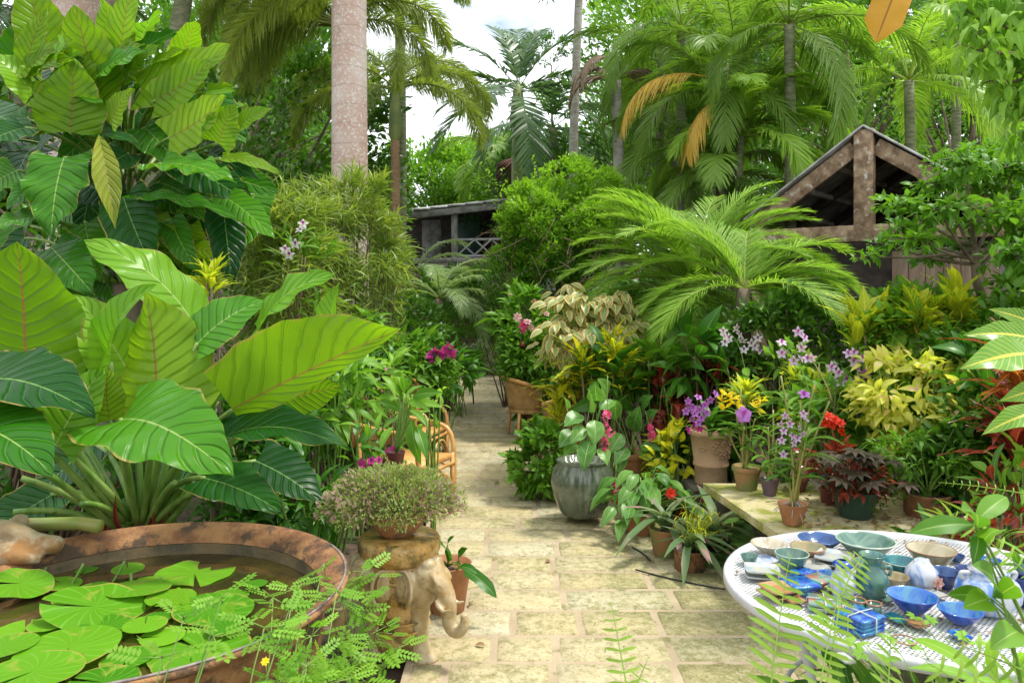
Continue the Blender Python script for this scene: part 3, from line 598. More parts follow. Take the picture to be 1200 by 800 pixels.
PALM('tall foxtail palm with feathery fronds at the very top left of the sky',468,10,14,'fx4',1,2.3,44,tr=.09,shaft=.8,
  az=[100,85,250,270,140,20,300],els=[30,60,30,55,10,75,15],**{**FX,'w':.018,'mk':'palm'})
PALM('dark feathery foxtail palm behind the drooping yellow-green one',402,-15,11,'fx5',1,2.3,45,tr=.07,shaft=.6,dx=.1,
  az=[100,60,250,290,200,150,20],els=[20,50,28,50,0,30,75],**{**FX,'w':.016,'mk':'palm_dark'})
PALM('dark palm at the far top left behind the giant leaves',25,10,9,'ar9',10,1.5,46,mk='palm_dark',els=(60,40,10,-10))
PALM('foxtail palm whose crown hides behind the pale royal trunk',398,75,9.6,'fx6',1,1.6,49,tr=.06,shaft=.5,
  az=[272,256,288,240,305,262,90,100,80,280],els=[42,22,58,5,66,32,45,15,62,8],**FX)
PALM('foxtail palm drooping in from the top between giant leaves and royal trunk',222,-40,9.4,'fx7',1,1.75,53,tr=.06,shaft=.4,dx=-.9,
  az=[100,85,180,150,250,270,215,60,120],els=[20,45,5,30,25,50,15,60,0],**FX)
# feather palm left of the path, soft pale
PALM('soft pale green palm arching over the path below the veranda',515,350,10.5,'sp',1,1.15,47,mk='phoenix_pale',tr=.06,bm='bark',name='feather_palm',nl=70,ll=.26,w=.011,v=.3,dr=.4,
  az=[95,110,75,130,155,60,270,180,240,20,300,100,140],els=[48,30,62,45,30,75,50,60,30,60,40,12,15])
PALM('pale low feather palm left of the pale palm',488,320,11.5,'sp',1,1.0,48,mk='phoenix_pale',tr=.05,bm='bark',name='feather_palm',nl=70,ll=.26,w=.011,v=.3,dr=.4,az=[270,240,300,90,60,200,150],els=[50,30,70,50,70,60,30])
# the pygmy date palm at centre right
PD=dict(name='pygmy_date_palm',mk='phoenix',nl=100,ll=.28,w=.0092,ang=54,v=.3,dr=.15,rw=.009,bm='bark',ends=lambda e:e-72,start=.08)
PALM('large pygmy date palm with stiff feathery fronds left of the shed',816,338,6.6,'pd',1,1.25,50,tr=.07,
  az=[272,292,258,246,312,332,95,75,108,62,30,0,125,150,176,205,228,345,84,100,286,264,280,266,300,90,250,276,70,220,140,270,255,285,95,80,262,278,100,70,262,282,240,300,215,195,160,142,120,90,250],els=[20,52,-2,38,66,80,25,55,-8,70,82,74,10,0,-28,-22,-12,66,8,62,72,34,60,46,30,44,64,10,78,50,45,74,70,78,72,76,66,84,66,80,-14,-20,-16,-10,-34,-38,-36,-30,-18,-16,24],**PD)
PALM('pygmy date palm with spreading fronds crossing the shed wall',872,338,5.9,'pd2',1,.92,51,tr=.06,
  az=[80,96,108,65,50,120,290,260,310,150,240,20,340,135,90,100,85,75,270,98,280],els=[30,12,-10,42,60,0,58,20,66,15,10,70,68,-25,2,36,22,50,66,26,40],**PD)

t=bpy.data.objects['areca_palm.002']; mb=MB(); blade(mb,P(1056,-28,8.6),P(1026,50,8.6),.5,(-.3,-1,.2),'strap',.8,bend=.05,fold=.2,wave=.05); o=mb.build('dead_frond',leafmat('orange_dead_leaf',(.46,.20,.02),(.62,.32,.04),.3,.6,mid=(.3,.12,.03),midw=.06),t,t.location); o['label']='broad orange dying leaf base hanging above the shed'
# ------------------------------------------------------------------ veranda house on the rise
hz0=2.32
c=P(535,303,18.5); t=thing('veranda_house','grey timber house with an open railed veranda on the rise behind the garden','house',(c[0],c[1],hz0))
o3=np.array([c[0],c[1],hz0]); rot=R(-14)
def L3(x,y,z):  # house local: x right, y back
    return o3+np.array([x*math.cos(rot)-y*math.sin(rot),x*math.sin(rot)+y*math.cos(rot),z])
mb=MB(); box(mb,L3(.1,2.6,-1.2),(5.7,6.,2.36),rz=rot); mb.build('foundation',M['wood_gy'],t,o3)
mb=MB(); box(mb,L3(.1,2.4,-.02),(5.9,6.2,.1),rz=rot); mb.build('veranda_floor',M['wood_gy'],t,o3)
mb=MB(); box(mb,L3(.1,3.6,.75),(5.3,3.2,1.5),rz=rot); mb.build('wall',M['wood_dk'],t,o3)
mb=MB(); box(mb,L3(-1.0,1.0,.55),(.5,.06,1.05),rz=rot); mb.build('wall_panel',M['wood_gy'],t,o3)
mb=MB(); box(mb,L3(-.25,1.9,.62),(.6,.08,1.2),rz=rot); mb.build('door',mat('green_door',(.02,.07,.05),(.03,.09,.06),.5),t,o3)
mb=MB()
A,B=L3(-2.,-.7,1.02),L3(3.,-.7,1.48); 
for k in range(15):
    f=k/14; a=L3(-3.+6.*f,-.7,.98+.46*f); b=L3(-3.+6*f,4.6,1.75+.46*f)
    if k<14:
        f2=(k+1)/14; q=(f+f2)/2; beam(mb,L3(-3+6*q,-.7,.99+.46*q),L3(-3+6*q,4.6,1.76+.46*q),.41,.03+.012*(k%2))
mb.build('roof',M['roofm'],t,o3)
mb=MB(); beam(mb,L3(-3.,-.62,.86),L3(3.,-.62,1.36),.07,.15); mb.build('fascia_beam',M['wood_gy'],t,o3)
for x,h in ((-2.6,.88),(-1.55,.92),(.12,1.06),(1.9,1.2)):
    mb=MB(); box(mb,L3(x,-.5,h/2),(.13,.13,h),rz=rot); mb.build('post',M['wood_gy'],t,o3)
mb=MB()
for z in (.08,.46): beam(mb,L3(.18,-.5,z),L3(1.84,-.5,z),.05,.05)
for k in range(4):
    a=.2+k*.41; beam(mb,L3(a,-.52,.1),L3(a+.4,-.52,.45),.03,.035); beam(mb,L3(a+.4,-.49,.1),L3(a,-.49,.45),.03,.035); beam(mb,L3(a+.405,-.5,.08),L3(a+.405,-.5,.46),.03,.03)
mb.build('railing',M['metalw'],t,o3)
# ------------------------------------------------------------------ timber shed with the open gable
ax=P(1015,148,8.0); th=R(-39.9); c0=np.array([ax[0],ax[1],0.])
t=thing('timber_shed','weathered timber shed with an open gable under dark metal roofing','shed',c0)
u=np.array([math.cos(th),math.sin(th),0]); v=np.array([-math.sin(th),math.cos(th),0]); apz=ax[2]; W=1.22; rise=.704*W/.995
def S3(a,b,z): return c0+u*a+v*b+np.array([0,0,z])
for s_ in (-1,1):
    mb=MB(); beam(mb,S3(s_*.1,-.02,apz-.15-.07),S3(s_*W,-.02,apz-rise-.13),.05,.165); mb.build('bargeboard',M['wood'],t,c0)
    mb=MB()
    n=16
    for k in range(n):
        y=-.12+5.*(k+.5)/n; beam(mb,S3(0,y,apz-.01),S3(s_*(W+.06),y,apz-rise-.045+.0),5./n*1.01,.022+.008*(k%2))
    mb.build('roof',M['roofm'],t,c0)
    mb=MB()
    for k in range(3): 
        f=.3+.27*k; beam(mb,S3(s_*W*f,.04,apz-.1-rise*f),S3(s_*W*f,4.6,apz-.1-rise*f),.07,.05)
    mb.build('batten',M['corr'],t,c0)
    mb=MB()
    for k in range(1,5): beam(mb,S3(0,k*1.1,apz-.1),S3(s_*W,k*1.1,apz-rise-.1),.06,.1)
    mb.build('rafter',M['wood_dk'],t,c0)
mb=MB(); box(mb,S3(0,-.055,(apz-.03+2.13)/2),(.19,.1,apz-.03-2.16),rz=th); mb.build('king_post',M['wood'],t,c0)
mb=MB(); beam(mb,S3(-1.3,-.04,2.19),S3(2.6,-.04,2.19),.12,.17); mb.build('tie_beam',M['wood'],t,c0)
mb=MB(); beam(mb,S3(-1.15,-.03,2.1),S3(-1.15,-.03,0),.16,.16,up=(0,1,0)); mb.build('corner_post',M['wood'],t,c0)
mb=MB(); beam(mb,S3(1.6,.0,2.1),S3(1.6,.0,0),.16,.16,up=(0,1,0)); mb.build('corner_post',M['wood'],t,c0)
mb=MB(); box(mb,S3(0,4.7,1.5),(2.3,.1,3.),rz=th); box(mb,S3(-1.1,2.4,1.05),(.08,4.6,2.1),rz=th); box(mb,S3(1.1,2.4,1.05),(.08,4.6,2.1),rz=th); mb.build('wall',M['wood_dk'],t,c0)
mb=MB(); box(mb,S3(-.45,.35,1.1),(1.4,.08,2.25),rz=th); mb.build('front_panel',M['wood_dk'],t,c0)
mb=MB()
for k in range(6): box(mb,S3(.32+k*.155,.03+.004*(k%2),1.0),(.15,.04,2.0),rz=th)
mb.build('door',M['door'],t,c0)
mb=MB(); box(mb,S3(1.95,.02,1.0),(.62,.06,2.0),rz=th); mb.build('side_panel',M['wood'],t,c0)
# ------------------------------------------------------------------ vine covered mound
g=np.random.default_rng(71)
def mound(name,label,px,py,d,Rr,mk,leaf,n,size,seed,cat='shrub',stems=True,grp='shrubs along the path',dense=.55,ncl=60,rcl=.2,up=.3,flat=.8,jit=.6,droop=0.,smk='liana',foln='foliage',**k):
    g=np.random.default_rng(seed); C=P(px,py,d); b=np.array([C[0],C[1],float(hill(C[0],C[1]))]); t=thing(name,label,cat,b,grp)
    p,o,rn,cc=clumps(g,C,Rr,ncl,n//ncl,rcl,dense,flat); k2=p[:,2]>b[2]+.01
    mb=MB(); scatter(mb,g,leaf,p[k2],o[k2],rn[k2],size,jit,up,droop); mb.build(foln,M[mk],t,b)
    if stems:
        mb=MB()
        for c in cc[:max(8,ncl//2)]:
            s=b+g.normal(0,min(.1,Rr[0]*.15),3)*np.array([1,1,0]); tube(mb,bez(s,(s+c)/2+np.array([0,0,.12])+g.normal(0,.05,3),c,7),np.linspace(max(.008,Rr[0]*.022),.004,7),5)
        mb.build('stems',M[smk],t,b)
    return t
t=mound('vine_covered_bush','large rounded bush smothered in bright small-leaved vine right of the veranda',657,262,9.6,(.78,.7,.56),'vine',OV,4000,.055,71,ncl=50,rcl=.15,dense=.7,stems=False,cat='vine bush',foln='inner_foliage')
mb=MB()
for x,y,dz,r,n in ((625,232,0,.3,2300),(662,215,.1,.34,2600),(700,222,0,.3,2200),(722,250,-.1,.22,1500),(600,262,-.1,.22,1500),(640,258,-.3,.34,2600),(690,262,-.35,.36,2600),(594,300,-.1,.18,900),(722,292,0,.2,900),(652,300,-.35,.3,1300),(612,320,-.2,.24,900),(742,236,.2,.2,900),(676,196,.2,.16,700)):
    p,o,rn,_=clumps(g,P(x,y,9.6+dz),(r,r,r*.8),max(6,n//75),75,.10,.75,.8); scatter(mb,g,OV,p,o,rn,.055)

for q in range(60):
    a=g.uniform(0,PI); s0=P(657+g.uniform(-70,70),225+g.uniform(-10,30),9.5); e=s0+np.array([g.normal(0,.12),g.normal(0,.1),g.uniform(.12,.38)]); k=12; pts=bez(s0,(s0+e)/2+g.normal(0,.04,3),e,k); scatter(mb,g,OV,pts,nrm(g.normal(0,1,(k,3))),g.random(k),.055)
mb.build('foliage',M['vine'],t,t.location)
mb=MB(); g=np.random.default_rng(8); C=P(655,290,9.6)
for k in range(150):
    a=g.uniform(0,2*PI); z=g.uniform(-.7,.35); r=.74*math.sqrt(max(.05,1-(z/.9)**2)); s=C+np.array([r*math.cos(a)*1.05,r*math.sin(a),z]); e=s+np.array([g.normal(0,.25),g.normal(0,.12),-g.uniform(.05,.5)]); tube(mb,bez(s,(s+e)/2+g.normal(0,.06,3),e,5),g.uniform(.0025,.005),4,c=g.random())
mb.build('tangled_vines',M['liana'],t,t.location)
p,o,rn,cc=clumps(g,P(625,345,9.4),(.55,.5,.45),40,90,.14,.8,.9); mb=MB(); scatter(mb,g,OV,p,o,rn,.055); p2,o2,r2,_=clumps(g,P(655,300,9.6),(.72,.6,.5),90,110,.17,.5,.9); scatter(mb,g,OV,p2,o2,r2,.06); mb.build('lower_foliage',M['tree_mid'],t,t.location)
mound('leafy_shrub','dark shrub at the foot of the vine-covered bush, left side',600,365,10.5,(.55,.4,.4),'tree_dark',OV,4000,.06,72,rcl=.16)
mound('leafy_shrub','shadowed shrub under the pale feather palm at the path side',520,400,10,(.5,.4,.45),'tree_mid',OV,4000,.05,73,rcl=.14)
mound('leafy_shrub','dark green shrub between narrow-leaved croton and path',470,395,8.6,(.5,.4,.45),'tree_dark',OV,3500,.07,74,rcl=.14)
mound('variegated_shrub','low rounded cream-flecked shrub closing the far end of the path',572,418,14.4,(.56,.4,.36),'varieg',OV,5000,.07,75,rcl=.13,stems=False)
mound('variegated_shrub','dark low shrub right of the cream-flecked shrub at the path end',612,405,13.2,(.4,.4,.45),'tree_mid',OV,3000,.07,76,rcl=.13)
mound('leafy_shrub','green shrub below the veranda railing',560,345,15,(1.3,.6,.42),'tree_mid',OV,5000,.1,77,rcl=.25)
mound('leafy_shrub','shrub with scattered orange flowers at the veranda foot',540,335,16.2,(1.5,.5,.32),'tree_dark',OV,4000,.1,78,rcl=.25)
mound('leafy_shrub','bright shrub left of the veranda house',448,310,14,(.45,.5,.5),'tree_bright',LN,3500,.11,79,rcl=.25)
# narrow-leaved variegated croton shrub
t=mound('narrow_leaf_croton','tall shrub with narrow twisted yellow-green leaves in front of the royal trunk',378,322,6.6,(.36,.4,.74),'strapcroton',[leafT(1,.075,5,1,'strap',.05,.1,droop=.5,twist=1.5),leafT(1,.07,5,1,'strap',.12,.1,droop=.25,twist=-1.5),leafT(1,.075,5,1,'strap',.0,.1,droop=.8)],3600,.135,80,ncl=60,rcl=.15,dense=.2,jit=1.1,up=.5,smk='bark')
mound('narrow_leaf_croton','lower narrow-leaved croton shrub beside the pale low feather palm',436,330,6.9,(.26,.3,.66),'strapcroton',[leafT(1,.09,5,1,'strap',.05,.1,droop=.5,twist=1.5),leafT(1,.09,5,1,'strap',.0,.1,droop=.8)],2000,.13,81,ncl=45,rcl=.13,up=.5,smk='bark')
mound('narrow_leaf_croton','narrow-leaved croton shrub pressed against the giant leaf clump',345,330,6.0,(.35,.35,.7),'strapcroton',[leafT(1,.09,5,1,'strap',.05,.1,droop=.5,twist=1.5),leafT(1,.09,5,1,'strap',.0,.1,droop=.8)],3600,.15,82,ncl=50,rcl=.15,up=.5,smk='bark')
# small tree at the right with a curved trunk
def smalltree(label,base,mids,cl,mk,seed,size,npc,rcl,tr,leaf=OV3,name='small_tree',droop=.1,bm='bark',up=.1,flat=.45,jit=.6,grp=None,zj=.35):
    g=np.random.default_rng(seed); t=thing(name,label,'tree',base,grp); mb=MB(); pts=np.array([base]+mids); tt=np.linspace(0,1,len(pts)); q=np.linspace(0,1,16)
    Pn=np.stack([np.interp(q,tt,pts[:,k]) for k in range(3)],-1); Pn[1:-1]=(Pn[:-2]+Pn[1:-1]*2+Pn[2:])/4; tube(mb,Pn,np.linspace(tr,tr*.6,16),12)
    lm=MB()
    for c,r in cl:
        s=Pn[g.integers(9,15)]; tube(mb,bez(s,s*.45+c*.55+np.array([0,0,-.05]),c,8),np.linspace(tr*.4,.004,8),6)
        n=int(npc*(r/rcl)**2); k=nrm(g.normal(0,1,(n,3)))*g.uniform(.1,1,(n,1)); p=c+k*r*np.array([1,1,flat]); scatter(lm,g,leaf,p,k,np.clip(g.uniform(0,.5,n)+.5*g.random(),0,1),size,jit,up,droop,zj)
        for q_ in p[::14]: tube(mb,[c,(c+q_)/2,q_],[.004,.003,.002],4)
    mb.build('trunk',M[bm],t,base); lm.build('crown',M[mk],t,base); return t
d=4.9; g=np.random.default_rng(33)
cl=[(P(x,y,d+z),r) for x,y,z,r in ((1052,238,-.1,.17),(1104,214,.1,.2),(1132,190,-.2,.26),(1062,268,.2,.18),(1100,246,-.3,.24),(1150,215,.2,.3),(1190,195,0,.3),(1040,286,.1,.13),(1018,300,.0,.10),(1180,250,-.2,.26),(1140,262,.3,.2),(1090,300,.3,.16),(1215,230,.2,.3),(1075,280,-.3,.16),(1130,290,.2,.14),(1160,180,.4,.25))]
smalltree('small tree with a thin bent trunk and glossy leaves in front of the shed door',np.array([P(1168,500,4.9)[0],4.9,-.02]),[P(1158,362,4.9),P(1144,330,4.9),P(1143,300,4.9),P(1140,285,4.9)],cl,'midleaf',33,.068,230,.25,.036,flat=.34)
cl=[(P(x,y,3.6+z),r) for x,y,z,r in ((1165,20,0,.22),(1190,60,.1,.22),(1150,60,-.1,.12),(1195,110,0,.15),(1215,20,.2,.3),(1180,-30,.1,.3),(1130,10,.1,.12),(1160,95,.0,.06),(1205,150,.3,.14),(1225,90,0,.25))]
smalltree('overhanging tree with soft bright pointed leaves at the top right corner',np.array([P(1330,600,3.7)[0],3.7,-.02]),[P(1330,340,3.7),P(1310,150,3.7),P(1260,40,3.7),P(1230,0,3.7)],cl,'light',34,.085,150,.22,.05,leaf=leafT(1,.42,5,1,'ovate',.1,.15,droop=.45),droop=.9,flat=1.,up=0)
cl=[(P(x,y,4.4+z),r) for x,y,z,r in ((1190,300,0,.2),(1215,340,.1,.25),(1175,330,.2,.12),(1200,270,.2,.2),(1195,370,.1,.15))]
smalltree('low leafy tree branch at the right edge below the bent-trunk tree',np.array([P(1260,600,4.5)[0],4.5,-.02]),[P(1255,420,4.5),P(1240,340,4.5),P(1225,300,4.5)],cl,'midleaf',35,.08,150,.22,.03)
# undergrowth masses filling the beds (one per spot, each a plant)
mound('narrow_leaf_croton','uppermost loose shoots of narrow yellow-green leaves against the royal trunk',405,232,6.9,(.44,.3,.16),'strapcroton',[leafT(1,.075,5,1,'strap',.05,.1,droop=.5,twist=1.5),leafT(1,.075,5,1,'strap',.0,.1,droop=.3)],1100,.15,83,ncl=26,rcl=.11,up=.9,smk='bark')
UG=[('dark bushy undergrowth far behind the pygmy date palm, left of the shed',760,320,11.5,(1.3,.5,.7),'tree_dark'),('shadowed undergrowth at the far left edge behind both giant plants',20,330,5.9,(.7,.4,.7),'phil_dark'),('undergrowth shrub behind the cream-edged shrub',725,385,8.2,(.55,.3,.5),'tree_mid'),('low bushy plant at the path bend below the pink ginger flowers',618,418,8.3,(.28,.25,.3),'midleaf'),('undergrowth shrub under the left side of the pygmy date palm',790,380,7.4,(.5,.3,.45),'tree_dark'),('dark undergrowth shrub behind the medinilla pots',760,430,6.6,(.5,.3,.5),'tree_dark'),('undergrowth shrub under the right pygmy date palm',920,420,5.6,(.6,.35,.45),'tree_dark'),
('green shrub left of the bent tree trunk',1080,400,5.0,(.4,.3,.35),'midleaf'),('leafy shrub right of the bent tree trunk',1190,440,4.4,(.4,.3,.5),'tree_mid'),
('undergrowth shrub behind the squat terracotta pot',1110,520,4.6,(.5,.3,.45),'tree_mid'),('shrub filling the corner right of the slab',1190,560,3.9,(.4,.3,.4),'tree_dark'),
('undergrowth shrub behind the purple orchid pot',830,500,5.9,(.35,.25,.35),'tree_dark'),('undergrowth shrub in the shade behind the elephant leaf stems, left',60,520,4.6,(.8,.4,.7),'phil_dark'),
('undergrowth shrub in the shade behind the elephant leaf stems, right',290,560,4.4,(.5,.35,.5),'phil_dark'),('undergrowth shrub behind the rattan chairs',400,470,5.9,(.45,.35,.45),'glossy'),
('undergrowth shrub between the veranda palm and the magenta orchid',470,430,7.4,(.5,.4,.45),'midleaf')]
for i,(lb,px,py,d,Rr,mk) in enumerate(UG):
    dk=mk=='phil_dark'; mound('leafy_shrub',lb,px,py,d,Rr,'glossy' if dk else mk,[OV3,leafT(1,.35,4,1,'lance',.1,.2,droop=.3)],1600 if dk else 2600,.11 if dk else .08,200+i,ncl=40,rcl=.16,grp='shrubs filling the beds')
# ------------------------------------------------------------------ pots and potted plants, right of the path
OVM=[leafT(1,.48,6,2,'ovate',.08,.2,droop=.25),leafT(1,.5,6,2,'ovate',.04,.25,droop=.45),leafT(1,.44,6,2,'ovate',.1,.15,droop=.1)]
def pot_prof(rt,h,style):
    if style=='rim': return [(.001,0),(rt*.68,0),(rt*.7,.006),(rt*.92,h*.78),(rt*.93,h*.8),(rt,h*.8),(rt*1.02,h*.82),(rt*1.02,h*.98),(rt,h),(rt*.93,h),(rt*.9,h*.9),(.001,h*.88)]
    if style=='bowl': return [(.001,0),(rt*.55,0),(rt*.62,.01),(rt*.86,h*.45),(rt*.97,h*.85),(rt,h),(rt*.95,h),(rt*.9,h*.86),(.001,h*.84)]
    if style=='cyl': return [(.001,0),(rt*.9,0),(rt*.95,.008),(rt*.97,h*.9),(rt,h*.92),(rt,h),(rt*.94,h),(rt*.93,h*.85),(.001,h*.8)]
    if style=='jar': return [(.001,0),(rt*.72,0),(rt*.85,h*.08),(rt*1.08,h*.35),(rt*1.17,h*.6),(rt*1.1,h*.82),(rt*.93,h*.93),(rt*.92,h*.96),(rt,h),(rt*.86,h),(rt*.8,h*.9),(.001,h*.86)]
    return [(.001,0),(rt*.62,0),(rt*.66,.008),(rt*.98,h*.97),(rt,h),(rt*.93,h),(rt*.9,h*.9),(.001,h*.88)]
def potted(name,label,px,py,zb,rt,h,mk,style='rim',cat='potted plant',grp=None,seg=40,lobes=0,amp=0.,tilt=0.,sx=1.):
    b=G(px,py,zb); t=thing(name,label,cat,b,grp); mb=MB(); lathe(mb,pot_prof(rt,h,style),(0,0,0),seg,lobes=lobes,amp=amp,sx=sx); o=mb.build('pot',M[mk],t)
    mb=MB(); lathe(mb,[(rt*.9,h*.86),(rt*.5,h*.885),(.001,h*.89)],(0,0,0),20); mb.build('soil',M['soil'],t)
    return t,b,np.array([0,0,h*.88])
def spray(g,n,o,Rr,el=(10,80)):
    a=g.uniform(0,2*PI,n); e=np.radians(g.uniform(el[0],el[1],n)); return np.stack([np.cos(a)*np.cos(e),np.sin(a)*np.cos(e),np.sin(e)],-1)
def rosette(t,name,mk,o,n,L,T,seed,el=(15,80),base_r=.02,m=0,lift=0.):
    g=np.random.default_rng(seed); y=spray(g,n,o,1,el); Ts=T if isinstance(T,list) else [T]; mb=MB(); pk=g.integers(0,len(Ts),n)
    for i,q in enumerate(Ts):
        k=pk==i
        if k.any(): put(mb,q,(o+y*base_r+np.array([0,0,lift])*g.uniform(0,1,(n,1)))[k],y[k],np.array([0,0,1.]),(L*g.uniform(.7,1.15,n))[k],g.random(n)[k])
    return mb.build(name,M[mk],t)
def bushy(t,name,mk,o,C,Rr,n,size,T,seed,stem='stalk',sr=.004,ncl=14,rcl=.06,up=.2,droop=0.,jit=.5,dense=.4,smk=None):
    g=np.random.default_rng(seed); p,ou,rn,cc=clumps(g,C,Rr,ncl,max(1,n//ncl),rcl,dense,.8); mb=MB(); scatter(mb,g,T,p,ou,rn,size,jit,up,droop,.35); r=mb.build(name,M[mk],t)
    mb=MB()
    for c in cc: tube(mb,bez(o+g.normal(0,.01,3)*[1,1,0],(o+c)/2+[0,0,.05],c,6),np.linspace(sr,sr*.5,6),5)
    mb.build('stems',M[stem],t); return r
# flowers
PT=leafT(.5,.34,4,1,'ell',.1,.1,droop=.15)
def flowerT(n=5,w=.34,tiltu=.45,L=.5,dr=.15,kind='ell'):
    q=leafT(L,w,4,1,kind,.1,.1,droop=dr); return join(*[xf(xf(q,rx=tiltu*(1 if k%2 else .7)),rz=2*PI*k/n) for k in range(n)])
FL5=flowerT(5); FLW=flowerT(5,.27,.3); LIP=join(xf(leafT(.34,.26,3,1,'obov',.2,-.3,droop=.1),rx=.9),xf(leafT(.2,.16,3,1,'ell',.1,-.4),rz=PI,rx=1.2))
DBL=join(flowerT(7,.3,.5),xf(flowerT(6,.26,1.0,.35),rz=.3),xf(flowerT(4,.2,1.3,.25),rz=.5)); SMALL=flowerT(5,.3,.4,.5)
def fmeshes(key,m1,m2,big=FL5,lip=LIP):
    if key not in FM:
        mb=MB(); mb.add(big[0],big[1],big[2],.3,0)
        if lip is not None: mb.add(lip[0]+[0,0,.03],lip[1],lip[2],.6,1)
        o=mb.build('flower',[M[m1],M[m2]]); FM[key]=o.data; bpy.data.objects.remove(o)
    return FM[key]
def look(o,dirv,roll=0.):
    q=Vector(dirv).to_track_quat('Z','Y').to_euler(); o.rotation_euler=q
def flower(t,key,pos,size,g,face=(0,-1,.25),sp=.5,**k):
    o=link('flower',FM[key],t,pos,(0,0,0),size); look(o,np.array(face)+g.normal(0,sp,3)); return o
fmeshes('lilac','lilac','purple_lip',FLW); fmeshes('violet','violet','purple_lip'); fmeshes('magenta','magenta','purple_lip'); fmeshes('white','white_petal','purple_lip',FLW)
fmeshes('red','redfl','redfl',DBL,None); fmeshes('yellow','yellowfl','yellowfl',DBL,None); fmeshes('palepink','palepink','pinkfl',DBL,None); fmeshes('pinkfl','pinkfl','pinkfl',DBL,None); fmeshes('phal','violet','purple_lip',flowerT(5,.5,.25,.5))
def stemtube(t,name,pts,r0,r1,mk='stalk',seg=7):
    mb=MB(); tube(mb,bez(*pts,n=9),np.linspace(r0,r1,9),seg); return mb.build(name,M[mk],t)

# green glazed jar with the medinilla
def block(label,px0,px1,pyb,h,dep,mk='block'):
    b=G((px0+px1)/2,pyb,0); w_=(px1-px0)/FPX*b[1]; mb=MB(); box(mb,(0,dep/2,h/2),(w_,dep,h),bev=.008); o=mb.build('stone_block',M[mk]); o.location=b; return tag(o,label,'stone block')
block('small square limestone block under the green glazed jar',671,700,611,.075,.17)
t,b,o=potted('potted_medinilla','big-leaved medinilla with pink hanging flowers in a ribbed green glazed jar',684,607,.08,.172,.37,'glz_green','jar',seg=96,lobes=18,amp=.07)
t.location.y+=.1; b=b+[0,.1,0]
rosette(t,'foliage','medinilla',o+[0,0,.04],1,.1,OVM,1)
def bigleaves(t,b,spec,wr,mk,kind='ovate',stalk='stalk',src=None,nm='leaf',nh=(0,-.6,.7),sr=.004,**k):
    for i,q in enumerate(spec):
        (bx,by,tx,ty,dd)=q[:5]; dz=q[5] if len(q)>5 else -.1; B=P(bx,by,dd); T=P(tx,ty,dd+dz); g=np.random.default_rng(int(bx*7+by)); mb=MB()
        blade(mb,B,T,wr*g.uniform(.9,1.12),np.array(nh)+g.normal(0,.22,3),kind,g.random(),**{**dict(bend=.1,fold=.2,wave=.03,ph=g.uniform(0,6),nl=12,nc=4),**k})
        tube(mb,bez(src if src is not None else b,(np.array(src if src is not None else b)+B)/2+[0,0,.04],B,6),np.linspace(sr,sr*.7,6),5,m=1); mb.build(nm,[M[mk],M[stalk]],t,b)
d=b[1]; s_=b+[0,0,.33]
bigleaves(t,b,[(690,482,688,455,d-.1),(682,486,661,500,d-.15),(697,492,697,522,d-.2),(692,515,684,552,d-.25),(685,500,668,520,d-.2),(703,480,722,470,d,.1),(700,470,697,447,d),(712,462,700,443,d+.1),(672,505,655,525,d-.1),(704,525,712,545,d-.2),(664,478,658,462,d),(676,520,660,535,d-.1),(705,505,716,520,d-.1)],.62,'medinilla','ovate',src=s_,droop=0)
g=np.random.default_rng(6)
for x0,y0,y1 in ((712,440,535),(722,545,590)):
    A=P(x0,y0,d-.15); B=P(x0-1,y1,d-.22); stemtube(t,'flower_stem',(A-b,(A+B)/2-b,B-b),.003,.002,'stalk')
    mb=MB(); 
    for k in range(34):
        f=.42+.58*k/34; p=A+(B-A)*f-b+g.normal(0,.014,3); q=SMALL; put(mb,q,p,g.normal(0,1,3),g.normal(0,1,3),.045,g.random())
    mb.build('flower_spray',M['pinkfl'],t)
# second medinilla in terracotta on a block
block('tall limestone block under the terracotta medinilla pot',727,758,603,.20,.24)
t,b,o=potted('potted_medinilla','medinilla with one pink flower spray in a plain terracotta pot, right of the green jar',743,568,.205,.115,.21,'terra','rim')
t.location.y+=.13; b=b+[0,.13,0]; d=b[1]; s_=b+[0,0,.19]
bigleaves(t,b,[(722,492,722,468,d-.1),(728,508,713,532,d-.15),(742,505,750,475,d),(752,478,765,463,d+.1),(735,525,720,545,d-.2),(750,522,776,528,d-.2),(766,530,764,558,d-.2),(745,500,735,482,d),(730,535,726,556,d-.2),(758,495,772,480,d),(773,552,785,575,d-.25),(748,530,765,540,d-.2),(724,478,738,462,d+.1)],.6,'medinilla','ovate',src=s_)
for x0,y0,x1,y1 in ((756,481,765,513),):
    A=P(x0,y0,d-.2); B=P(x1,y1,d-.25); stemtube(t,'flower_stem',(A-b,(A+B)/2-b,B-b),.003,.002,'stalk'); mb=MB()
    for k in range(18): put(mb,SMALL,A+(B-A)*(.55+.5*k/18)-b+g.normal(0,.012,3),g.normal(0,1,3),g.normal(0,1,3),.045,g.random())
    mb.build('flower_spray',M['pinkfl'],t)
# trailing plant left of the jar
t=mound('trailing_plant','low trailing leafy plant spilling onto the path left of the green jar',636,540,5.8,(.2,.2,.26),'midleaf',OV3,1100,.085,301,ncl=26,rcl=.09,grp='plants in front of the beds')
t=mound('leafy_plant','low leafy plant behind the orange wicker chair, right of the path',640,470,8.6,(.35,.3,.35),'tree_mid',OV3,1800,.08,302,ncl=30,rcl=.12,grp='plants in front of the beds')
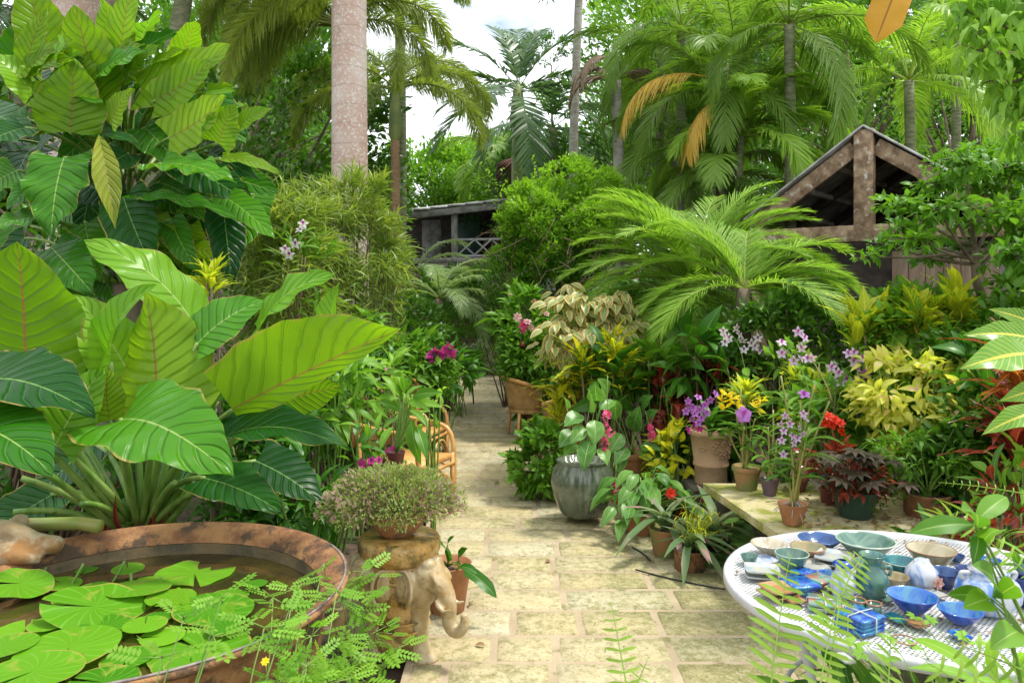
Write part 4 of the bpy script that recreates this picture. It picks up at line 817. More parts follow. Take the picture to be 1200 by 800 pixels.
# yellow crotons behind
CRB=[leafT(1,.3,6,2,'obov',.08,.25,droop=.2,wave=.05),leafT(1,.27,6,2,'lance',.05,.2,droop=.3,wave=.05)]
CR=[leafT(1,.24,6,2,'lance',.08,.25,droop=.2,wave=.06),leafT(1,.26,6,2,'lance',.05,.2,droop=.4,wave=.08)]
def croton(label,px,py,d,n,L,mk,seed,T=CR,heads=3,sp=.12,up=.2,el=(5,85),h0=None,name='croton'):
    C=P(px,py,d); g=np.random.default_rng(seed); b=np.array([C[0],C[1],float(hill(C[0],C[1]))]); t=thing(name,label,'croton',b,'crotons in the right-hand bed')
    mb=MB(); lm=MB()
    for i in range(heads):
        c=C+g.normal(0,1,3)*np.array([sp,sp*.7,sp*.7]); tube(mb,bez(b,(b+c)/2+g.normal(0,.03,3),c,7),np.linspace(.014,.007,7),6)
        y=spray(g,n,0,0,el); pos=c+y*.01-np.array([0,0,.16*L/.3])*g.uniform(0,1,(n,1)); pk=g.integers(0,len(T),n); pos=pos+y*.01
        for j,q in enumerate(T):
            k=pk==j
            if k.any(): put(lm,q,pos[k],y[k],[0,0,1.],(L*g.uniform(.65,1.1,n))[k],g.random(n)[k])
    mb.build('stems',M['bark'],t,b); lm.build('foliage',M[mk],t,b); return t
croton('yellow-veined croton with long leaves above the medinilla jar',700,442,5.9,26,.3,'croton_y',401,heads=4,sp=.14)
croton('yellow and green croton leaning toward the path over the orange chair',650,452,6.3,24,.3,'croton_y',402,heads=4,sp=.13)
croton('croton with the brightest yellow tuft, topmost in the croton group',684,412,6.0,20,.2,'croton_y2',403,heads=1)
croton('dark red croton behind the buff terracotta pot',830,440,5.6,26,.24,'croton_red',404,heads=5,sp=.13)
croton('yellow croton to the left below the brown shed door',1035,412,4.9,26,.28,'croton_y2',405,heads=4,sp=.12,el=(35,88),T=CRB)
croton('bright yellow croton just right of the brown shed door',1098,372,4.8,30,.26,'croton_y2',406,heads=6,sp=.14,el=(30,88),T=CRB)
croton('croton with yellow-orange leaves between orchid pots and slab',868,470,5.0,20,.16,'croton_y2',407,heads=3,sp=.08,el=(30,88))
croton('orange-red croton with dark barred leaves at the right edge',1215,450,3.3,22,.28,'croton_or',408,heads=3,sp=.1)
croton('red croton low at the right edge beneath the striped leaves',1195,510,3.6,24,.26,'croton_red',409,heads=3,sp=.12)
# big green leaf sprouting above red croton
t=mound('broad_leaved_plant','broad green leaves among the red croton',815,420,5.7,(.22,.2,.2),'glossy',OVM,60,.22,303,ncl=10,rcl=.1,stems=True,grp='plants in the right-hand bed',cat='leafy plant')
# striped big leaves at the right edge
b=np.array([P(1260,640,2.9)[0],2.9,0.]); t=thing('striped_croton','large green leaves with yellow veins entering from the right edge','croton',b)
bigleaves(t,b,[(1215,415,1124,432,2.8,-.1),(1218,400,1128,393,2.9,0),(1225,385,1158,362,2.95,.1),(1230,480,1150,510,2.8,0),(1240,360,1195,340,3.,.1),(1232,450,1170,470,3.,0)],.36,'stripe','lance',src=b+[0,0,1.1],nh=(0,-.8,.6),wave=.05,sr=.01,stalk='stalk_b')
# cream-edged drooping shrub
g=np.random.default_rng(11); b=np.array([P(700,500,6.5)[0],6.5,0.]); t=thing('cream_edged_shrub','shrub of hanging green leaves with wide cream-pink margins','shrub',b); mb=MB(); sm=MB()
T_=[leafT(1,.5,6,3,'ovate',.06,.25,droop=.1),leafT(1,.46,6,3,'ovate',.1,.3)]
cs=[(662,352,.0),(690,372,.1),(655,380,-.1),(720,362,.1),(740,380,0),(700,395,-.1),(735,400,-.1),(672,398,.0),(650,400,0),(712,378,0),(750,362,.2),(676,366,.05),(760,392,.1),(748,410,-.1),(668,338,.1),(684,348,0),(728,346,.1),(712,350,0),(660,410,0),(690,388,-.15),(722,388,-.15)]
for x,y,z in cs:
    c=P(x,y,6.2+z); tube(sm,bez(b,(b+c)/2+[0,0,.2],c,7),np.linspace(.012,.004,7),6); n=30
    a=g.uniform(0,2*PI,n); dd=np.stack([np.cos(a)*.55,np.sin(a)*.55-.1,-g.uniform(.2,1.1,n)],-1); p=c+nrm(dd)*g.uniform(.0,.20,(n,1))+[0,0,.04]
    for k in range(2): kk=np.arange(n)%2==k; put(mb,T_[k],p[kk],dd[kk],nrm(dd*[1,1,0]+[0,-.35,.25])[kk],g.uniform(.08,.155,n)[kk],g.random(n)[kk])
mb.build('foliage',M['cream_edge'],t,b); sm.build('stems',M['bark'],t,b)
t=mound('flowering_ginger','leafy plant with pale pink and magenta flowers beside the path bend',612,385,8.6,(.28,.25,.42),'midleaf',[leafT(1,.3,4,1,'lance',.1,.2,droop=.3)],420,.2,304,ncl=20,rcl=.1,grp=None,cat='flowering plant')
g=np.random.default_rng(13)
for x,y,s,kx in ((606,372,.1,'palepink'),(618,378,.09,'palepink'),(622,384,.08,'palepink'),(613,381,.11,'pinkfl'),(613,388,.08,'pinkfl'),(612,402,.07,'pinkfl'),(640,368,.07,'palepink'),(598,346,.07,'palepink'),(625,352,.06,'palepink'),(648,392,.06,'palepink')): flower(t,kx,P(x,y,8.1)-np.array(t.location),s*1.2,g)
# ---- concrete slab bench
Z=.45; fl=G(912,625,Z); bl=G(824,566,Z); t=thing('concrete_slab_shelf','mossy yellowed concrete slab carrying the orchid pots','slab shelf',(fl[0]+.8,(fl[1]+bl[1])/2,0)); oo=np.array(t.location)
x0=fl[0]; x1=3.1; mb=MB(); n=40; xs_=np.linspace(x0,x1,n); ysn=12; g=np.random.default_rng(17)
fr=fl[1]+.03*(xs_-x0)/1.2+g.normal(0,.004,n); bk=bl[1]+0*xs_; off=(bl[0]-fl[0])
V=[];f=np.linspace(0,1,ysn)
for zi,zz in enumerate((Z,Z-.045)):
    for ii in range(n):
        for k in range(ysn): V.append((xs_[ii]+off*f[k]*(1-ii/n)+g.normal(0,.002),fr[ii]+(bk[ii]-fr[ii])*f[k],zz+g.normal(0,.0012)))
V=np.array(V); Nn=n*ysn; Q=[]
for ii in range(n-1):
    for k in range(ysn-1):
        a_=ii*ysn+k; Q.append((a_,a_+ysn,a_+ysn+1,a_+1)); Q.append((Nn+a_,Nn+a_+1,Nn+a_+ysn+1,Nn+a_+ysn))
    a_=ii*ysn; Q.append((a_,Nn+a_,Nn+a_+ysn,a_+ysn)); a_+=ysn-1; Q.append((a_,a_+ysn,Nn+a_+ysn,Nn+a_))
for k in range(ysn-1): Q.append((k,k+1,Nn+k+1,Nn+k))
mb.add(V,Q); mb.build('slab',M['slab'],t,oo,smooth=False)
for x,y in ((x0+.22,fl[1]+.25),(x0+.25,bl[1]-.18),(2.6,fl[1]+.3)):
    mb=MB(); box(mb,(x,y,(Z-.045)/2),(.2,.2,Z-.047)); mb.build('support',M['slab_dk'],t,oo)
mb=MB(); g=np.random.default_rng(19); n=260; p=np.stack([g.uniform(fl[0]+.15,2.3,n),fl[1]+g.beta(1.2,2,n)*(bl[1]-fl[1]),np.full(n,Z+.006)],-1); y_=g.normal(0,1,(n,3)); y_[:,2]=.1; put(mb,LF,p,y_,np.array([0,0,1.])+g.normal(0,.25,(n,3)),g.uniform(.02,.05,n),g.random(n))
tag(mb.build('leaf_litter',M['litter']),'brown dead leaves lying on the mossy slab','leaf litter',kind='stuff')
# tall buff pot behind the slab, on a dark plinth
def plinth(label,px,d,w,h):
    mb=MB(); c=P(px,500,d); box(mb,(0,0,h/2),(w,w,h)); o=mb.build('concrete_plinth',M['slab_dk']); o.location=(c[0],c[1],0); return tag(o,label,'plinth')
plinth('dark damp concrete plinth under the tall buff terracotta pot',833,5.15,.3,.30)
b=P(833,500,5.15); b[2]=.302; t=thing('potted_orchid','tall buff terracotta pot with relief scrolls and violet orchids','orchid',b)
mb=MB(); lathe(mb,[(.001,0),(.10,0),(.105,.02),(.108,.12),(.118,.13),(.118,.145),(.112,.15),(.135,.33),(.148,.335),(.15,.365),(.138,.37),(.13,.33),(.001,.32)],(0,0,0),48); pt=mb.build('pot',M['terra_buff'],t)
mb=MB(); g=np.random.default_rng(4)
for k in range(14):
    a=-PI/2+R(g.uniform(-60,60)); z=.19+.1*g.random(); r=.118+.02*(z-.15)/.18; q=np.linspace(0,2*PI,14); rr=.022*(1-q/9); pts=np.stack([r*np.cos(a+rr*np.cos(q)/r),r*np.sin(a+rr*np.cos(q)/r),z+rr*np.sin(q)],-1); tube(mb,pts,.0045,5)
mb.build('relief_scroll',M['terra_buff'],pt)
rosette(t,'foliage','glossy',np.array([0,0,.34]),26,.22,leafT(1,.2,5,1,'strap',.1,.2,droop=.4),9)
for x,y in ((806,470),(812,478),(818,466),(820,480),(810,490),(826,474),(814,486),(822,490),(804,482),(828,484),(818,496),(838,462),(832,468),(808,476)): flower(t,'violet',P(x,y,4.95)-b,.062,g)
for x,y in ((812,498),(806,504),(820,502)): flower(t,'magenta',P(x,y,4.95)-b,.06,g)
for k in range(5): stemtube(t,'flower_stem',(np.array([0,0,.33]),np.array([-.02*k,-.05,.5]),P(806+6*k,478,5.)-b),.003,.002)
# orchids on the slab
def cane(t,b,o,spec,mk='stalk_b',r=.006,leafs=6,L=.14,seed=0,lm='midleaf'):
    g=np.random.default_rng(seed); T=leafT(1,.2,5,1,'strap',.1,.2,droop=.4)
    for x,y,dd in spec:
        e=P(x,y,dd)-b; s=o+g.normal(0,.012,3)*[1,1,0]; m_=(s+e)/2+g.normal(0,.02,3); pts=bez(s,m_,e,12); mb=MB(); tube(mb,pts,np.linspace(r,r*.7,12)*(1+.18*(np.arange(12)%2)),7); mb.build('cane',M[mk],t)
        mb=MB()
        for k in range(leafs):
            f=g.uniform(.45,1.); p=pts[int(f*11)]; sd=1 if k%2 else -1; y_=np.array([sd*g.uniform(.5,1),g.normal(0,.5),g.uniform(.2,.9)]); put(mb,T,p,y_,[0,0,1.],L*g.uniform(.7,1.1),g.random())
        mb.build('cane_leaves',M[lm],t)
SL='flower pots on the mossy slab'
t,b,o=potted('potted_orchid','mossy terracotta pot of orchids with one round violet bloom, leftmost on the slab',875,573,Z,.082,.135,'terra_moss','rim','orchid',SL)
d=b[1]; cane(t,b,o,[(852,500,d),(862,480,d),(872,500,d-.05),(885,490,d),(868,455,d+.1),(895,505,d)],seed=1,L=.16); flower(t,'phal',P(871,486,d-.12)-b,.10,np.random.default_rng(1),sp=.1)
mb=MB(); gy=np.random.default_rng(2)
for x,y in ((846,470),(852,462),(858,468),(850,478),(862,474),(888,478),(892,470)):
    for k in range(6): put(mb,leafT(1,.34,3,1,'ovate',.1,.2),P(x,y,d)-b,gy.normal(0,1,3)+[0,0,.7],gy.normal(0,1,3),.06,gy.random())
mb.build('yellow_leaves',M['yellowfl'],t)
t,b,o=potted('potted_orchid','small purple-grey plastic pot with leafless orchid canes, second from the slab corner',902,580,Z,.052,.095,'plas_p','plain','orchid',SL)
cane(t,b,o,[(890,520,b[1]),(900,500,b[1]),(910,515,b[1]),(906,480,b[1]+.1),(918,530,b[1]),(895,545,b[1])],seed=3,leafs=4)
t,b,o=potted('potted_orchid','small orange terracotta pot at the slab front with pale roots and lilac orchid sprays',929,614,Z,.072,.105,'terra','plain','orchid',SL)
d=b[1]; cane(t,b,o,[(925,560,d),(945,530,d),(948,500,d-.05),(938,470,d-.05),(915,440,d),(955,450,d),(972,470,d)],seed=5,leafs=5,L=.17,r=.0065)
stemtube(t,'flower_stem',(P(945,500,d)-b,P(960,440,d)-b,P(915,405,d+.1)-b),.004,.002,'stalk'); stemtube(t,'flower_stem',(P(975,470,d)-b,P(968,440,d)-b,P(935,400,d+.1)-b),.004,.002,'stalk_b')
gq=np.random.default_rng(12)
for x,y in ((916,402),(920,411),(935,389),(942,396),(940,407),(937,420),(946,421),(930,423),(916,414),(951,418)): flower(t,'lilac',P(x,y,d+.1)-b,.062,gq)
for x,y in ((919,487),(926,497),(918,505),(936,500),(928,511),(940,508),(916,516),(930,519),(924,490),(944,492),(934,514),(918,532),(914,496),(942,485)): flower(t,'lilac',P(x,y,d-.1)-b,.048,gq)
flower(t,'violet',P(942,463,d-.05)-b,.07,gq)
mb=MB()
for k in range(12): a=gq.uniform(0,2*PI); e=o+np.array([.09*math.cos(a),.09*math.sin(a),-.02-.06*gq.random()]); tube(mb,bez(o+[0,0,.03],(o+e)/2+[0,0,.03],e,6),.0022,4)
mb.build('roots',M['bark_pale'],t)
t,b,o=potted('potted_orchid','slim dendrobium with a white and purple flower fan, behind the front orange pot',965,560,Z,.06,.09,'plas_r','plain','orchid',SL)
d=b[1]; cane(t,b,o,[(975,450,d),(960,425,d+.1),(985,460,d),(950,460,d)],seed=7,L=.2,leafs=5); stemtube(t,'flower_stem',(P(985,460,d)-b,P(975,430,d)-b,P(1010,425,d)-b),.004,.002)
for x,y in ((974,430),(982,437),(994,415),(1000,424),(1004,432),(1012,420),(1018,430),(1024,426),(1030,422),(990,444),(996,448),(1004,444),(986,448),(1014,438),(1000,414)): flower(t,'lilac' if x%3 else 'violet',P(x,y,d-.1)-b,.078,gq)
t,b,o=potted('potted_orchid','white orchid with purple lips rising behind the tall buff pot',880,560,Z-.1,.07,.1,'plas_k','plain','orchid')
d=b[1]+.3; cane(t,b,o,[(858,440,d),(870,430,d),(850,420,d)],seed=8,L=.2); stemtube(t,'flower_stem',(o,P(880,400,d)-b,P(852,388,d)-b),.004,.002)
for x,y in ((848,388),(854,396),(866,392),(862,384),(870,398),(880,402),(872,410),(884,406),(890,412),(896,418),(900,411),(850,402),(888,396),(848,394)): flower(t,'white',P(x,y,d)-b,.075,gq)
t,b,o=potted('potted_begonia','dark begonia with star-shaped blackish leaves in a deep green plastic pot',1002,605,Z,.118,.14,'plas_g','plain',grp=SL)
g=np.random.default_rng(23); STAR=join(*[xf(leafT(.5,.2,4,1,'lance',.05,.15,droop=.2),rz=R(a)) for a in (-130,-85,-40,0,40,85,130)])
mb=MB(); sm=MB()
for k in range(34):
    a=g.uniform(0,2*PI); e=R(g.uniform(15,80)); r=g.uniform(.12,.28); p=o+np.array([math.cos(a)*math.cos(e)*r,math.sin(a)*math.cos(e)*r*.8,math.sin(e)*r*.9]); tube(sm,bez(o,(o+p)/2+[0,0,.04],p,6),.0035,5,c=g.random()); put(mb,STAR,p,[math.cos(a),math.sin(a),-.1],np.array([0,-.2,1.])+g.normal(0,.3,3),.15,g.random())
mb.build('foliage',M['begonia'],t); sm.build('stems',mat('red_stem',(.28,.05,.05),(.4,.1,.08),.4),t)
bushy(t,'lower_foliage','croton_red',o,o+[0,0,.05],(.2,.15,.08),160,.05,OV3,24,ncl=10)
t,b,o=potted('potted_begonia','small maroon pot with bronze foliage left of the green plastic pot',972,590,Z,.062,.10,'plas_r','plain',grp=SL); bushy(t,'foliage','croton_red',o,o+[0,0,.13],(.13,.1,.1),130,.065,OV3,25)
t,b,o=potted('potted_plant','low reddish pot half hidden behind the orange orchid pot',935,575,Z,.06,.08,'plas_r','plain',grp=SL); bushy(t,'foliage','tree_dark',o,o+[0,0,.08],(.1,.08,.08),90,.05,OV3,26)
t,b,o=potted('potted_fern','wide squat rust-orange terracotta pot with a green bushy plant, right end of the slab',1086,603,Z,.112,.115,'rust','cyl',grp=SL); bushy(t,'foliage','midleaf',o,o+[0,0,.22],(.26,.2,.17),700,.06,[leafT(1,.3,4,1,'lance',.1,.2,droop=.3)],27,ncl=26)
t=mound('small_bedding_plant','tiny seedlings creeping on the slab right of the green plastic pot',1035,585,3.85,(.12,.1,.05),'tree_mid',OV,240,.022,320,ncl=12,rcl=.04,stems=False,grp=None,cat='seedlings')
# coleus mass
def mass(label,name,px,py,d,Rr,mk,n,size,seed,T=OVM,cat='leafy plant',**k): return mound(name,label,px,py,d,Rr,mk,T,n,size,seed,cat=cat,grp='plants in the right-hand bed',**{**dict(ncl=26,rcl=.1),**k})
mass('yellow coleus with pinkish centres massed behind the slab','coleus',1085,470,4.4,(.4,.22,.3),'coleus',1000,.085,330,ncl=50,up=0.,flat=.6,jit=.8,smk='stalk')
mass('sparser yellow-green coleus above the squat terracotta pot','coleus',1120,430,4.7,(.36,.2,.22),'coleus',900,.08,331,ncl=40,smk='stalk')
mass('green bush below the yellow coleus','bushy_plant',1110,530,4.5,(.38,.2,.22),'midleaf',900,.07,332,T=[leafT(1,.3,4,1,'lance',.1,.2,droop=.3)])
t=mass('leafy plant with bright red blooms behind the begonia','flowering_plant',975,500,4.6,(.2,.15,.25),'midleaf',300,.09,333,cat='flowering plant')
for x,y in ((970,488),(978,492),(974,498),(984,496),(966,495),(988,505)): flower(t,'red',P(x,y,4.35)-np.array(t.location),.07,gq)
mass('dark glossy plant between the coleus and the striped leaves','bushy_plant',1160,470,4.1,(.2,.2,.3),'glossy',240,.12,334)
mass('long-leaved bright green plant at the right edge of the slab','bushy_plant',1190,590,3.3,(.16,.15,.14),'midleaf',40,.15,335,T=[leafT(1,.16,6,1,'strap',.1,.2,droop=.3)])
mass('reddish-leaved bedding plant behind the tan plates','bushy_plant',1165,625,2.95,(.2,.1,.08),'croton_red',90,.06,336)
mass('green grassy plant just beyond the plates at the table edge','bushy_plant',1095,645,3.25,(.10,.1,.08),'glossy',16,.14,337,T=[leafT(1,.14,6,1,'strap',.1,.2,droop=.3)],ncl=8)
# ground pots in front
GP='pots standing on the paving'
t,b,o=potted('potted_plant','terracotta pot of drooping bright green leaves with one red flower, left of the bromeliads',752,628,0,.13,.16,'terra','rim',grp=GP)
g=np.random.default_rng(31); mb=MB(); sm=MB()
for k in range(75):
    a=g.uniform(0,2*PI); r=g.uniform(.05,.3); z=.3-.7*r*r/.3+g.uniform(-.03,.12); p=o+np.array([.03+math.cos(a)*r*1.1,math.sin(a)*r,z-.1]); tube(sm,bez(o,(o+p)/2+[0,0,.05],p,5),.0028,4); put(mb,OVM[k%3],p,[math.cos(a),math.sin(a)-.3,-.45],np.array([0,-.3,1.])+g.normal(0,.25,3),g.uniform(.13,.19),g.random())
mb.build('foliage',M['medinilla'],t); sm.build('stems',M['stalk'],t); fo=flower(t,'red',P(786,578,b[1]-.15)-b,.085,g,sp=.1)
for x,y,s in ((779,556,.05),(768,545,.0),(812,583,.05)):
    if s: flower(t,'red',P(x,y,b[1])-b,s*.7,g)
BR=leafT(1,.17,8,1,'strap',.16,.35,droop=.75)
def brom(label,px,py,rt,h,mk,L,n,seed,dx=0,style='plain',lm='brom',**k):
    t,b,o=potted('potted_bromeliad',label,px,py,0,rt,h,mk,style,cat='bromeliad',grp=GP); rosette(t,'foliage',lm,o,n,L,BR,seed,el=(15,75),base_r=.02); return t,b,o
brom('greenish pot with a striped bromeliad, behind the orange pot',780,655,.10,.19,'terra_moss',.30,16,41)
t,b,o=brom('orange terracotta pot with a grey-green bromeliad and tiny yellow sprays, front on the paving',808,671,.088,.14,'rust',.24,14,42,style='cyl')
mb=MB()
for k in range(70): p=o+np.array([.06,0,.17])+g.normal(0,1,3)*[.07,.06,.05]; tube(mb,bez(o,(o+p)/2+[0,0,.06],p,4),.0012,3); put(mb,leafT(1,.16,3,1,'lance',.1,.1,droop=.3),p,g.normal(0,1,3)+[0,0,.5],[0,0,1.],.05,g.random())
mb.build('yellow_spray',M['croton_y2'],t)
brom('dark pot with an arching bromeliad beside the slab',838,655,.09,.13,'plas_k',.30,16,43)
brom('pinkish bronze bromeliad in a low pot tucked under the slab corner',822,620,.09,.12,'plas_r',.28,18,44,lm='croton_red')
FD=lambda L,e0,e1,s,**k: frondT(L=L,nl=34,ll=.07,w=.014,el0=e0,el1=e1,v=.05,ang=82,dr=.1,seed=s,start=.06,kseg=3,rw=.003,**k)
def fern(label,b,n,L,mk,seed,els=(70,50,30),az=None,ll=.07,w=.016,sc=1.,name='fern',endf=75,nl=34,grp='sword ferns'):
    t=thing(name,label,'fern',b,grp); g=np.random.default_rng(seed)
    azs=az or [i*137.5+g.uniform(-20,20) for i in range(n)]
    for i,a in enumerate(azs):
        e=els[i%len(els)] if az is None else els[i]; me=fmesh(('fern',mk,e,i%2,L,ll),mk,L=L,el0=e,el1=e-endf,seed=e+i%2,ll=ll,w=w,v=.05,ang=84,dr=.12,nl=nl,start=.06,rw=.003)
        link('frond',me,t,(0,0,0),(0,0,R(-a)),sc*g.uniform(.8,1.15))
    return t
fern('bright green fern on the ground beneath the slab corner',G(868,668,0),16,.42,'fern_dark',51)
fern('dark fern filling the gap left of the table beneath the slab',G(905,640,0)+[0,.3,0],16,.45,'fern_dark',52)
fern('fern under the slab front edge behind the table',G(980,640,0)+[0,.1,0],14,.4,'fern_dark',53)
fern('fern under the slab edge behind the red-flowered pot',G(800,610,0)+[0,.1,0],14,.45,'fern_dark',54)
# wicker tub chair right of the path
def rt(mb,pts,r,m=0,n=10): 
    pts=np.asarray(pts,float); tt=np.linspace(0,1,len(pts)); q=np.linspace(0,1,n); Pn=np.stack([np.interp(q,tt,pts[:,k]) for k in range(3)],-1)
    for _ in range(2): Pn[1:-1]=(Pn[:-2]+2*Pn[1:-1]+Pn[2:])/4
    tube(mb,Pn,r,8,m=m)
def tub_chair(label,px,py,rz,s=1.):
    b=G(px,py,0); t=thing('wicker_chair',label,'chair',b,'cane chairs beside the path',rz); t.scale=(s,)*3
    a=np.linspace(R(200),R(-20),26); n=6; mb=MB(); V=[]
    for i,q in enumerate(a):
        hh=.62+.12*math.sin((q-R(-20))/R(220)*PI)
        for k in range(n):
            f=k/(n-1); r=.23+.07*f; V.append((r*math.cos(q),r*math.sin(q),.36+(hh-.36)*f))
    for off in (0,):
        Q=[(i*n+k,i*n+k+1,(i+1)*n+k+1,(i+1)*n+k) for i in range(25) for k in range(n-1)]
    mb.add(V,Q); bo=mb.build('backrest',M['wicker'],t); so=bo.modifiers.new('thick','SOLIDIFY'); so.thickness=.018
    mb=MB(); tube(mb,[( .305*math.cos(q),.305*math.sin(q),.625+.12*math.sin((q-R(-20))/R(220)*PI)) for q in a],.024,8); mb.build('top_rail',M['rattan'],t)
    mb=MB(); lathe(mb,[(.001,.33),(.24,.33),(.25,.35),(.24,.375),(.001,.385)],(0,0,0),28); mb.build('seat',M['wicker'],t)
    for x,y in ((.17,.17),(-.17,.17),(.19,-.17),(-.19,-.17)):
        mb=MB(); tube(mb,[(x,y,.34),(x*1.12,y*1.12,0)],[.02,.015],8); mb.build('leg',M['rattan'],t)
    mb=MB(); rt(mb,[(.19,-.18,.12),(.19,.18,.12),(-.19,.18,.12),(-.19,-.18,.12),(.19,-.18,.12)],.009); mb.build('stretcher',M['rattan'],t); return t
tub_chair('woven wicker tub chair standing on the paving right of the path',619,514,R(108),.9)
t=tub_chair('orange cane chair tucked under the yellow croton leaves',655,535,R(-110),.85)
g=np.random.default_rng(77)
# more plants crowding the right-hand bed
LN5=leafT(1,.3,5,2,'lance',.1,.2,droop=.3)
for i,(lb,px,py,d,Rr,mk,n,sz,T) in enumerate([
 ('plant with long glossy leaves right behind the ribbed green jar',712,440,5.9,(.2,.15,.2),'glossy',60,.2,OVM),
 ('bronze-leaved plant in the shade between the two medinillas and the buff pot',785,470,5.7,(.2,.15,.22),'croton_red',150,.11,OVM),
 ('green broad leaves arching above the second medinilla',770,430,5.9,(.22,.15,.16),'midleaf',60,.2,OVM),
 ('yellow-speckled leafy plant low behind the terracotta medinilla',790,530,5.4,(.16,.12,.16),'croton_y',110,.11,OVM),
 ('lime bushy plant between white orchid and pygmy date palm',915,440,5.2,(.22,.15,.2),'light',170,.09,OVM),
 ('yellow-green bushy plant behind the lilac orchids',955,470,5.0,(.26,.15,.2),'croton_y2',150,.11,LN5),
 ('green leafy plant directly behind the red blooms',1010,470,4.9,(.22,.15,.2),'midleaf',220,.09,OVM),
 ('lime-leaved plant between the yellow crotons and coleus',1060,430,4.8,(.24,.15,.14),'light',200,.08,OVM),
 ('orange and green leafed plant over the squat pot, right of the coleus',1145,500,4.0,(.16,.15,.2),'coleus',160,.08,OVM),
 ('spreading bright leaves at the right edge above the fern frond',1190,560,3.2,(.16,.15,.12),'light',70,.10,OVM),
 ('dark red leaves low at the right edge of the photo',1190,600,3.1,(.16,.12,.1),'croton_red',90,.09,LN5),
 ('striped spider plant at the bottom right bed',1150,640,2.9,(.12,.1,.08),'stripe',24,.17,leafT(1,.1,6,1,'strap',.1,.2,droop=.5)),
 ('leafy plant beyond the wicker chair at the path side',645,430,8.0,(.2,.2,.2),'midleaf',200,.11,OVM)]):
    mass(lb,'bushy_plant',px,py,d,Rr,mk,n,sz,800+i,T=T,ncl=20,rcl=.08,smk='stalk')
for x,y in ((1150,530),(1153,500),(1160,548)): pass
# ------------------------------------------------------------------ giant-leaved plants, left
def gleaf(t,org,bx,by,tx,ty,d0,d1,wpx,mk,nh=(0,-1,.25),kind='heart',stalk=None,bend=.06,fold=.12,wave=.02,wn=3,lobe=.12,corr=.006,curl=.0,src=None,seed=0,mid=None,nc=7,nl=26,sr=.012,**k):
    B=P(bx,by,d0);T=P(tx,ty,d1);L=np.linalg.norm(T-B); wr=wpx/FPX*(d0+d1)/2/L; mb=MB()
    blade(mb,B,T,wr,nh,kind,(seed*37%10)/10,nl=nl,nc=nc,bend=bend,fold=fold,wave=wave,wn=wn,lobe=lobe,corr=corr,cn=11,curl=curl,ph=seed*1.7,**{**dict(rag=.035),**k})
    lf=mb.build('leaf',M[mk],t,org)
    # raised midrib
    Y=nrm(T-B); X=nrm(np.cross(Y,np.array(nh,float))); Zz=np.cross(X,Y); tt=np.linspace(0,1,12)[:,None]
    md=B+(T-B)*tt+Zz*(bend*L*4*tt*(1-tt)+0.0); m2=MB(); tube(m2,md,np.linspace(sr*.8,sr*.15,12),6); m2.build('midrib',M['stalk_b' if mk in('phil_lime','phil_yel') else 'stalk'],lf)
    if src is not None:
        s=np.asarray(src,float); m3=MB(); mpt=(s+B)/2+np.array([0,0,.10])-Y*.12*L; tube(m3,bez(s,mpt,B,14),np.linspace(sr*1.5,sr*.8,14),8); m3.build('petiole',M['stalk'],t,org)
    return lf
c1=P(165,618,3.55); org=np.array([c1[0],c1[1],0]); t=thing('giant_leaf_plant','huge elephant-ear plant with paddle leaves just behind the iron water bowl','giant-leaved plant',org,'giant-leaved plants on the left')
mb=MB(); lathe(mb,[(.001,0),(.12,0),(.11,.3),(.085,.46),(.05,.52),(.001,.54)],(0,0,0),16); mb.build('stem_base',M['sheath'],t)
mb=MB(); g=np.random.default_rng(4)
for k in range(26): a=g.uniform(0,2*PI); s=np.array([.07*math.cos(a),.07*math.sin(a),g.uniform(.2,.5)]); put(mb,leafT(1,.16,4,1,'lance',.1,.5,droop=.2),s,[math.cos(a)*.6,math.sin(a)*.6,1],[math.cos(a),math.sin(a),.2],g.uniform(.12,.28),g.random())
mb.build('dry_sheath',M['croton_red'],t)
S=lambda dx=0,dy=0: P(165+dx,612+dy,3.5)
